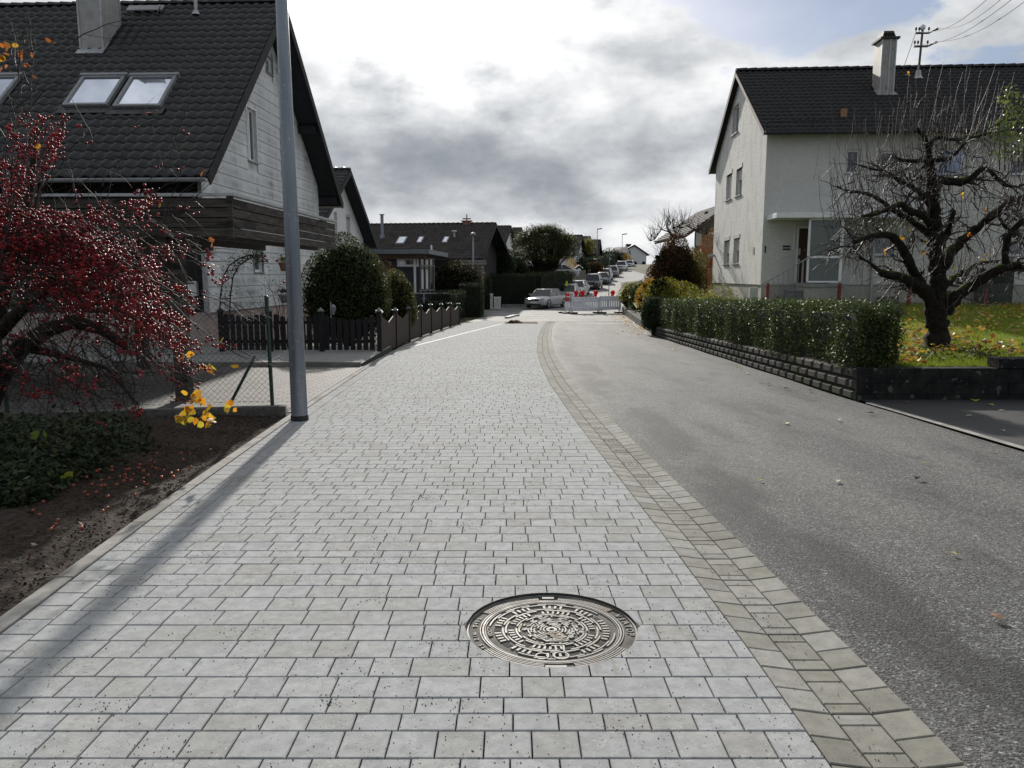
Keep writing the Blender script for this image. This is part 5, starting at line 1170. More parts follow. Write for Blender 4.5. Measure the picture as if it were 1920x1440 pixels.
def hedge(label, path, w, h, n, size, lm, zf, group=None, cat='hedge', rnd=.04, wob=.06, shoots=0, faces=('l', 'r', 'f', 'b', 't'), up=.3):
    """hedge along a polyline of (x, y); width w, height h"""
    L_ = [math.dist(path[i], path[i+1]) for i in range(len(path)-1)]; tot = sum(L_)
    c = path[0]; t = T('hedge', label, cat, (c[0], c[1], zf(*c)), group); core = MB(); pts = []
    sh = []
    for i in range(len(path)-1):
        A, B = Vector(path[i]), Vector(path[i+1]); d = (B-A); l = d.length; d.normalize(); s = Vector((d.y, -d.x)); k = int(n*l/tot)
        K = max(1, int(l/1.0))
        for j in range(K):
            p, q = A+d*(l*j/K+(.13 if i+j == 0 else 0)), A+d*(l*(j+1)/K); zp, zq = zf(p.x, p.y), zf(q.x, q.y); ww = w/2-.07
            V = [(p.x-s.x*ww, p.y-s.y*ww, zp), (p.x+s.x*ww, p.y+s.y*ww, zp), (q.x+s.x*ww, q.y+s.y*ww, zq), (q.x-s.x*ww, q.y-s.y*ww, zq)]
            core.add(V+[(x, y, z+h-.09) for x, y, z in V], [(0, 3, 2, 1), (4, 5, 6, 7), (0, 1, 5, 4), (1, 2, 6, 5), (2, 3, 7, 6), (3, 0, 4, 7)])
        P = boxpts(k, -w/2, w/2, 0, l, 0, h, rnd, faces)
        wv = wob*(np.sin(P[:, 1]*2.1+1)*np.sin(P[:, 2]*3+P[:, 1])+.6*np.sin(P[:, 1]*5.3)); P[:, 0] += wv*np.sign(P[:, 0]); P[:, 2] += wv*(P[:, 2] > h*.8)
        X = A.x+d.x*P[:, 1]+s.x*P[:, 0]; Y = A.y+d.y*P[:, 1]+s.y*P[:, 0]; Zb = np.array([zf(x, y) for x, y in zip(X, Y)]); pts.append(np.stack([X, Y, Zb+P[:, 2]], 1))
        for _ in range(int(shoots*l)):
            a, b = random.uniform(0, l), random.uniform(-w/2, w/2); x, y = A.x+d.x*a+s.x*b, A.y+d.y*a+s.y*b; hh = random.uniform(.03, .16); z = zf(x, y)+h
            for q in range(int(hh/.018)): sh.append((x+random.gauss(0, .012), y+random.gauss(0, .012), z+q*.018))
    if len(path) > 4:
        k = 4200; A, B = Vector(path[0]), Vector(path[1]); d = (B-A).normalized(); s_ = Vector((d.y, -d.x)); a_ = RNG.uniform(-w/2, w/2, k); b_ = RNG.normal(.0, .035, k); pts.append(np.stack([A.x+s_.x*a_+d.x*b_, A.y+s_.y*a_+d.y*b_, zf(A.x, A.y)+RNG.random(k)*h], 1))
    P = np.concatenate(pts+([np.array(sh)] if sh else [])); leaves('foliage', P, size, lm, t, up=up); core.build('twigs', M_core, t)  # core is a solid box, inner shade of the hedge in its colour
    return t
zG = lambda x, y: G(y)
# glossy hedge on the block wall
zW = lambda x, y: LW(y)-.02
HX = lambda y: RR(y)+.36
hedge('long glossy green privet hedge on top of the wall beside the lane', [(HX(y), y) for y in (11.0, 14, 17, 20, 23, 25.6)], .60, .86, 80000, .040, M_hedge, zW, rnd=.038, wob=.055, shoots=16)
# trimmed hedges left and beyond
hedge('low trimmed conifer hedge ending the picket fence', [(at(848, 560, 40).x-.6, 40.0), (at(874, 560, 43.5).x-.6, 43.5)], 1.1, 1.42, 9000, .07, M_thuja, zG, rnd=.04)
hedge('taller clipped conifer hedge at the corner of the street', [(at(892, 540, 45.2).x-.3, 45.2), (at(908, 540, 50).x-.8, 50.0)], 1.25, 1.85, 12000, .07, M_thuja, zG, rnd=.04)
hedge('dark flat topped hedge behind the garden wall', [(at(812, 530, 58).x, 58.5), (at(919, 530, 58).x, 58.5)], 1.2, at(860, 521, 58).z-G(58), 9000, .10, M_thuja, zG, rnd=.05)
hedge('long high conifer hedge along the side street', [(at(914, 530, 63).x, 63.0), (at(1000, 530, 64).x, 64.0), (at(1060, 530, 72).x, 72.0)], 1.5, at(960, 516, 63).z-G(63), 22000, .10, M_thuja, zG, rnd=.06)
# low kerb wall below it
mb = MB(); mb.box(at(940, 0, 62).x, at(1010, 0, 62).x, 62.0, 62.2, G(62)-.2, G(62)+.22); tag(mb.build('kerb_wall', M_kerb), 'low stone edging at the foot of the long conifer hedge', 'kerb wall')

def blob(label, name, cat, base, rx, ry, h, n, size, lm, zc=.5, lobes=7, trunkr=.12, group=None, inner=.62, rough=.12, core=True, ck=.66, up=.2):
    """dense bush: leaf shell over a lumpy ellipsoid"""
    base = Vector(base); t = T(name, label, cat, tuple(base), group); r_ = random.Random(hash(label) % 999 if False else len(label)*7+n)
    d = RNG.normal(size=(n, 3)); d /= np.linalg.norm(d, axis=1)[:, None]
    ph = [(r_.uniform(2, 5), r_.uniform(2, 5), r_.uniform(0, 6)) for _ in range(4)]
    bump = sum(np.sin(d[:, 0]*a+p)*np.sin(d[:, 2]*b+p*2) for a, b, p in ph)*rough/2
    rad = (1+bump)*(1-RNG.random(n)**1.6*(1-inner)*.9)
    zz = d[:, 2]; P = np.stack([base.x+d[:, 0]*rx*rad, base.y+d[:, 1]*ry*rad, base.z+h*zc+zz*np.where(zz > 0, h*(1-zc), h*zc)*rad], 1)
    leaves('foliage', P, size, lm, t, up=up)
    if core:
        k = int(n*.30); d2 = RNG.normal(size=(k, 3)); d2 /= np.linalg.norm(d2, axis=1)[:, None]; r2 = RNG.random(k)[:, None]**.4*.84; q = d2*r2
        leaves('inner_shade_leaves', np.stack([base.x+q[:, 0]*rx, base.y+q[:, 1]*ry, base.z+h*zc+q[:, 2]*np.where(q[:, 2] > 0, h*(1-zc), h*zc)], 1), size*2.3, M_coreleaf, t, aspect=.9)  # large leaves filling the bush, coloured dark for inner shade
    m = MB(); m.tube([base-Vector((0, 0, .1)), base+Vector((.02, 0, h*zc))], [trunkr, trunkr*.6], 7); m.build('trunk', M_bark, t)
    return t
b = at(650, 590, 21.6); blob('big rounded evergreen bush behind the picket fence', 'bush', 'bush', (b.x, b.y, G(21)), 1.27, 1.2, at(650, 441, 21.6).z-G(21), 26000, .055, M_bush, zc=.42, rough=.06)
b = at(745, 590, 24.5); blob('smaller yellow tipped bush right of the big rounded bush', 'bush', 'bush', (b.x, b.y, G(24)), .62, .8, at(745, 507, 24.5).z-G(24), 9000, .055, mat('leaf_gold_tip', (.75,)*3, (1.15,)*3, 3, .5, 0, 1, .4, island=[(.03, .045, .014), (.06, .07, .02), (.14, .13, .025), (.04, .05, .015)], trans=.4), zc=.42)
b = at(722, 560, 27); blob('loose dark shrub between the two rounded bushes and the glass house', 'shrub', 'shrub', (b.x, b.y, G(27)), .55, .5, at(722, 490, 27).z-G(27), 2600, .06, M_rust, core=False)
b = at(820, 560, 38); blob('small dark rounded bush behind the picket fence posts', 'bush', 'bush', (b.x, b.y, G(38)), 1.2, .8, at(820, 563, 38).z-G(38), 4000, .07, M_thuja)
b = at(868, 520, 49); blob('olive brown spreading bush under the eave of the brown tiled house', 'bush', 'bush', (b.x-.5, b.y, G(49)), 2.0, 1.4, at(850, 487, 49).z-G(49), 12000, .08, mat('leaf_olive', (.75,)*3, (1.15,)*3, 3, .6, 0, 1, .3, island=[(.03, .032, .012), (.05, .042, .016), (.07, .05, .02), (.035, .04, .015)], trans=.3), rough=.15)
b = at(939, 540, 67); blob('tall dark evergreen shrub at the gable of the brown tiled house', 'shrub', 'shrub', (b.x, b.y, G(67)), 1.35, 1.3, at(935, 452, 67).z-G(67), 16000, .09, M_thuja, rough=.2)
b = at(963, 540, 69.5); blob('dark lumpy evergreen shrub behind the long conifer hedge', 'shrub', 'shrub', (b.x, b.y, G(69.5)), 1.6, 1.3, at(960, 474, 69.5).z-G(69.5), 9000, .09, M_thuja, rough=.22)
b = at(985, 540, 71.5); blob('brownish bush below the round maple tree', 'bush', 'bush', (b.x, b.y, G(70)), 2.2, 1.3, at(985, 492, 70).z-G(70), 7000, .10, M_rust, rough=.2)
b = at(1090, 525, 92); blob('dark cone shaped conifer behind the slatted fence', 'conifer', 'conifer', (b.x, b.y, G(92)), 1.0, 1.0, at(1090, 474, 92).z-G(92), 6000, .10, M_thuja, zc=.3, rough=.05)
b = at(1071, 520, 90); blob('small orange leaved bush beside the cone shaped conifer', 'bush', 'bush', (b.x, b.y, G(90)), .9, .7, at(1071, 480, 90).z-G(90), 2600, .10, M_gold, core=False, rough=.25)
b = at(1112, 520, 104); blob('dark green trimmed bush left of the tall street lamp', 'bush', 'bush', (b.x, b.y, G(104)), 1.6, 1.3, at(1112, 490, 104).z-G(104), 5000, .11, M_rust, rough=.12)
b = at(1152, 500, 150); blob('dark bush in front of the low annex house', 'bush', 'bush', (b.x-1, b.y, G(150)), 3.0, 1.6, at(1152, 468, 150).z-G(150), 6000, .16, M_thuja, rough=.25)
b = at(1174, 500, 168); blob('golden autumn bush in front of the white end house', 'bush', 'bush', (b.x, b.y, G(168)), 1.2, 1.0, at(1174, 475, 168).z-G(168), 2600, .16, M_gold, core=False, rough=.2)
hedge('dark hedge above the parked cars on the hill', [(at(1108, 510, 105).x, 105.0), (at(1150, 505, 150).x, 150.0)], 1.4, 2.6, 9000, .16, M_thuja, lambda x, y: G(y)+.3, rnd=.08)

def tree(name, label, cat, base, trunk_h, c, rad, n, size, lm, nl=46, group=None, r0=.16, bm=None, spread=.36, flatb=.6, bare=False):
    base = Vector(base); c = Vector(c); t = T(name, label, cat, tuple(base), group); r_ = random.Random(n+nl); m = MB(); fork = base+Vector((0, 0, trunk_h)); m.tube([base-Vector((0, 0, .2)), base.lerp(fork, .5)+Vector((.03, .02, 0)), fork], [r0*1.25, r0, r0*.85], 8)
    tips = []
    for i in range(nl):
        while True:
            d = Vector((r_.gauss(0, 1), r_.gauss(0, 1), r_.gauss(.35, 1))).normalized()
            if d.z > -flatb: break
        k = r_.uniform(.55, 1)**.6; p = c+Vector((d.x*rad[0], d.y*rad[1], d.z*rad[2]))*k; tips.append(p)
        mid = fork.lerp(p, .5)+Vector((r_.gauss(0, .1), r_.gauss(0, .1), -.08*(p-fork).length)); m.tube([fork, fork.lerp(mid, .5)+Vector((0, 0, .1)), mid, mid.lerp(p, .5)+Vector((r_.gauss(0, .08), 0, .05)), p], [r0*.5, r0*.36, r0*.24, r0*.14, r0*.04], 5)
    m.build('trunk', bm or M_bark, t)
    if not bare:
        T_ = np.array([tuple(p) for p in tips]); idx = RNG.integers(0, len(T_), n); s = np.array(rad)*spread
        P = T_[idx]+RNG.normal(size=(n, 3))*s*np.array([1, 1, .55]); leaves('crown', P, size, lm, t, up=.1, flat=.7)
    return t
b = at(1021, 545, 72); z = lambda py, Y: at(0, py, Y).z
M_map = leafmat('maple_leaf', [(.03, .045, .014), (.05, .065, .018), (.08, .085, .02), (.035, .04, .015)], .5, .4)
tree('maple_tree', 'broad round crowned dark green tree at the street corner', 'tree', (b.x, 72, G(72)), 2.0, (b.x, 72, z(465, 72)), (2.75, 2.6, 2.05), 30000, .13, M_map, nl=110, r0=.2, spread=.15)
b = at(1101, 520, 118); tree('willow_tree', 'yellow green weeping tree between two dark roofs', 'tree', (b.x, 118, G(118)), 1.5, (b.x, 118, z(468, 118)), (1.0, 1.0, 1.5), 5000, .16, M_yel, nl=20, spread=.3)

def grow(mb, p, d, l, r, depth, rr, up=.15, nz=.25, kids=3, tips=None, n=5, seg=4, shrink=.62):
    pts = [p.copy()]; rs = [r]; q = p.copy(); d = d.normalized()
    for i in range(seg):
        d = (d+Vector((rr.gauss(0, nz), rr.gauss(0, nz), rr.gauss(0, nz)+up))).normalized(); q = q+d*(l/seg); pts.append(q.copy()); rs.append(r*(1-.72*(i+1)/seg))
    mb.tube(pts, rs, n, cap=False)
    if tips is not None: tips.append((pts[-1], d))
    if depth > 0:
        for k in range(kids):
            i = rr.randint(1, seg); dd = (d+Vector((rr.gauss(0, .8), rr.gauss(0, .8), rr.gauss(.1, .6)))).normalized(); grow(mb, pts[i], dd, l*rr.uniform(.5, .8), rs[i]*shrink, depth-1, rr, up, nz, kids, tips, max(3, n-1), seg, shrink)
def bare_tree(label, base, h, seed, kids=4, depth=4, r=.12, spread=.7, stems=6, name='bare_tree', m=None):
    base = Vector(base); t = T(name, label, 'tree', tuple(base)); rr = random.Random(seed); tr = MB(); tr.tube([base-Vector((0, 0, .2)), base+Vector((0, 0, h*.25))], [r, r*.8], 7); tr.build('trunk', M_bark, t); cr = MB()
    for i in range(stems): a = 2*math.pi*i/stems; grow(cr, base+Vector((0, 0, h*.24)), Vector((math.cos(a)*spread, math.sin(a)*spread, 1)), h*.42, r*.5, depth, rr, .1, .16, kids)
    cr.build('crown', m or M_twigd, t); return t
b = at(1104, 500, 150); bare_tree('leafless rounded tree rising behind the dark roofs', (b.x, 150, G(150)), z(426, 150)-G(150), 4, r=.16, kids=3, depth=3)
b = at(1262, 500, 60); bare_tree('leafless tree above the russet bush on the right', (b.x, 60, G(60)), z(395, 60)-G(60), 9, r=.10, kids=3, depth=3)
b = at(1245, 500, 66); bare_tree('slender leafless tree left of the other bare tree', (b.x, 66, G(66)), z(405, 66)-G(66)+.2, 19, r=.08, kids=3, depth=3, spread=.4)
b = at(712, 500, 75); bare_tree('twiggy leafless tree showing above the ridge of the brown tiled house', (b.x, 75, G(75)), z(408, 75)-G(75), 29, r=.08, kids=3, depth=3, spread=.35)

# ---- shrubs on the right beyond the hedge
b = at(1262, 560, 37.5); blob('large russet autumn bush beside the stucco house', 'bush', 'bush', (b.x, b.y, LZ(37)-.5), 1.25, 1.2, z(446, 37.5)-LZ(37)+.5, 24000, .07, M_rust, zc=.4, rough=.16, core=True)
b = at(1300, 560, 37.2); blob('yellow green leaved bush leaning against the russet bush', 'bush', 'bush', (b.x, b.y, LZ(37)-.5), .7, .7, z(462, 37.2)-LZ(37)+.5, 8000, .07, mat('leaf_mix', (.75,)*3, (1.15,)*3, 3, .5, 0, 1, .4, island=[(.10, .12, .02), (.2, .17, .025), (.06, .05, .02), (.05, .07, .02)], trans=.45), core=False, rough=.25, inner=.2)
b = at(1322, 540, 40); blob('orange brown beech bush touching the stucco gable', 'bush', 'bush', (b.x, b.y, LZ(37)-.3), .9, .8, z(432, 40)-LZ(37), 9000, .07, mat('leaf_beech', (.75,)*3, (1.15,)*3, 3, .5, 0, 1, .4, island=[(.16, .06, .02), (.24, .10, .02), (.08, .03, .015)], trans=.45), core=False, rough=.25, inner=.3)
b = at(1245, 560, 38); t = T('apple_tree', 'gnarled bare fruit tree sticking out of the russet bush', 'tree', (b.x, b.y, LZ(38))); m = MB(); rr = random.Random(8)
m.tube([at(1262, 560, 38), at(1262, 450, 38)], [.14, .09], 7)
for pts in ([(1262, 450), (1255, 435), (1240, 430), (1228, 448), (1220, 452)], [(1262, 450), (1275, 428), (1290, 424), (1310, 436), (1325, 440)], [(1262, 455), (1268, 440), (1262, 428), (1280, 420)], [(1262, 445), (1250, 425), (1258, 418)]):
    Q = [at(px, py, 38+rr.uniform(-.5, .5)) for px, py in pts]; m.tube(Q, [.045, .04, .032, .025, .018][:len(Q)], 6)
    for q in Q[1:]:
        for _ in range(9): grow(m, q, Vector((rr.gauss(0, .5), rr.gauss(0, .4), rr.uniform(-.1, 1))), rr.uniform(.4, .95), .016, 1, rr, .25, .15, 2, None, 3)
m.build('trunk', M_twigd, t)
# bushes spilling over the bending wall
for i, (px, Y, rx, ry, py, mm, n, lab) in enumerate([(1186, 47, .85, 1.6, 528, M_yel, 9000, 'yellow green bush at the far end of the block wall'), (1205, 42, .8, 1.6, 525, M_hedge, 8000, 'dark green bush behind the bend of the block wall'), (1222, 35.5, .75, 1.3, 520, M_gold, 8000, 'bright yellow autumn bush in front of the russet bush'), (1240, 32, .8, 1.2, 512, M_yel, 9000, 'lime green upright bush next to the yellow bush'), (1290, 31, 1.1, 1.0, 530, M_yel, 7000, 'low yellow green bush behind the privet hedge'), (1335, 28, .9, .9, 538, M_yel, 4500, 'small loose light green bush near the stucco gable')]):
    b = at(px, 580, Y); zz = LW(Y)-.05; blob(lab, 'bush', 'bush', (b.x, b.y, zz), rx, ry, z(py, Y)-zz, n, .06, mm, zc=.4, rough=.25, inner=.35, core=i in (0, 1, 2, 3))
b = at(1222, 590, 27.3); blob('dark ivy covered stump at the end of the privet hedge', 'ivy_bush', 'bush', (b.x+.1, b.y, G(27)+.1), .5, .9, z(552, 27.3)-G(27)-.1, 11000, .04, M_ivy, zc=.45, rough=.12)
b = at(1192, 600, 34); 

# ---- fences: dark frontal pickets
def post_cap(m, c, w, h0): 
    c = Vector(c); m.box(c.x-w/2-.015, c.x+w/2+.015, c.y-w/2-.015, c.y+w/2+.015, c.z, c.z+.03); m.add([c+Vector((-w/2, -w/2, .03)), c+Vector((w/2, -w/2, .03)), c+Vector((w/2, w/2, .03)), c+Vector((-w/2, w/2, .03)), c+Vector((0, 0, .10))], [(0, 1, 4), (1, 2, 4), (2, 3, 4), (3, 0, 4)])
M_cap = mat('post_cap_metal', (.14, .15, .16), (.2, .21, .22), 5, .4, metal=.4)
FY = 18.4; t = T('picket_fence', 'dark picket fence and gate facing the terrace slabs', 'fence', (-5, FY, G(FY)))
zt_ = lambda py: at(0, py, FY).z; zbm = G(17)+.09
def pickets(name, x0, x1, top, parent, m_):
    m = MB(); n = max(1, int(round((x1-x0)/.148)))
    for i in range(n):
        x = x0+(x1-x0)*(i+.5)/n; w = .058; h = top((x-x0)/(x1-x0)); m.prism([(x-w, FY, zbm+.03), (x+w, FY, zbm+.03), (x+w, FY, h-.05), (x+w*.72, FY, h-.015), (x+w*.3, FY, h), (x-w*.3, FY, h), (x-w*.72, FY, h-.015), (x-w, FY, h-.05)], (0, -.022, 0))
    for z_ in (zbm+.2, zt_(598)-.12): m.box(x0, x1, FY+.001, FY+.035, z_, z_+.07)
    m.build(name, m_, parent)
X = lambda px: at(px, 600, FY).x
pickets('gate', X(419), X(498), lambda s: zt_(587)-.06*math.sin(math.pi*s), t, M_fencd); pickets('panel', X(512), X(598), lambda s: zt_(587)-.10*math.sin(math.pi*s), t, M_fencd); pickets('panel', X(606), X(703), lambda s: zt_(590)-.12*math.sin(math.pi*s), t, M_fencd)
for px in (414, 505, 602, 711):
    m = MB(); m.box(X(px)-.055, X(px)+.055, FY-.05, FY+.05, zbm, zt_(584)); po = m.build('post', M_fencd, t); m = MB(); post_cap(m, (X(px), FY, zt_(584)), .11, 0); m.build('cap', M_cap if px > 500 else M_fencd, po)
# side fence with scalloped boards
pts = [(712, 18.6), (741, 21.2), (766, 23.9), (788.5, 26.4), (807.6, 29), (827.4, 31.6), (844, 34.2), (860, 37.0)]
t = T('board_fence', 'brown board fence with zigzag top along the left edge of the path', 'fence', (-3.1, 25, G(25)))
tops = [587, 582.5, 578.7, 575, 572, 571, 569.5, 570]
PP = []
for (px, Y), ty in zip(pts, tops): xx = min(at(px, 600, Y).x, KL(Y)-.03); PP.append((Vector((xx, Y, G(Y)-.05)), at(px, ty, Y).z))
for i, (p, zt2) in enumerate(PP):
    m = MB(); m.box(p.x-.055, p.x+.055, p.y-.055, p.y+.055, p.z-.2, zt2); po = m.build('post', M_fence, t); m = MB(); post_cap(m, (p.x, p.y, zt2), .12, 0); m.build('cap', M_cap, po)
    if i < len(PP)-1:
        q, zt3 = PP[i+1]; d = Vector((q.x-p.x, q.y-p.y, 0)); l = d.length; d.normalize(); nn = Vector((d.y, -d.x, 0)); m = MB(); n = 16
        for k in range(n):
            a0, a1 = .07+(l-.14)*k/n, .07+(l-.14)*(k+1)/n-.012; f0, f1 = abs(2*(k/n)-1), abs(2*((k+1)/n)-1); zb0 = p.z+(q.z-p.z)*k/n+.06; ztt = zt2+(zt3-zt2)*k/n-.02
            A = p+d*a0; B = p+d*a1; m.prism([(A.x, A.y, zb0), (B.x, B.y, zb0), (B.x, B.y, ztt-.20*(1-f1)-.05), (A.x, A.y, ztt-.20*(1-f0)-.05)], nn*.022)
        for zz in (.25, .55): A = p+d*.06-nn*.04; m.obb(A+Vector((0, 0, zz)), d*(l-.12)+Vector((0, 0, q.z-p.z)), nn*.035, (0, 0, .08))
        m.build('panel', M_fence, t)

# ---- chain-link fence on the left with green posts
def chainlink(parent, A, B, h, cell, r, m_, name='mesh', n=3):
    A, B = Vector(A), Vector(B); d = B-A; l = Vector((d.x, d.y, 0)).length; dz = d.z; m = MB(); k = int((l+h)/cell)+1; Pt = lambda a, z: Vector((A.x+d.x*a/l, A.y+d.y*a/l, A.z+dz*a/l+z))
    for i in range(k+1):
        for s in (1, -1):
            a = i*cell-(h if s > 0 else 0); z0, z1 = 0, h; a0, a1 = a, a+h*s
            if s < 0: a0 = i*cell; a1 = a0-h
            # clip to 0..l
            pa, pb = (a0, z0), (a1, z1)
            def clip(p, q):
                if p[0] < 0 and q[0] < 0 or p[0] > l and q[0] > l: return None
                def fx(p, q, X): t_ = (X-p[0])/(q[0]-p[0]); return (X, p[1]+(q[1]-p[1])*t_)
                if p[0] < 0: p = fx(p, q, 0)
                if q[0] < 0: q = fx(p, q, 0)
                if p[0] > l: p = fx(p, q, l)
                if q[0] > l: q = fx(p, q, l)
                return p, q
            c = clip(pa, pb)
            if c: m.tube([Pt(*c[0]), Pt(*c[1])], r, n, cap=False)
    for z_ in (.03, h*.5, h-.01): m.tube([Pt(0, z_), Pt(l, z_)], r*1.15, 4)
    return m.build(name, m_, parent)
t = T('chain_link_fence', 'green chain link fence with posts on a low concrete footing', 'fence', (-2.9, 9.66, G(9.6)))
ft.build('footing', M_kerb if False else mat('old_concrete', (.07, .068, .06), (.13, .125, .11), 12, .9, .6, 40), t)
za = G(9.6)+.12; ft2 = MB()
pA = at(509, 764, 9.55); pA = Vector((pA.x, 9.6, za)); dd = Vector((-8.8+2.86, 8.55-9.62, 0)).normalized()
chainlink(t, pA+Vector((0, 0, .02)), pA+dd*7.5+Vector((0, 0, .02)), 1.28, .072, .0017, M_wire)
for s, hh in ((0, 1.36), (3.05, 1.36), (6.1, 1.36)):
    p = pA+dd*s; m = MB(); m.tube([p-Vector((0, 0, .2)), p+Vector((-.02, 0, hh))], .024, 10); po = m.build('post', M_green, t); m = MB(); m.lathe(p+Vector((-.02, 0, hh)), [(.027, -.03), (.027, .008), (.012, .018)], 10); m.build('cap', M_green, po)
m = MB(); a, b = at(426, 768, 9.5), at(478, 668, 9.62); m.tube([a, b], .02, 8); m.build('brace', M_green, t)

# ---- wire fence with red posts before the stucco house
t = T('wire_fence', 'galvanised wire mesh fence with red posts across the lawn', 'fence', (9, 26.2, LZ(26)))
Yf = 26.4
pr = [(1438, 26.6), (1573, 26.4), (1704, 26.2), (1847, 26.0), (1990, 25.8)]; zf_ = [at(px, 534+(0 if px < 1900 else 0), Y) for px, Y in pr]
for i, (px, Y) in enumerate(pr):
    p = at(px, 560, Y); zb_ = lawnz(p.x, Y); zt2 = at(px, 531, Y).z; m = MB(); m.box(p.x-.045, p.x+.045, Y-.045, Y+.045, zb_-.2, zt2); m.build('post', M_redp, t)
    if i < len(pr)-1:
        q = at(pr[i+1][0], 560, pr[i+1][1]); zq = lawnz(q.x, pr[i+1][1]); chainlink(t, (p.x, Y, zb_+.02), (q.x, pr[i+1][1], zq+.02), zt2-zb_-.04, .085, .0028, M_wireg)
p = at(1832, 510, 26.0); m = MB(); m.box(p.x-.12, p.x+.12, 25.88, 25.9, at(0, 537, 26).z, at(0, 523, 26).z); m.build('notice_plate', mat('faded_yellow', (.35, .36, .12), (.42, .42, .18), 5), t)
p = at(1868, 560, 27); m = MB(); m.box(p.x-.6, p.x+.5, 26.9, 27.3, lawnz(p.x, 27)-.1, at(0, 505, 27).z); tag(m.build('garden_shed', mat('shed_green', (.006, .014, .010), (.012, .024, .016), 4), bevel=.02), 'dark green cabinet behind the wire fence', 'garden cabinet')

# ================================================================== BLOCK WALL
t = T('block_wall', 'retaining wall of bevelled concrete blocks under the privet hedge', 'retaining wall', (4.9, 18, G(18)))
back = MB(); bl = MB(); ys = [10.85+i*.5 for i in range(82)]
for i in range(len(ys)-1):
    a, b = ys[i], ys[i+1]
    P = [(RR(a)+.05, a, G(a)-.2), (RR(a)+.3, a, G(a)-.2), (RR(b)+.3, b, G(b)-.2), (RR(b)+.05, b, G(b)-.2)]; Q = [(p[0], p[1], LW(p[1])) for p in P]
    back.add(P+Q, [(4, 5, 6, 7), (0, 1, 5, 4), (2, 3, 7, 6), (3, 0, 4, 7)])
rr = random.Random(4); 
for r in range(3):
    y = 10.86+(.0 if r != 1 else -.18)
    while y < 50:
        l = .39; a, b = max(10.86, y), min(50.5, y+l-.012); y += l
        if b-a < .05: continue
        def corner(yy, f, e): hgt = LW(yy)-G(yy); return Vector((RR(yy)+.05-e, yy, G(yy)-.01+hgt*f))
        f0, f1 = r/3+.012, (r+1)/3-.012; e0, e1 = .012, .055
        hgt = LW(a)-G(a); db = .035; df = min(.10, .035/max(.1, hgt))
        O_ = [corner(a, f0, e0), corner(b, f0, e0), corner(b, f1, e0), corner(a, f1, e0)]
        if b-a > .12: I_ = [corner(a+db*1.6, f0+df, e1), corner(b-db*1.6, f0+df, e1), corner(b-db*1.6, f1-df*.8, e1), corner(a+db*1.6, f1-df*.8, e1)]
        else: I_ = [o+Vector((-.01, 0, 0)) for o in O_]
        Bk = [o+Vector((.06, 0, 0)) for o in O_]
        bl.add(O_+I_+Bk, [(4, 7, 6, 5)]+[(i, 4+i, 4+(i+1) % 4, (i+1) % 4) for i in range(4)]+[(8+i, i, (i+1) % 4, 8+(i+1) % 4) for i in range(4)])
bl.build('bevelled_block', M_block, t); back.build('wall_core', M_wallD, t)
cp_ = MB()
fw2 = T('garden_wall', 'garden wall coloured dark for its shaded face, beside the black driveway, with a raised end', 'garden wall', (6, 10.85, G(10.8)))
x1 = at(1870, 690, 10.85).x; zt1 = at(1700, 690, 10.85).z; zt2 = at(1900, 672, 10.85).z
m = MB(); rr = random.Random(2); zz0 = G(10.85)-.02; rowh = [(zz0, zz0+.10), (zz0+.103, zz0+.27), (zz0+.273, zt1-.002)]
for k, (z0, z1) in enumerate(rowh):
    x = RR(10.8)+.06+(.0 if k % 2 else -.0)
    while x < 24: w = .39 if k else .5; w = w*(.5 if x < 5 and k % 2 else 1); m.box(x, x+w-.004, 10.83+rr.uniform(-.003, .003), 11.08, z0, z1); x += w
m.build('wall', M_wallD, fw2, bevel=.006); m = MB(); m.box(x1, 24, 10.81, 11.10, zt1+.003, zt2); m.build('raised_end', M_wallD, fw2, bevel=.006)

# ================================================================== STREET THINGS
# lamp post in front: galvanised tapered mast with dark base sleeve
p0 = at(562, 786, 9.15); zb_ = G(9.15); m = MB(); tp = at(528, 3, 9.15); d = (Vector((tp.x, 9.15, tp.z))-Vector((p0.x, 9.15, zb_))); hh = 7.2; pt = lambda s: Vector((p0.x, 9.15, zb_))+d*(s/d.length)
t = T('street_lamp', 'galvanised lamp mast standing on the left edge of the paving', 'street lamp', (p0.x, 9.15, zb_))
m.tube([pt(-.1), pt(0), pt(2.5), pt(hh)], [.098, .098, .083, .048], 28); m.build('mast', M_zinc, t, True)
m = MB(); m.lathe((p0.x, 9.15, zb_-.01), [(.105, 0), (.105, .07), (.101, .075)], 28, axis=d); m.build('base_sleeve', M_black, t, False)
m = MB(); q = pt(hh); m.tube([q, q+Vector((0, 0, .12)), q+Vector((.7, 0, .3))], [.04, .035, .03], 8); m.build('arm', M_zinc, t); m = MB(); m.obb(q+Vector((.55, -.14, .24)), (.7, 0, .05), (0, .28, 0), (0, 0, .09)); m.build('lamp_head', M_gpaint, t, bevel=.02)
def lamp(label, px, pyt, Y, arm=True, head=1):
    p = at(px, pyt, Y); zb_ = G(Y)-.1; t = T('street_lamp', label, 'street lamp', (p.x, Y, zb_)); m = MB(); m.tube([(p.x, Y, zb_), (p.x, Y, p.z)], [.075, .045], 10); m.build('mast', M_zinc, t, True)
    if arm:
        m = MB(); s = Y/118; m.obb(Vector((p.x-.05, Y-.15*s, p.z-.06)), (.75*s, 0, .12), (0, .3*s, 0), (0, 0, .14*s)); m.build('lamp_head', M_zinc, t)
    else:
        m = MB(); m.lathe((p.x, Y, p.z-.22), [(.05, 0), (.17, .05), (.20, .12), (.13, .2), (.03, .24)], 12); m.build('lamp_head', M_gpaint, t)
lamp('slim lamp post standing behind the trimmed hedges before the brown tiled house', 887, 436, 52, False)
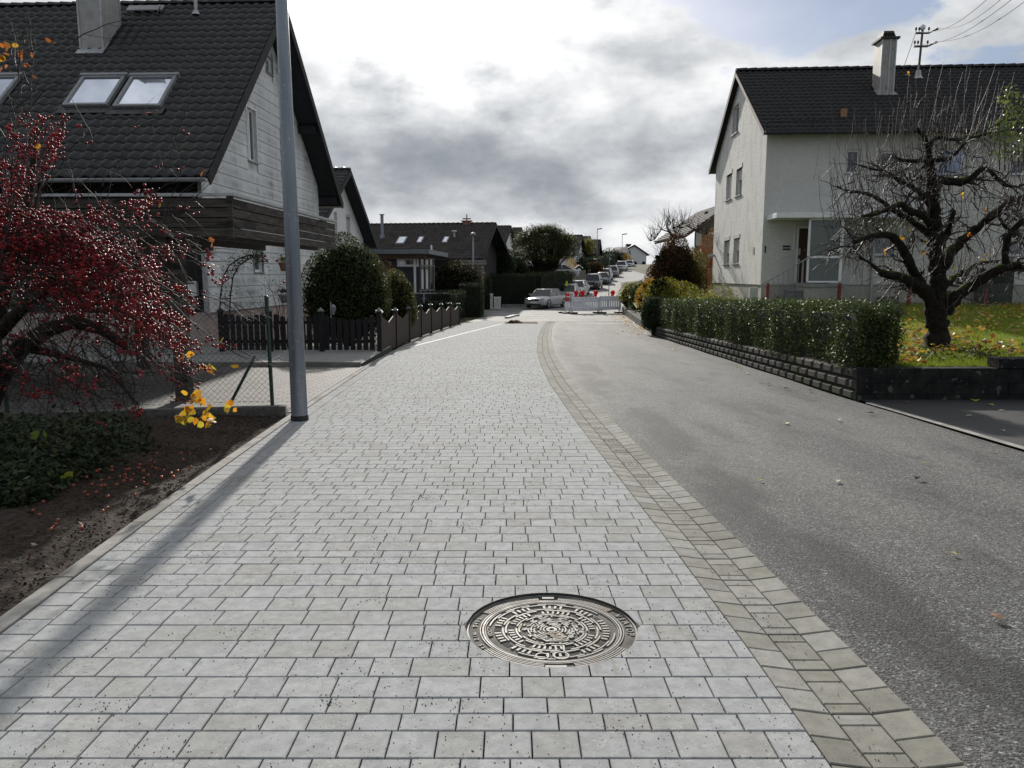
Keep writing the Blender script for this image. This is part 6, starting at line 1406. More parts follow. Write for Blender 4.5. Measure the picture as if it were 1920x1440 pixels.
lamp('taller street lamp with angled head beside the parked cars', 1120, 430, 116); lamp('farther street lamp in front of the white end house', 1167, 440, 152)
# sign post
p = at(1143, 470, 64); t = T('sign_post', 'thin grey post with small bracket behind the barrier', 'sign post', (p.x, 64, G(64))); m = MB(); m.tube([(p.x, 64, G(64)-.1), (p.x, 64, p.z)], .035, 8); m.build('post', M_zinc, t); m = MB(); m.box(p.x, p.x+.15, 63.95, 64.05, p.z-.72, p.z-.6); m.lathe((p.x, 64, p.z), [(.05, 0), (.08, .03), (.03, .1)], 8); m.build('bracket', M_zinc2, t)
# cable cabinets
for (a, b, lab) in (((926, 558), (939, 574.5), 'squat pale utility cabinet beside the trimmed hedge corner'), ((919, 552), (924, 573.5), 'narrow pale utility pillar left of the squat cabinet')):
    A, B = at(*a, 56.5), at(*b, 56.5); t = T('utility_cabinet', lab, 'utility cabinet', ((A.x+B.x)/2, 56.5, G(56.5))); m = MB(); m.box(A.x, B.x, 56.3, 56.7, G(56.5)+.1, A.z); m.build('body', mat('cabinet_beige', (.42, .42, .40), (.5, .5, .48), 3, .6), t, bevel=.02)
    m = MB(); m.box(A.x-.02, B.x+.02, 56.27, 56.73, A.z, A.z+.05); m.build('lid', M_wpaint, t); m = MB(); m.box(A.x-.01, B.x+.01, 56.29, 56.71, G(56.5)-.1, G(56.5)+.1); m.build('base', M_kerb, t)
    m = MB(); c = (A.x+B.x)/2; m.box(c-.03, c+.03, 56.28, 56.3, A.z-.25, A.z-.18); m.build('lock', M_black, t)
# slatted screen, green notice house, small yellow jacket sign
t = T('slat_fence', 'stepped fence panels of horizontal slats beside the parked cars', 'fence', (at(1082, 520, 84).x, 84, G(84)))
for (x0, x1, yt, yb) in ((1066, 1077, 513, 532), (1078, 1084.5, 511, 531), (1085.5, 1092, 508, 529), (1093, 1098, 506.5, 527)):
    A, B = at(x0, yt, 84), at(x1, yb, 84); m = MB(); n = 9
    for i in range(n): z_ = B.z+(A.z-B.z)*i/n; m.obb((A.x, 84, z_), (B.x-A.x, 0, .05), (0, .03, 0), (0, 0, (A.z-B.z)/n*.55))
    m.box(A.x, A.x+.06, 84.03, 84.09, B.z-1, A.z); m.box(B.x-.06, B.x, 84.03, 84.09, B.z-1, A.z); m.build('panel', mat('slat_wood', (.25, .21, .18), (.34, .30, .26), 8), t)
A, B = at(1079, 503, 85), at(1092.5, 512, 85); t = T('notice_board', 'dark green notice board with white gabled top behind the slatted fence', 'notice board', ((A.x+B.x)/2, 85, G(85)))
m = MB(); m.box(A.x, B.x, 85, 85.1, B.z-.8, A.z); m.prism([(A.x, 85, A.z), (B.x, 85, A.z), ((A.x+B.x)/2, 85, A.z+.28)], (0, .1, 0)); m.build('board', mat('board_green', (.01, .028, .022), (.016, .04, .03), 3), t); m = MB(); c = (A.x+B.x)/2
for s in (-1, 1): e = Vector((c+s*(B.x-A.x)*.58, 84.95, A.z-.03)); ap = Vector((c, 84.95, A.z+.32)); m.obb(e, ap-e, (0, .2, 0), (0, 0, .08))
m.build('roof', M_wpaint, t); m = MB(); m.lathe((c, 84.99, (A.z+B.z)/2+.08), [(.17, 0), (.17, .012)], 10, axis=(0, -1, 0)); m.prism([(c-.28, 84.985, (A.z+B.z)/2), (c+.28, 84.985, (A.z+B.z)/2), (c+.14, 84.985, (A.z+B.z)/2+.13), (c-.14, 84.985, (A.z+B.z)/2+.13)], (0, -.01, 0)); m.build('emblem', M_wpaint, t)
A = at(1062.5, 527, 68); m = MB(); m.prism([(A.x-.13, 68, A.z-.42), (A.x+.13, 68, A.z-.42), (A.x+.09, 68, A.z), (A.x-.02, 68, A.z+.02), (A.x-.1, 68, A.z-.2)], (0, .1, 0)); tag(m.build('marker', mat('hi_vis', (.42, .6, .03), (.5, .68, .05), 4)), 'small fluorescent yellow marker standing by the hedge end', 'marker')

# --- barrier
M_bar = mat('barrier_plastic', (.70, .71, .76), (.78, .79, .84), 3, .55); M_redf = mat('red_reflective', (.45, .06, .04), (.55, .09, .06), 4, .4)
M_redl = mat('red_lens', (.55, .012, .012), (.7, .02, .02), 3, .2, trans=.4)
def barrier(label, A, B, zt, zb, end=False):
    A, B = Vector(A), Vector(B); d = (B-A); l = d.length; d.normalize(); n = Vector((d.y, -d.x, 0)); Z = Vector((0, 0, 1)); t = T('barrier_panel', label, 'barrier', ((A.x+B.x)/2, (A.y+B.y)/2, G(A.y)), 'barrier panels closing the road'); H = zt-zb
    P = lambda a, z, e=0: Vector((A.x, A.y, 0))+d*a+n*e+Z*z
    m = MB(); W_ = n*.05
    m.obb(P(0, zt-H*.33), d*l, W_, Z*H*.33); m.obb(P(0, zb+.06), d*l, W_, Z*H*.22); m.obb(P(0, zb), d*.07, W_, Z*H); m.obb(P(l-.07, zb), d*.07, W_, Z*H)
    k = max(3, int(l/.125)); 
    for i in range(k): a = .07+(l-.14)*(i+.25)/k; w = (l-.14)/k*.68; w = w*1.4 if i == k//3 else w; m.obb(P(a, zb+H*.27), d*w, W_*.7, Z*H*.42)
    for i in range(k//2): m.obb(P(.05+(l-.1)*i/(k//2), zt), d*.08, W_, Z*.025)
    p = m.build('panel', M_bar, t)
    m = MB()
    for i in range(int(l/.3)): m.lathe(P(.18+i*.3, zt-H*.14+(.05 if i % 2 else 0), .05), [(.022, 0), (.022, .008)], 8, axis=n)
    if m.v: m.build('bolt', M_gpaint, p)
    for a in (.12, l-.12):
        m = MB(); q = P(a, G(A.y)); m.obb(q-n*.35-d*.2, n*.8, d*.4, Z*.11); m.build('foot', M_black, t, bevel=.02); m = MB(); m.obb(P(a-.03, G(A.y)+.1), d*.06, n*.04, Z*(zb-G(A.y))); m.build('leg', M_bar, t)
    if end: m = MB(); m.obb(P(.04, zt-H*.31, .053), d*(l-.08), n*.008, Z*H*.26); m.build('reflector', M_redf, t)
    return P
YB = 49.6; zt_b, zb_b = at(0, 557, YB).z, at(0, 584, YB).z
a0, a1, a2, a3 = at(1070, 570, 49.0), at(1124, 570, YB), at(1164, 570, YB+.3), at(1060, 570, 50.2)
barrier('long white slotted barrier panel in the middle of the road', (a0.x, 49.0, 0), (a1.x, YB, 0), zt_b, zb_b); barrier('white slotted barrier panel touching the bush on the right', (a1.x+.02, YB, 0), (a2.x, YB+.3, 0), zt_b+.06, zb_b+.05)
barrier('short angled white barrier end panel with red reflector', (a3.x, 50.2, 0), (a0.x-.03, 49.02, 0), zt_b+.03, zb_b, True)
def wlamp(label, px, Y, facing=1):
    q = at(px, 557, Y); z0 = zt_b+.02; t = T('warning_lamp', label, 'warning lamp', (q.x, Y, z0), 'red lamps on the barrier'); m = MB(); m.box(q.x-.09, q.x+.09, Y-.05, Y+.08, z0, z0+.14); m.build('housing', M_redl, t, bevel=.015)
    m = MB(); m.lathe((q.x+.02, Y+.0, z0+.26), [(.04, -.07), (.14, -.05), (.16, 0), (.14, .05), (.04, .07)], 20, axis=(.35*facing, -1, 0)); m.build('lens', M_redl, t, True)
for px, Y, lab in ((1079.7, 49.2, 'red round warning lamp, leftmost of the round lamps on the barrier'), (1091.8, 49.3, 'red warning lamp turned sideways, second round lamp on the barrier'), (1116.4, 49.6, 'red warning lamp near the joint of the two barrier panels'), (1148.3, 49.9, 'red warning lamp on the barrier panel beside the bush')): wlamp(lab, px, Y)
for k, px in enumerate((1061.5, 1065.8)):
    q = at(px, 557, 49.8); m = MB(); m.tube([(q.x, 49.8-k*.3, zt_b), (q.x, 49.8-k*.3, zt_b+.27)], .045, 10); tag(m.build('reflector_tube', M_redl, loc=(q.x, 49.8-k*.3, zt_b)), ['outer red reflector tube on the angled barrier end', 'inner red reflector tube next to the first round lamp'][k], 'reflector')

# --- cars
M_tyre = mat('tyre_rubber', (.012,)*3, (.02,)*3, 20, .85); M_rim = mat('alloy_rim', (.25,)*3, (.35,)*3, 5, .3, metal=.9); M_cgl = mat('car_glass', (.012, .015, .018), (.02, .022, .026), 2, .1, 0, 1, .5)
M_hl = mat('headlamp_glass', (.16, .17, .18), (.25, .26, .28), 12, .1, 0, 1, 1.0, coat=1); M_plate = mat('plate_white', (.6,)*3, (.7,)*3, 4, .5); M_trim = mat('black_trim', (.01,)*3, (.018,)*3, 6, .5)
def paint(n, c, metal=.4): return mat('car_paint_'+n, c, tuple(x*1.08 for x in c), 1, .38, 0, 1, .5, metal=metal, coat=.35)
def make_car(label, x, y, yaw, kind, pm, L_=4.5, W_=1.8, H_=1.46, z=None, pitch=None):
    z = G(y) if z is None else z; sl = (G(y+3)-G(y-1))/4 if pitch is None else pitch
    t = T('parked_car', label, 'car', (x, y, z), 'cars parked along the hill road'); t.rotation_euler = (math.atan(sl), 0, yaw)
    def bl(mb, name, m, parent, smooth=False, bevel=0):
        me = bpy.data.meshes.new(name); me.from_pydata(mb.v, [], mb.f); me.update(); me.materials.append(m); o = bpy.data.objects.new(name, me); S.collection.objects.link(o); o.parent = parent
        if smooth: me.polygons.foreach_set('use_smooth', [True]*len(me.polygons))
        if bevel: b = o.modifiers.new('Bevel', 'BEVEL'); b.width = bevel; b.segments = 2
        return o
    w = W_/2; f = -L_/2; belt = {'sedan': .93, 'estate': .95, 'suv': 1.04, 'hatch': .95}[kind]*H_/{'sedan': 1.46, 'estate': 1.48, 'suv': 1.68, 'hatch': 1.48}[kind]; hood = belt-.10 if kind != 'suv' else belt-.06; deck = belt+.02
    st = [(f, .78, .28, .42, .52), (f+.06, .90, .22, .55, .66), (f+.35, .97, .2, .62, hood-.08), (f+1.0, 1, .2, .68, hood), (f+1.35, 1, .2, .7, belt-.02), (0, 1, .2, .72, belt), (L_/2-1.1, 1, .2, .72, deck), (L_/2-.35, .97, .22, .72, deck-.02 if kind == 'sedan' else deck), (L_/2-.06, .9, .28, .68, deck-.1), (L_/2, .82, .34, .6, deck-.25)]
    m = MB(); K = 11
    for (yy, kw, zb, zm, zt) in st:
        h = w*kw; sec = [(-.0+h*.86, zb), (h*.97, zb+.06), (h, zm*.72), (h, zm), (h*.97, zt-.06), (h*.86, zt)]; sec = sec[::1]; full = sec+[(0, zt+.02)]+[(-a, b) for a, b in sec[::-1]]
        for a, b in full: m.v.append((a, yy, b))
    K = 13
    for i in range(len(st)-1):
        for k in range(K-1): a = i*K+k; m.f.append((a, a+1, a+K+1, a+K))
        a = i*K; m.f.append((a, a+K, a+2*K-1, a+K-1))
    m.f.append(tuple(range(K))[::-1]); m.f.append(tuple((len(st)-1)*K+k for k in range(K)))
    body = bl(m, 'body', pm, t, True); es = body.modifiers.new('Edge', 'EDGE_SPLIT'); es.split_angle = R(40)
    # cabin
    c0, c1, c2, c3 = {'sedan': (f+1.25, f+2.0, L_/2-1.55, L_/2-.75), 'estate': (f+1.2, f+1.9, L_/2-.75, L_/2-.2), 'suv': (f+1.15, f+1.75, L_/2-.75, L_/2-.25), 'hatch': (f+1.1, f+1.75, L_/2-.9, L_/2-.3)}[kind]
    wb, wt = w*.90, w*.70; b0 = belt-.03; m = MB()
    V = [(-wb, c0, b0), (wb, c0, b0), (wb, c3, b0), (-wb, c3, b0), (-wt, c1, H_-.05), (wt, c1, H_-.05), (wt, c2, H_-.04), (-wt, c2, H_-.04)]
    m.add(V, [(0, 1, 5, 4), (1, 2, 6, 5), (2, 3, 7, 6), (3, 0, 4, 7), (4, 5, 6, 7)]); bl(m, 'windows', M_cgl, t)
    m = MB(); ro = [(-wt, c1-.03, H_-.06), (wt, c1-.03, H_-.06), (wt*1.02, (c1+c2)/2, H_-.035), (wt, c2+.05, H_-.06), (-wt, c2+.05, H_-.06), (-wt*1.02, (c1+c2)/2, H_-.035)]
    top = [(a*.88, b+(.08 if b < 0 else -.08), H_-(0 if i in (2, 5) else .015)) for i, (a, b, c) in enumerate(ro)]; m.add(ro+top, [tuple(range(6, 12))]+[(i, (i+1) % 6, 6+(i+1) % 6, 6+i) for i in range(6)])
    for s in (-1, 1):
        for (p, q, r_) in (((s*wb, c0, b0), (s*wt, c1, H_-.05), .035), ((s*wb, c3, b0), (s*wt, c2, H_-.05), .05), ((s*wb*1.0, (c0+c3)/2+.1, b0), (s*wt*1.02, (c1+c2)/2+.1, H_-.05), .03)): m.tube([p, q], r_, 6)
        m.tube([(s*wt, c1, H_-.05), (s*wt, c2, H_-.05)], .035, 6)
        if kind in ('estate', 'suv'): m.tube([(s*wt*.93, c1+.1, H_), (s*wt*.93, c1+.2, H_+.03), (s*wt*.93, c2-.1, H_+.03), (s*wt*.93, c2, H_)], .018, 5)
    bl(m, 'roof', pm, t, True)
    wr = .31 if kind != 'suv' else .35
    for yy in (f+.85, L_/2-.85):
        for s in (-1, 1):
            m = MB(); m.lathe((s*(w-.02), yy, wr), [(wr, -.2), (wr, -.02), (wr*.93, .0), (wr*.66, .005)], 18, axis=(s, 0, 0)); wh = bl(m, 'wheel', M_tyre, t); m = MB(); m.lathe((s*(w-.015), yy, wr), [(wr*.66, 0), (wr*.6, .004), (wr*.2, -.01)], 14, axis=(s, 0, 0)); bl(m, 'rim', M_rim, wh)
            m = MB(); arc_ = []
            for k in range(11): a = math.pi*k/10; arc_.append((s*(w+.002), yy-math.cos(a)*(wr+.05), wr+math.sin(a)*(wr+.05)))
            m.tube(arc_, .035, 4); bl(m, 'wheel_arch', M_trim, wh)
    for s in (-1, 1):
        zc = hood-.16; m = MB(); m.prism([(s*w*.50, f+.10, zc-.05), (s*w*.86, f+.16, zc-.03), (s*w*.90, f+.22, zc+.10), (s*w*.56, f+.14, zc+.07)], (0, -.09, 0)); bl(m, 'headlight', M_hl, t, bevel=.01)
        m = MB(); m.obb((s*w*.96, c0+.22, b0+.04), (s*.22, 0, 0), (0, .1, 0), (0, 0, .13)); bl(m, 'mirror', pm, t, bevel=.02)
        m = MB(); m.obb((s*w*.62, L_/2-.06, deck-.3), (s*w*.25, 0, 0), (0, .06, 0), (0, 0, .16)); bl(m, 'tail_light', M_redl, t)
    m = MB(); zc = hood-.24; m.prism([(-w*.40, f+.02, zc-.02), (w*.40, f+.02, zc-.02), (w*.46, f+.06, zc+.13), (-w*.46, f+.06, zc+.13)], (0, -.04, 0)); bl(m, 'grille', M_trim, t); m = MB(); m.box(-w*.62, w*.62, f-.03, f+.04, .24, .34); bl(m, 'air_intake', M_trim, t)
    m = MB(); m.box(-.26, .26, f-.045, f-.03, .40, .51); bl(m, 'number_plate', M_plate, t)
    m = MB(); m.lathe((0, f-.03, zc+.06), [(.045, 0), (.045, .012)], 12, axis=(0, -1, 0)); bl(m, 'emblem', M_rim, t)
    for s in (-1, 1): m = MB(); m.box(s*w-.006 if s > 0 else -w-.006, s*w+.006 if s > 0 else -w+.006, f+1.2, L_/2-1.0, .52, .56); bl(m, 'side_strip', pm, t)
    return t
SIL = paint('silver', (.36, .37, .385)); GRY = paint('grey', (.16, .17, .18)); BLK = paint('black', (.012, .012, .014), .2); WHT = paint('white', (.62, .63, .64), 0); LSI = paint('light_silver', (.45, .46, .47)); DGR = paint('dark_grey', (.06, .065, .07)); PBL = paint('pale_blue', (.46, .50, .56), .1)
cx = lambda px, Y: at(px, 560, Y).x
YA = lambda Y: -math.atan((RL(Y+4)-RL(Y-4))/8)
make_car('silver sedan parked crosswise at the hedge, nearest of the parked cars', cx(1024, 60.5), 60.6, R(-25), 'sedan', SIL, 4.8, 1.82, 1.46, z=at(1010, 577.5, 59.3).z, pitch=0)
make_car('light silver estate car directly behind the crosswise silver sedan', cx(1064.5, 69), 69.2, R(-12), 'estate', LSI, 4.5, 1.78, 1.50)
make_car('light grey sedan partly hidden behind the red barrier lamps', cx(1083, 77), 77, R(-16), 'sedan', SIL, 4.7, 1.8, 1.52)
make_car('black off-road car parked in the middle of the row', cx(1112, 88), 88, R(-13), 'suv', BLK, 4.6, 1.84, 1.68)
make_car('dark grey sedan tucked behind the black off-road car', cx(1130, 97.5), 97.5, R(-13), 'sedan', DGR, 4.5, 1.78, 1.45)
make_car('silver estate with roof rails behind the dark grey sedan', cx(1134, 105), 105, R(-13), 'estate', SIL, 4.6, 1.8, 1.6)
make_car('grey compact car halfway up the hill below the white off-road car', cx(1147.5, 116), 116, R(-13), 'suv', GRY, 4.3, 1.8, 1.6)
make_car('white off-road car near the top of the hill', cx(1164.5, 137), 137, R(-13), 'suv', WHT, 4.6, 1.86, 1.68)
make_car('small pale car, topmost of the parked row', cx(1179, 161), 161, R(-13), 'hatch', PBL, 4.0, 1.7, 1.5)
make_car('silver car standing above the long conifer hedge near the maple tree', cx(1044, 80), 80, R(-78), 'sedan', SIL, 4.4, 1.78, 1.44, z=at(1045, 522, 80).z, pitch=0)

# ================================================================== SMALL GARDEN THINGS ON THE LEFT
# rose arch in leaf, climbing rose, hanging pots, garden lantern
t = T('rose_arch', 'leafy rose arch in front of the grey cladding', 'rose arch', (at(430, 600, 19.2).x, 19.2, G(19)))
arcp = [(412, 600), (413, 560), (418, 520), (430, 497), (450, 484), (470, 478), (485, 490)]
m = MB(); Q = [at(px, py, 19.2+.03*i) for i, (px, py) in enumerate(arcp)]; m.tube(Q, .018, 6); m.tube([q+Vector((.12, .35, 0)) for q in Q], .018, 6)
for q in Q: m.tube([q, q+Vector((.12, .35, 0))], .012, 5)
m.build('frame', M_dwood, t); P = []
for i in range(len(Q)-1):
    for k in range(150): s = random.random(); q = Q[i].lerp(Q[i+1], s); P.append((q.x+random.gauss(.06, .10), q.y+random.gauss(.15, .15), q.z+random.gauss(0, .09)))
leaves('foliage', P, .05, M_bush, t)
t = T('rose_bush', 'bare climbing rose with a few red blooms beside the lamp mast', 'rose bush', (at(520, 600, 19.0).x, 19.0, G(19)+.1)); m = MB(); rr = random.Random(21); tips = []
for k in range(9):
    p = at(522+rr.uniform(-8, 14), 600, 19.0); grow(m, Vector((p.x, 19.0+rr.uniform(-.1, .1), G(19))), Vector((rr.gauss(-.12, .15), rr.gauss(0, .1), 1)), rr.uniform(1.3, 2.0), .012, 2, rr, .1, .12, 3, tips, 4)
m.build('stems', M_twigd, t); leaves('leaves', [tuple(p+Vector((rr.gauss(0, .06), 0, rr.gauss(0, .06)))) for p, d in tips for _ in range(2)], .04, M_bush, t)
for (px, py) in ((492, 487), (519, 489), (533, 529), (497, 480)): q = at(px, py, 18.9); tag(balls('rose_bloom', [tuple(q)], .035, M_berry, t), None); 
for (px, py, lab) in ((533, 500, 'upper terracotta pot hanging on the cladding behind the lamp mast'), (533, 560, 'lower grey planter pot on the cladding behind the lamp mast')):
    q = at(px, py, 21.5); t = T('flower_pot', lab, 'flower pot', tuple(q)); m = MB(); m.lathe(q-Vector((0, 0, .12)), [(.09, 0), (.15, .2), (.165, .2), (.165, .24)], 14); m.build('pot', mat('terracotta', (.16, .08, .05), (.22, .11, .07), 6) if py < 520 else M_gpaint, t)
    leaves('plant', [tuple(q+Vector((random.gauss(0, .08), random.gauss(0, .08), .15+abs(random.gauss(0, .08))))) for _ in range(150)], .06, M_yel if py < 520 else M_bush, t, up=.5)
p = at(621, 600, 19.5); t = T('garden_lantern', 'slim garden lantern on a pole before the rounded bush', 'garden lantern', (p.x, 19.5, G(19))); m = MB(); m.tube([(p.x, 19.5, G(19)), (p.x, 19.5, at(0, 566, 19.5).z)], .014, 6); m.build('pole', M_zinc2, t); m = MB(); m.lathe((p.x+.06, 19.5, at(0, 590, 19.5).z), [(.03, 0), (.06, .12), (.07, .2), (.02, .26)], 8); m.build('lantern', M_gpaint, t)

# ================================================================== OLD APPLE TREE ON THE LAWN
TY = 13.5
def apple():
    b = at(1757, 652, TY); base = Vector((b.x, TY, lawnz(b.x, TY))); t = T('apple_tree', 'old mossy fruit tree with gnarled limbs and upright shoots on the lawn', 'tree', tuple(base)); rr = random.Random(12); nr = np.random.default_rng(3)
    tr = MB(); tw = MB(); nodes = []
    def limb(pts, rs, depth, mb=tr, n=10):
        """pts px; depth list metres"""
        Q = [at(px, py, TY+dy) for (px, py), dy in zip(pts, depth)]
        # subdivide with knobbly noise
        out, rad = [], []
        for i in range(len(Q)-1):
            k = max(2, int((Q[i+1]-Q[i]).length/.07))
            for j in range(k):
                s = j/k; p0 = Q[max(i-1, 0)]; p1 = Q[i]; p2 = Q[i+1]; p3 = Q[min(i+2, len(Q)-1)]
                q = .5*((2*p1)+(p2-p0)*s+(2*p0-5*p1+4*p2-p3)*s*s+(3*p1-p0-3*p2+p3)*s**3)
                r = (rs[i]+(rs[i+1]-rs[i])*s)*.82; out.append(q+Vector((rr.gauss(0, .1), rr.gauss(0, .1), rr.gauss(0, .1)))*r); rad.append(r*rr.uniform(.82, 1.2))
        out.append(Q[-1]); rad.append(rs[-1]); mb.tube(out, rad, n); nodes.append((out, rad)); return out
    limb([(1757, 662), (1757, 635), (1755, 600), (1756, 575), (1760, 550)], [.32, .235, .205, .22, .19], [0, 0, 0, 0, 0], n=18)
    limb([(1760, 560), (1757, 500), (1754, 450), (1750, 410), (1748, 370), (1746, 330), (1742, 295), (1737, 265), (1718, 240)], [.19, .17, .155, .13, .11, .09, .07, .05, .03], [0, .05, .05, .1, .1, .1, .05, 0, 0], n=14)
    limb([(1752, 578), (1735, 548), (1712, 532), (1690, 520), (1668, 516), (1650, 510)], [.17, .14, .12, .095, .085, .06], [0, -.1, -.25, -.4, -.5, -.55])
    limb([(1652, 512), (1640, 500), (1630, 492), (1612, 482), (1600, 463), (1580, 462), (1560, 470)], [.04, .035, .032, .028, .02, .014, .008], [-.5, -.5, -.45, -.4, -.4, -.4, -.5], n=8)
    limb([(1740, 555), (1722, 525), (1708, 500), (1697, 475), (1682, 452), (1664, 440), (1632, 443), (1600, 454)], [.12, .105, .095, .085, .08, .075, .055, .035], [0, -.15, -.3, -.35, -.4, -.5, -.7, -.9])
    limb([(1770, 585), (1795, 555), (1830, 530), (1860, 512), (1885, 500), (1930, 498)], [.17, .125, .11, .10, .095, .085], [0, -.1, -.15, -.25, -.3, -.3])
    limb([(1888, 500), (1884, 470), (1893, 440), (1915, 415), (1935, 405)], [.08, .07, .06, .055, .05], [-.3, -.3, -.35, -.4, -.4], n=8)
    limb([(1765, 500), (1785, 470), (1808, 447), (1840, 420), (1870, 395), (1895, 380), (1930, 366)], [.14, .12, .10, .09, .085, .08, .07], [0, .15, .2, .25, .3, .3, .3])
    limb([(1752, 352), (1765, 338), (1790, 342), (1820, 335), (1838, 318), (1855, 318)], [.10, .095, .09, .075, .06, .03], [0, -.1, -.2, -.3, -.3, -.3])
    limb([(1750, 320), (1735, 302), (1712, 302), (1690, 300), (1672, 292)], [.05, .045, .04, .03, .02], [0, -.1, -.15, -.2, -.2], n=8)
    limb([(1752, 395), (1735, 375), (1715, 352), (1690, 342), (1667, 325), (1640, 318), (1612, 310)], [.07, .06, .05, .045, .04, .03, .018], [0, .1, .2, .3, .3, .35, .4], n=8)
    limb([(1752, 425), (1730, 405), (1705, 395), (1690, 383), (1665, 392), (1640, 402), (1615, 405)], [.09, .08, .07, .06, .05, .04, .02], [0, -.2, -.3, -.4, -.5, -.6, -.7], n=9)
    limb([(1750, 450), (1728, 428), (1700, 408), (1675, 395), (1650, 375), (1620, 362), (1590, 358), (1570, 350)], [.08, .07, .06, .05, .045, .035, .028, .02], [0, .2, .3, .4, .45, .5, .5, .5], n=8)
    limb([(1765, 540), (1790, 520), (1810, 510), (1835, 495), (1870, 490)], [.09, .07, .06, .05, .03], [.1, .5, .8, 1.0, 1.2], n=8)
    limb([(1755, 470), (1775, 440), (1782, 415), (1790, 395)], [.08, .06, .05, .03], [0, -.3, -.5, -.6], n=8)
    limb([(1740, 280), (1755, 258), (1785, 262), (1820, 258), (1860, 248)], [.05, .045, .04, .03, .015], [0, 0, .1, .1, .2], n=8)
    limb([(1742, 300), (1770, 300), (1790, 290), (1815, 262)], [.04, .035, .03, .02], [0, -.2, -.3, -.3], n=8)
    limb([(1855, 318), (1875, 340), (1895, 350), (1925, 345)], [.045, .04, .03, .02], [-.3, -.35, -.4, -.4], n=8)
    limb([(1870, 400), (1885, 425), (1905, 440), (1930, 450)], [.04, .035, .03, .02], [.3, .2, .1, .1], n=8)
    tk = tr.build('trunk', M_moss, t, True)
    # crooked spur branches off every limb, then upright shoots
    ends = []
    for out, rad in nodes[1:]:
        for i in range(3, len(out), 2):
            if rr.random() < .85:
                q = out[i]; side = -1 if q.x < base.x else 1
                d = Vector((side*rr.uniform(-.3, 1), rr.gauss(0, .7), rr.uniform(-.5, .8))); grow(tw, q, d, rr.uniform(.25, .75), min(.026, rad[i]*.5), 2, rr, -.02, .38, 3, ends, 5, 5, .7)
    # drooping and outward twigs on the left
    for out, rad in nodes[1:]:
        for _ in range(12):
            q = out[rr.randrange(len(out)//3, len(out))]; side = -1 if q.x < base.x else 1
            grow(tw, q, Vector((side*rr.uniform(.1, 1), rr.gauss(0, .5), rr.uniform(-.9, .3))), rr.uniform(.4, .8), .009, 1, rr, -.12, .2, 2, None, 4, 6)
    shoots = []
    for out, rad in nodes[1:]:
        for q in out[len(out)//4:]:
            if rr.random() < .9: shoots.append((q, 1))
    for q, d in ends:
        if rr.random() < .14: shoots.append((q, .9))
    topz = at(0, 330, TY).z
    for q, k in shoots:
        hh = rr.uniform(.25, .75)*k*(1.45 if q.z > topz else 1); dx = rr.gauss(.0, .14)+(.18 if q.x > base.x else -.12); cur = [q]; d = Vector((dx*1.6, rr.gauss(0, .2), .9)).normalized(); n = 8
        for i in range(n): d = (d+Vector((rr.gauss(0, .05), rr.gauss(0, .05), .10))).normalized(); cur.append(cur[-1]+d*hh/n)
        tw.tube(cur, [.0055*(1-.65*i/n) for i in range(n+1)], 4, cap=False)
    for px in list(range(1700, 1870, 9)):      # tall shoots of the top
        q = at(px+rr.uniform(-6, 6), 265+rr.uniform(-12, 20), TY+rr.uniform(-.4, .4)); py = rr.uniform(115, 215); e = at(px+rr.uniform(-8, 26), py, q.y); cur = [q.lerp(e, i/10)+Vector((rr.gauss(0, .006)-.10*math.sin(math.pi*i/10)*(.5-.0), 0, 0)) for i in range(11)]
        tw.tube([q+Vector((-.1, 0, -.12))]+cur, [.0065]+[.0055*(1-.6*i/10) for i in range(11)], 4, cap=False)
    for px in range(1560, 1940, 5):
        yb = 330+70*abs((px-1745)/190)**2+rr.uniform(-40, 60); q = at(px+rr.uniform(-4, 4), yb, TY+rr.uniform(-.7, .7)); l = rr.uniform(60, 150); e = at(px+(px-1745)*.10+rr.uniform(-12, 12), yb-l, q.y); cur = [q.lerp(e, i/8)+Vector((rr.gauss(0, .008)+.05*math.sin(math.pi*i/8)*(-1 if px > 1745 else 1)*-1, 0, 0)) for i in range(9)]
        tw.tube(cur, [.0065*(1-.6*i/8) for i in range(9)], 4, cap=False)
        grow(tw, q, Vector((rr.gauss(0, .8), rr.gauss(0, .5), -.2)), rr.uniform(.3, .6), .011, 3, rr, .06, .35, 3, None, 4, 5)
    tw.build('crown', M_twig, t, True)
    # the last green and yellow leaves
    P = []
    for (x0, x1, y0, y1, k) in ((1868, 1925, 170, 300, 230), (1850, 1920, 225, 300, 120), (1880, 1905, 160, 240, 60)):
        for _ in range(k): P.append(tuple(at(rr.uniform(x0, x1), rr.uniform(y0, y1), TY+rr.gauss(.0, .3))))
    bigleaves('leaves', P, .075, mat('leaf_apple', (.75,)*3, (1.15,)*3, 3, .4, 0, 1, .6, island=[(.05, .085, .02), (.09, .12, .025), (.14, .17, .04), (.05, .07, .02)], trans=.4), t, up=-.2, aspect=.5)
    m = MB()
    for px in (1880, 1893, 1905, 1915, 1870): a, b_ = at(px+4, 320, TY), at(px, rr.uniform(165, 230), TY); m.tube([a, a.lerp(b_, .5)+Vector((.02, 0, 0)), b_], [.012, .008, .004], 5)
    m.build('leafy_shoots', M_twig, t)
    P = [tuple(at(px+rr.gauss(0, 3), py+rr.gauss(0, 3), TY)) for px, py in ((1690, 445), (1705, 428), (1850, 395), (1805, 365), (1706, 143), (1900, 250), (1815, 440), (1788, 412), (1735, 480), (1845, 480), (1740, 452), (1785, 500), (1768, 440), (1660, 470)) for _ in range(3)]
    bigleaves('yellow_leaves', P, .065, M_ora, t)
apple()

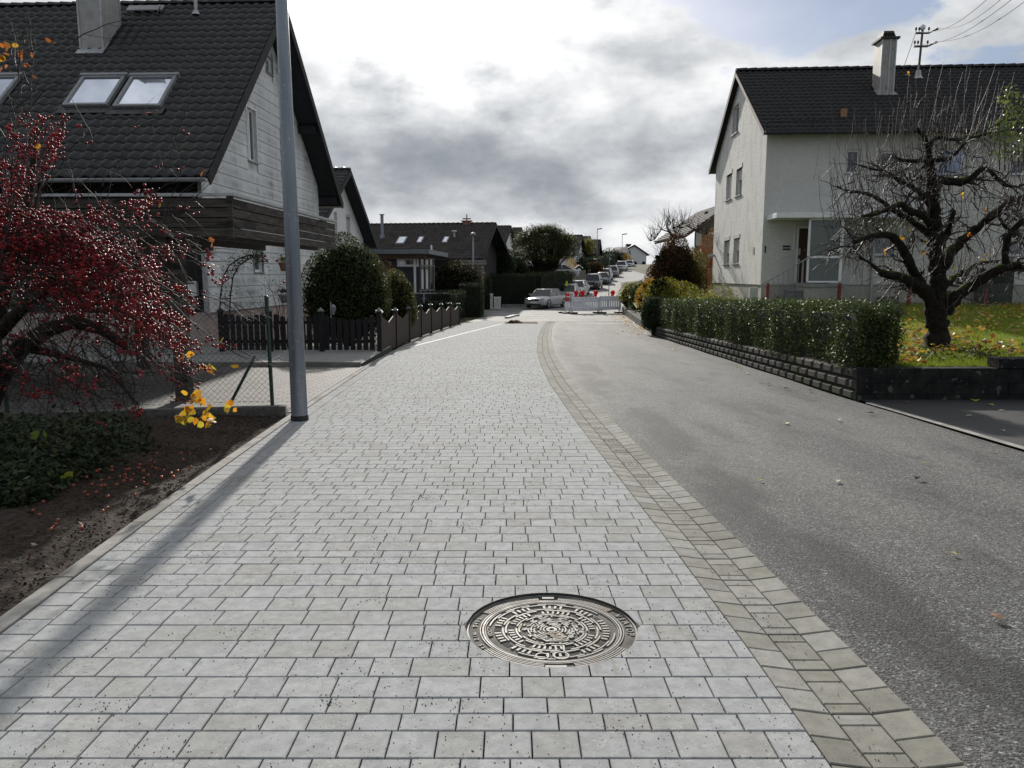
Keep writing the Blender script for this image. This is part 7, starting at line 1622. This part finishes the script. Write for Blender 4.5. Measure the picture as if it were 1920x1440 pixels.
# ================================================================== BERRY TREE ON THE LEFT
def berry():
    base = Vector((-4.6, 7.3, G(7.3)-.02)); t = T('crabapple_tree', 'crabapple tree hung with dark red berries over the chain link fence', 'tree', tuple(base)); rr = random.Random(5); tr = MB(); tw = MB(); B = []; LF = []
    def lm(pts, rs, Y): tr.tube([at(px, py, Y+dy) for px, py, dy in pts], rs, 9)
    lm([(-30, 850, .3), (-25, 770, .3), (5, 700, .2), (40, 650, .1), (90, 618, 0), (140, 602, -.1), (190, 618, -.2), (235, 650, -.3)], [.11, .10, .09, .085, .075, .065, .05, .03], 7.2)
    lm([(-25, 770, .3), (-20, 640, .2), (20, 520, .2), (50, 420, .1), (60, 320, 0), (70, 240, 0)], [.09, .08, .055, .04, .028, .012], 7.0)
    lm([(-20, 640, .2), (60, 560, .1), (150, 520, 0), (250, 545, -.2)], [.07, .05, .035, .015], 6.9)
    lm([(40, 650, .1), (110, 665, .3), (200, 690, .4), (260, 760, .5)], [.05, .035, .02, .01], 7.2)
    def spray(P, r, dens, lo=.15, hi=1, clump=5, spread=.04, kid=0):
        """P px control points [(x, y)], one depth; thin branch with berry clumps"""
        Y = rr.uniform(5.6, 7.4); n = 14; Q = []
        pts = [at(x+rr.gauss(0, 5), y+rr.gauss(0, 5), Y+i*rr.uniform(-.12, .12)) for i, (x, y) in enumerate(P)]
        m_ = len(pts)-1
        for j in range(n+1):
            s = j/n*m_; i = min(int(s), m_-1); s -= i; p0 = pts[max(i-1, 0)]; p1 = pts[i]; p2 = pts[i+1]; p3 = pts[min(i+2, m_)]
            Q.append(.5*((2*p1)+(p2-p0)*s+(2*p0-5*p1+4*p2-p3)*s*s+(3*p1-p0-3*p2+p3)*s**3)+Vector((rr.gauss(0, .008), rr.gauss(0, .008), rr.gauss(0, .008))))
        tw.tube(Q, [r*(1-.75*j/n) for j in range(n+1)], 5, cap=False)
        for j in range(n):
            f = j/n
            if not lo <= f <= hi: continue
            for _ in range(np.random.RandomState(rr.randrange(9999)).poisson(dens)):
                c = Q[j].lerp(Q[j+1], rr.random())+Vector((rr.gauss(0, spread), rr.gauss(0, spread), rr.gauss(-.01, spread)))
                for _ in range(rr.randint(2, clump)): B.append(tuple(c+Vector((rr.gauss(0, .017), rr.gauss(0, .017), rr.gauss(-.008, .017)))))
        for _ in range(kid):
            j = rr.randint(2, n-2); d = (Q[j+1]-Q[j]).normalized()+Vector((rr.gauss(0, .5), rr.gauss(0, .4), rr.gauss(-.1, .4))); grow(tw, Q[j], d, rr.uniform(.15, .5), .0045, 1, rr, -.06, .16, 2, None, 4, 5)
        return Q
    # upper left column of berries
    for _ in range(12): spray([(-20, 560), (10, 440), (20+rr.uniform(-20, 30), 330), (40+rr.uniform(-30, 60), 225)], .009, 1.6, .1, 1, 5, .035, 2)
    for _ in range(4): spray([(30, 520), (60, 400), (80, 300), (112, 226)], .007, 1.1, .45, 1, 6, .025, 1)
    # diagonal spurs to the upper right
    for e in ((118, 232), (122, 226), (100, 245)):
        spray([(60, 400), (90, 320), (105, 260), e], .006, 1.4, .4, 1, 6, .022, 1)
    for e in ((290, 362), (285, 372), (230, 432), (190, 372)):
        spray([(-20, 480), (80, 440), (180, 400), e], .008, 2.0, .2, 1, 5, .04, 2)
    # the dense sloping mass
    for k in range(46):
        y0 = rr.uniform(395, 560); ex = rr.uniform(150, 330); ey = y0+(ex-0)*rr.uniform(.12, .5)
        spray([(-60, y0-rr.uniform(-20, 40)), (ex*.3, y0-rr.uniform(0, 25)), (ex*.7, y0+(ey-y0)*.4), (ex, ey)], .007, 2.7, .0, 1, 6, .05, 2)
    for k in range(16):
        y0 = rr.uniform(440, 560); ex = rr.uniform(300, 372); ey = rr.uniform(600, 700)
        spray([(40, y0-40), (150, y0+5), (250, y0+(ey-y0)*.45), (ex, ey)], .007, 2.6, .15, .97, 5, .035, 3)
    # arching tips to the right
    for P, a, b_ in (([(170, 450), (240, 425), (268, 370), (292, 358)], .3, 1), ([(130, 520), (220, 470), (260, 440), (290, 365)], .2, .9), ([(150, 560), (260, 470), (330, 462), (405, 475)], .25, .95), ([(200, 510), (290, 478), (350, 470), (410, 520)], .3, 1), ([(200, 560), (300, 545), (360, 570), (412, 612)], .4, .9), ([(240, 600), (330, 585), (400, 640), (520, 690)], .3, .72), ([(220, 520), (320, 540), (400, 565), (470, 600)], .2, .6), ([(150, 600), (260, 620), (330, 680), (372, 740)], .3, 1), ([(180, 640), (260, 660), (330, 700), (340, 760)], .4, 1), ([(60, 640), (100, 680), (130, 720), (150, 760)], .3, 1), ([(0, 640), (40, 690), (55, 720), (60, 745)], .4, 1), ([(100, 640), (120, 680), (150, 700), (170, 720)], .2, 1), ([(210, 650), (250, 720), (260, 745), (262, 770)], .7, .95), ([(100, 700), (180, 740), (210, 750), (215, 770)], .7, 1)): 
        spray(P, .007, 1.5, a, b_, 5, .03, 3)
    # long bare shiny twigs
    for k in range(110):
        x0, y0 = rr.uniform(-20, 300), rr.uniform(380, 680); l = rr.uniform(60, 190); a = rr.gauss(.62, .28); spray([(x0, y0), (x0+l*.35*math.cos(a*.7), y0+l*.35*math.sin(a*.7)), (x0+l*.7*math.cos(a), y0+l*.7*math.sin(a)), (x0+l*math.cos(a), y0+l*math.sin(a))], .0032, .12, 0, .8, 3, .02, 1)
    for k in range(26):
        x0, y0 = rr.uniform(-10, 330), rr.uniform(240, 470); l = rr.uniform(60, 150); a = rr.gauss(-.9, .5); spray([(x0, y0), (x0+l*.5*math.cos(a), y0+l*.5*math.sin(a)), (x0+l*math.cos(a+.2), y0+l*math.sin(a+.2))], .0028, .05, 0, .8, 3, .02, 1)
    for P in ([(250, 420), (330, 390), (380, 345), (417, 318)], [(270, 440), (330, 400), (360, 370), (395, 350)], [(380, 545), (430, 565), (470, 590)], [(150, 560), (230, 480), (285, 455), (460, 485)], [(20, 300), (20, 200), (35, 120), (52, 30)], [(40, 300), (52, 200), (62, 130), (66, 70)], [(30, 260), (80, 150), (140, 90), (150, 60)], [(0, 260), (30, 170), (28, 110), (18, 90)]): spray(P, .0035, 0, 0, 1, 2, .02, 3)
    # dark tangle under the crown
    for k in range(120):
        x0, y0 = rr.uniform(-30, 260), rr.uniform(560, 740); q = at(x0, y0, rr.uniform(6.4, 7.6)); grow(tw, q, Vector((rr.gauss(.3, .7), rr.gauss(0, .5), rr.gauss(-.1, .6))), rr.uniform(.3, .8), .006, 2, rr, -.08, .3, 3, None, 4, 5)
    for k in range(30):
        x, y = rr.uniform(-10, 160), rr.uniform(600, 760); c = at(x, y, rr.uniform(6.4, 7.4)); B.extend(tuple(c+Vector((rr.gauss(0, .02), rr.gauss(0, .02), rr.gauss(0, .02)))) for _ in range(rr.randint(2, 5)))
    tr.build('trunk', M_bark, t, True); tw.build('twigs', M_twigd, t, True); B_ = np.array(B); balls('berries', B_, RNG.uniform(.0090, .0135, len(B_)), M_berry, t)
    print('BERRIES', len(B_))
    P = []
    for (px, py, k, s) in ((74, 78, 2, 8), (40, 96, 6, 14), (25, 110, 4, 10), (45, 130, 4, 12), (10, 100, 3, 8), (5, 130, 2, 6), (380, 320, 2, 4), (292, 375, 2, 4), (405, 463, 3, 5), (405, 500, 3, 5), (70, 285, 3, 8)):
        for _ in range(k): P.append(tuple(at(px+rr.gauss(0, s), py+rr.gauss(0, s), 6.6)))
    bigleaves('autumn_leaves', P, .055, M_rust if False else mat('leaf_orange_brown', (.75,)*3, (1.15,)*3, 3, .4, 0, 1, .4, island=[(.35, .10, .02), (.5, .16, .03), (.25, .08, .02), (.5, .3, .03)], trans=.5), t, aspect=.75)
    P = []
    for (px, py, k, s) in ((390, 688, 7, 8), (372, 745, 8, 10), (352, 770, 8, 9), (380, 775, 12, 14), (360, 742, 5, 6), (427, 755, 4, 6), (432, 765, 3, 4), (448, 686, 1, 1), (345, 665, 4, 6), (340, 780, 5, 8), (420, 632, 1, 2), (395, 790, 5, 6)):
        for _ in range(k): P.append(tuple(at(px+rr.gauss(0, s*.6), py+rr.gauss(0, s*.7), 6.7+rr.gauss(0, .08))))
    bigleaves('golden_leaves', P, .075, M_ora, t, aspect=.75, up=-.7)
berry()

# ================================================================== GROUND COVER, GRASS, FALLEN LEAVES
P = []; rr = random.Random(31)
while len(P) < 7500:
    px, py = rr.uniform(-60, 300), rr.uniform(795, 955)
    lim = 300-max(0, py-850)*2.4 if py > 850 else 300-(850-py)*.2
    if px > lim*rr.uniform(.75, 1.0): continue
    d = ray(px, py); 
    Y = -EYE/(d.z+.019); 
    if Y > 9.3: continue
    x = d.x*Y; hh = rr.uniform(0, .20)*rr.random()*min(1, (lim-px)/90+.15); P.append((x, Y, G(Y)+.02+hh))
t = leaves('ground_cover', P, .055, M_ivy, None, up=.6, flat=.6, aspect=.8); tag(t, 'dark leafy ground cover filling the bed corner by the fence', None, None, 'stuff')
P = [tuple(at(px+rr.gauss(0, 6), py+rr.gauss(0, 4), 6.0)) for px, py in ((82, 828), (95, 822), (78, 840)) for _ in range(3)]+[]
q = at(82, 830, 7.2); t = T('yellow_green_plant', 'large yellow green leaves standing out of the dark ground cover', 'plant', (q.x, q.y, G(7.2))); bigleaves('leaves', [tuple(at(px, py, 7.2)) for px, py in ((75, 835), (85, 825), (70, 822), (92, 838))], .11, M_lime, t, aspect=.9, up=.4); m = MB(); m.tube([(q.x, q.y, G(7.2)), q], .006, 5); m.build('stem', M_green, t)
q = at(118, 900, 6.0); t = T('yellow_green_plant', 'small bright lime leaved seedling at the edge of the ground cover', 'plant', (q.x, q.y, G(6.0))); bigleaves('leaves', [tuple(at(118+rr.gauss(0, 12), 900+rr.gauss(0, 5), 6.0)) for _ in range(12)], .06, M_lime, t, aspect=.9, up=.3); m = MB(); m.tube([(q.x, q.y, G(6.0)), q], .005, 5); m.build('stem', M_green, t)
# dry leaves and twigs on the soil
P = []
for _ in range(260): y = rr.uniform(3.2, 9.1); x = KL(y)-.1-2.4*rr.random(); P.append((x, y, G(y)+.045))
tag(leaves('leaf_litter', P, .05, M_rust, None, flat=.25, aspect=.7), 'dry brown leaf litter on the soil', None, None, 'stuff')
# fallen crab apples, one object each
proto = None; k = 0
for _ in range(74):
    if rr.random() < .6: px, py = rr.gauss(250, 60), 0; py = 905+(px-250)*-.12+rr.gauss(0, 18)
    else: px, py = rr.uniform(30, 430), rr.uniform(860, 1010)
    d = ray(px, py); Y = -EYE/(d.z+.019); x = d.x*Y
    if x > KL(Y)-.08 or Y > 9: continue
    if proto is None: proto = balls('fallen_crabapple', [(0, 0, 0)], .013, M_apple); o = proto
    else: o = proto.copy(); S.collection.objects.link(o)
    o.location = (x, Y, G(Y)+.045+rr.uniform(0, .01)); s = rr.uniform(.7, 1.15); o.scale = (s, s, s); tag(o, 'small red orange crab apple lying on the dark soil', 'crab apple', 'fallen crab apples'); k += 1
# leaves on the road, one object each
M_ly, M_lb, M_lp, M_ldk = (mat('fallen_leaf_yellow', (.45, .38, .06), (.55, .48, .12), 30, .5, trans=.3), mat('fallen_leaf_brown', (.16, .07, .03), (.26, .12, .05), 30, .5, trans=.2), mat('fallen_leaf_pale', (.40, .36, .22), (.52, .48, .34), 30, .5, trans=.3), mat('fallen_leaf_dark', (.03, .015, .012), (.06, .03, .02), 30, .85, 0, 1, .1))
def one_leaf(px, py, size, m_, label, curl=.3, rot=None):
    d = ray(px, py); Y = -EYE/(d.z+.019); x = d.x*Y; z0 = G(Y)+.022; n = 9; m = MB(); prof = [0, .5, .85, 1, .95, .8, .55, .25, 0]
    for i in range(n):
        s = i/(n-1); w = prof[i]*size*.34*(1+.25*math.sin(i*2.5)); yy = (s-.5)*size; zc = curl*size*(.25-(s-.5)**2)*.6
        for j in (-1, 0, 1): m.v.append((x+j*w, Y+yy, z0+zc+abs(j)*w*curl))
    for i in range(n-1):
        for j in range(2): a = i*3+j; m.f.append((a, a+1, a+4, a+3))
    m.tube([(x, Y-size*.5, z0), (x+.01, Y-size*.8, z0+.004)], .0012, 4)
    o = m.build('fallen_leaf', m_, loc=(x, Y, z0)); o.rotation_euler = (0, 0, rr.uniform(0, 6.28) if rot is None else rot); tag(o, label, 'leaf', 'single leaves fallen on the lane'); return o
for a in ((1569, 907, .085, M_lp, 'curled pale leaf on the lane, left of the dark curled leaf'), (1722, 902, .09, M_ldk, 'dark red curled leaf standing up on the lane'), (1868, 1165, .075, M_lb, 'brown leaf near the right edge in the foreground'), (1787, 1044, .045, M_ly, 'tiny yellow leaf alone in the middle foreground of the lane'), (1426, 905, .05, M_ly, 'small yellow leaf near the gutter side of the lane'), (1733, 872, .05, M_ly, 'small yellow leaf above the dark curled leaf'), (1858, 848, .06, M_lp, 'pale leaf lying just outside the concrete strip'), (1474, 797, .10, M_lp, 'flat pale leaf in the centre of the lane'), (1379, 688, .12, M_ly, 'bright yellow leaf below the block wall, left of its twin'), (1388, 691, .10, M_ly, 'bright yellow leaf below the block wall, right of its twin'), (1400, 702, .12, M_lp, 'pale flat leaf just below the two yellow leaves'), (1425, 718, .11, M_lp, 'pale leaf near the block wall next to dark scraps'), (1441, 722, .10, M_ldk, 'dark scrap of leaf beside the block wall'), (1474, 731, .10, M_ldk, 'dark curled leaf closest to the wall corner side'), (1517, 734, .10, M_ldk, 'dark leaf between wall and pale leaves'), (1632, 778, .10, M_ldk, 'dark leaf beside the start of the concrete strip'), (1645, 776, .06, M_lp, 'pale leaf touching the concrete strip'), (1572, 790, .09, M_lp, 'pale leaf on the lane short of the concrete strip'), (1260, 657, .14, M_ora, 'orange leaf at the foot of the far block wall'), (1268, 648, .12, M_ora, 'orange leaf just behind the other orange leaf'), (1828, 754, .16, M_ly, 'large yellow leaf leaning on the dark garden wall'), (1856, 762, .10, M_ly, 'yellow leaf right of the leaning yellow leaf'), (1817, 783, .09, M_lp, 'pale leaf in the middle of the black driveway'), (1700, 757, .10, M_lb, 'brown leaf at the foot of the dark garden wall'), (1879, 773, .08, M_lp, 'pale leaf on the black driveway near the frame edge'), (1880, 811, .07, M_lp, 'pale leaf low on the black driveway'), (1213, 640, .10, M_lb, 'brown leaf near the ivy covered stump'), (840, 915, .03, M_ldk, 'dark crumb of leaf on the paving'), (808, 983, .025, M_ldk, 'black scrap on the paving left of the manhole'), (1040, 731, .06, M_ldk, 'dark leaf in the gutter')): one_leaf(*a)
# leaf litter drift near the far end of the wall
P = []
for _ in range(420): y = rr.uniform(27, 49); P.append((RR(y)-.05-abs(rr.gauss(0, .5)), y, G(y)+.02))
tag(leaves('leaf_litter', P, .07, M_ora, None, flat=.2, aspect=.8), 'drift of small orange leaves at the foot of the bending wall', None, None, 'stuff')
P = []
for _ in range(900): y = rr.uniform(4, 26); P.append((rr.uniform(AE(y)+.1, 4.85), y, G(y)+.012))
tag(leaves('leaf_crumbs', P, .012, mat('crumb', (.03,)*3, (.3, .28, .2), 40, .8), None, flat=.2, aspect=.8), 'dark and pale crumbs scattered over the lane', None, None, 'stuff')
P = []
for _ in range(150):
    y0 = 1.9+11*rr.random()**1.7; x0 = rr.uniform(KL(y0)+.15, AE(y0)-.1); s_ = rr.uniform(.04, .22)
    for _ in range(rr.randint(8, 55)): x, y = rr.gauss(x0, s_), rr.gauss(y0, s_*.8); P.append((x, y, G(y)+.001)) if KL(y)+.1 < x < AE(y)-.02 and math.hypot(x-MH.x, y-MH.y) > .42 else None
for _ in range(2600): y = 1.9+14*rr.random()**1.5; x = rr.uniform(KL(y)+.1, AE(y)-.02); P.append((x, y, G(y)+.001)) if math.hypot(x-MH.x, y-MH.y) > .42 else None
P = [(x, y, z-(.018 if AE(y)-GW < x else 0)) for x, y, z in P]
tag(balls('grit', P, RNG.uniform(.0012, .0032, len(P)), mat('grit_dark', (.02,)*3, (.09, .085, .08), 50, .9), sub=False), 'dark crumbs of grit scattered over the paving', None, None, 'stuff')
# grass on the lawn
N_ = 90000; y = 11.05+(28.5-11.05)*RNG.random(N_)**1.5; x = 5.5+RNG.random(N_)**.9*(y*.70-4.4); zz = np.array([lawnz(a, b) for a, b in zip(x, y)])
hgt = RNG.uniform(.025, .075, N_)*(1+.5*np.sin(x*3)*np.sin(y*2.2)); a = RNG.random(N_)*6.28; wd = .0035+.0002*y; lean = RNG.normal(0, .35, (N_, 2))*hgt[:, None]
V = np.stack([np.stack([x-np.cos(a)*wd, y-np.sin(a)*wd, zz-.005], 1), np.stack([x+np.cos(a)*wd, y+np.sin(a)*wd, zz-.005], 1), np.stack([x+lean[:, 0], y+lean[:, 1], zz+hgt], 1)], 1).reshape(-1, 3)
tag(npmesh('grass', V, np.arange(N_*3).reshape(-1, 3), M_grass), 'sunlit mossy grass of the lawn', None, None, 'stuff')
n = 3600; y = 11.3+(27-11.3)*RNG.random(n)**1.35; x = 5.7+RNG.random(n)*(y*.70-4.6); k = (np.sin(x*1.1)*np.sin(y*.9+1) > -.45)
P = np.stack([x, y, np.array([lawnz(a, b) for a, b in zip(x, y)])+.075], 1)[k]
tag(leaves('fallen_leaves', P, .095, mat('lawn_leaf', (.75,)*3, (1.15,)*3, 3, .4, 0, 1, .5, island=[(.50, .28, .03), (.60, .38, .05), (.30, .10, .02), (.14, .05, .02), (.55, .45, .10), (.42, .20, .03)], trans=.35), None, flat=.35, aspect=.8, up=.3), 'yellow and brown leaves scattered over the lawn', None, None, 'stuff')
# low weeds at the lawn edge
for (px, py, n, s, lab) in ((1800, 652, 160, .25, 'grey green thin weed beside the fruit tree trunk'), (1845, 665, 120, .22, 'low leafy weed at the raised end of the garden wall'), (1735, 668, 90, .2, 'small weed left of the fruit tree trunk')):
    q = at(px, py, 11.9); z0 = lawnz(q.x, q.y); t = T('weed', lab, 'weed', (q.x, q.y, z0)); leaves('leaves', [(q.x+rr.gauss(0, s), q.y+rr.gauss(0, .12), z0+abs(rr.gauss(.08, .09))) for _ in range(n)], .05, M_bush, t, up=.5); m = MB()
    for _ in range(9): m.tube([(q.x+rr.gauss(0, .05), q.y, z0), (q.x+rr.gauss(0, s), q.y, z0+rr.uniform(.1, .25))], .003, 4)
    m.build('stems', M_twig, t)
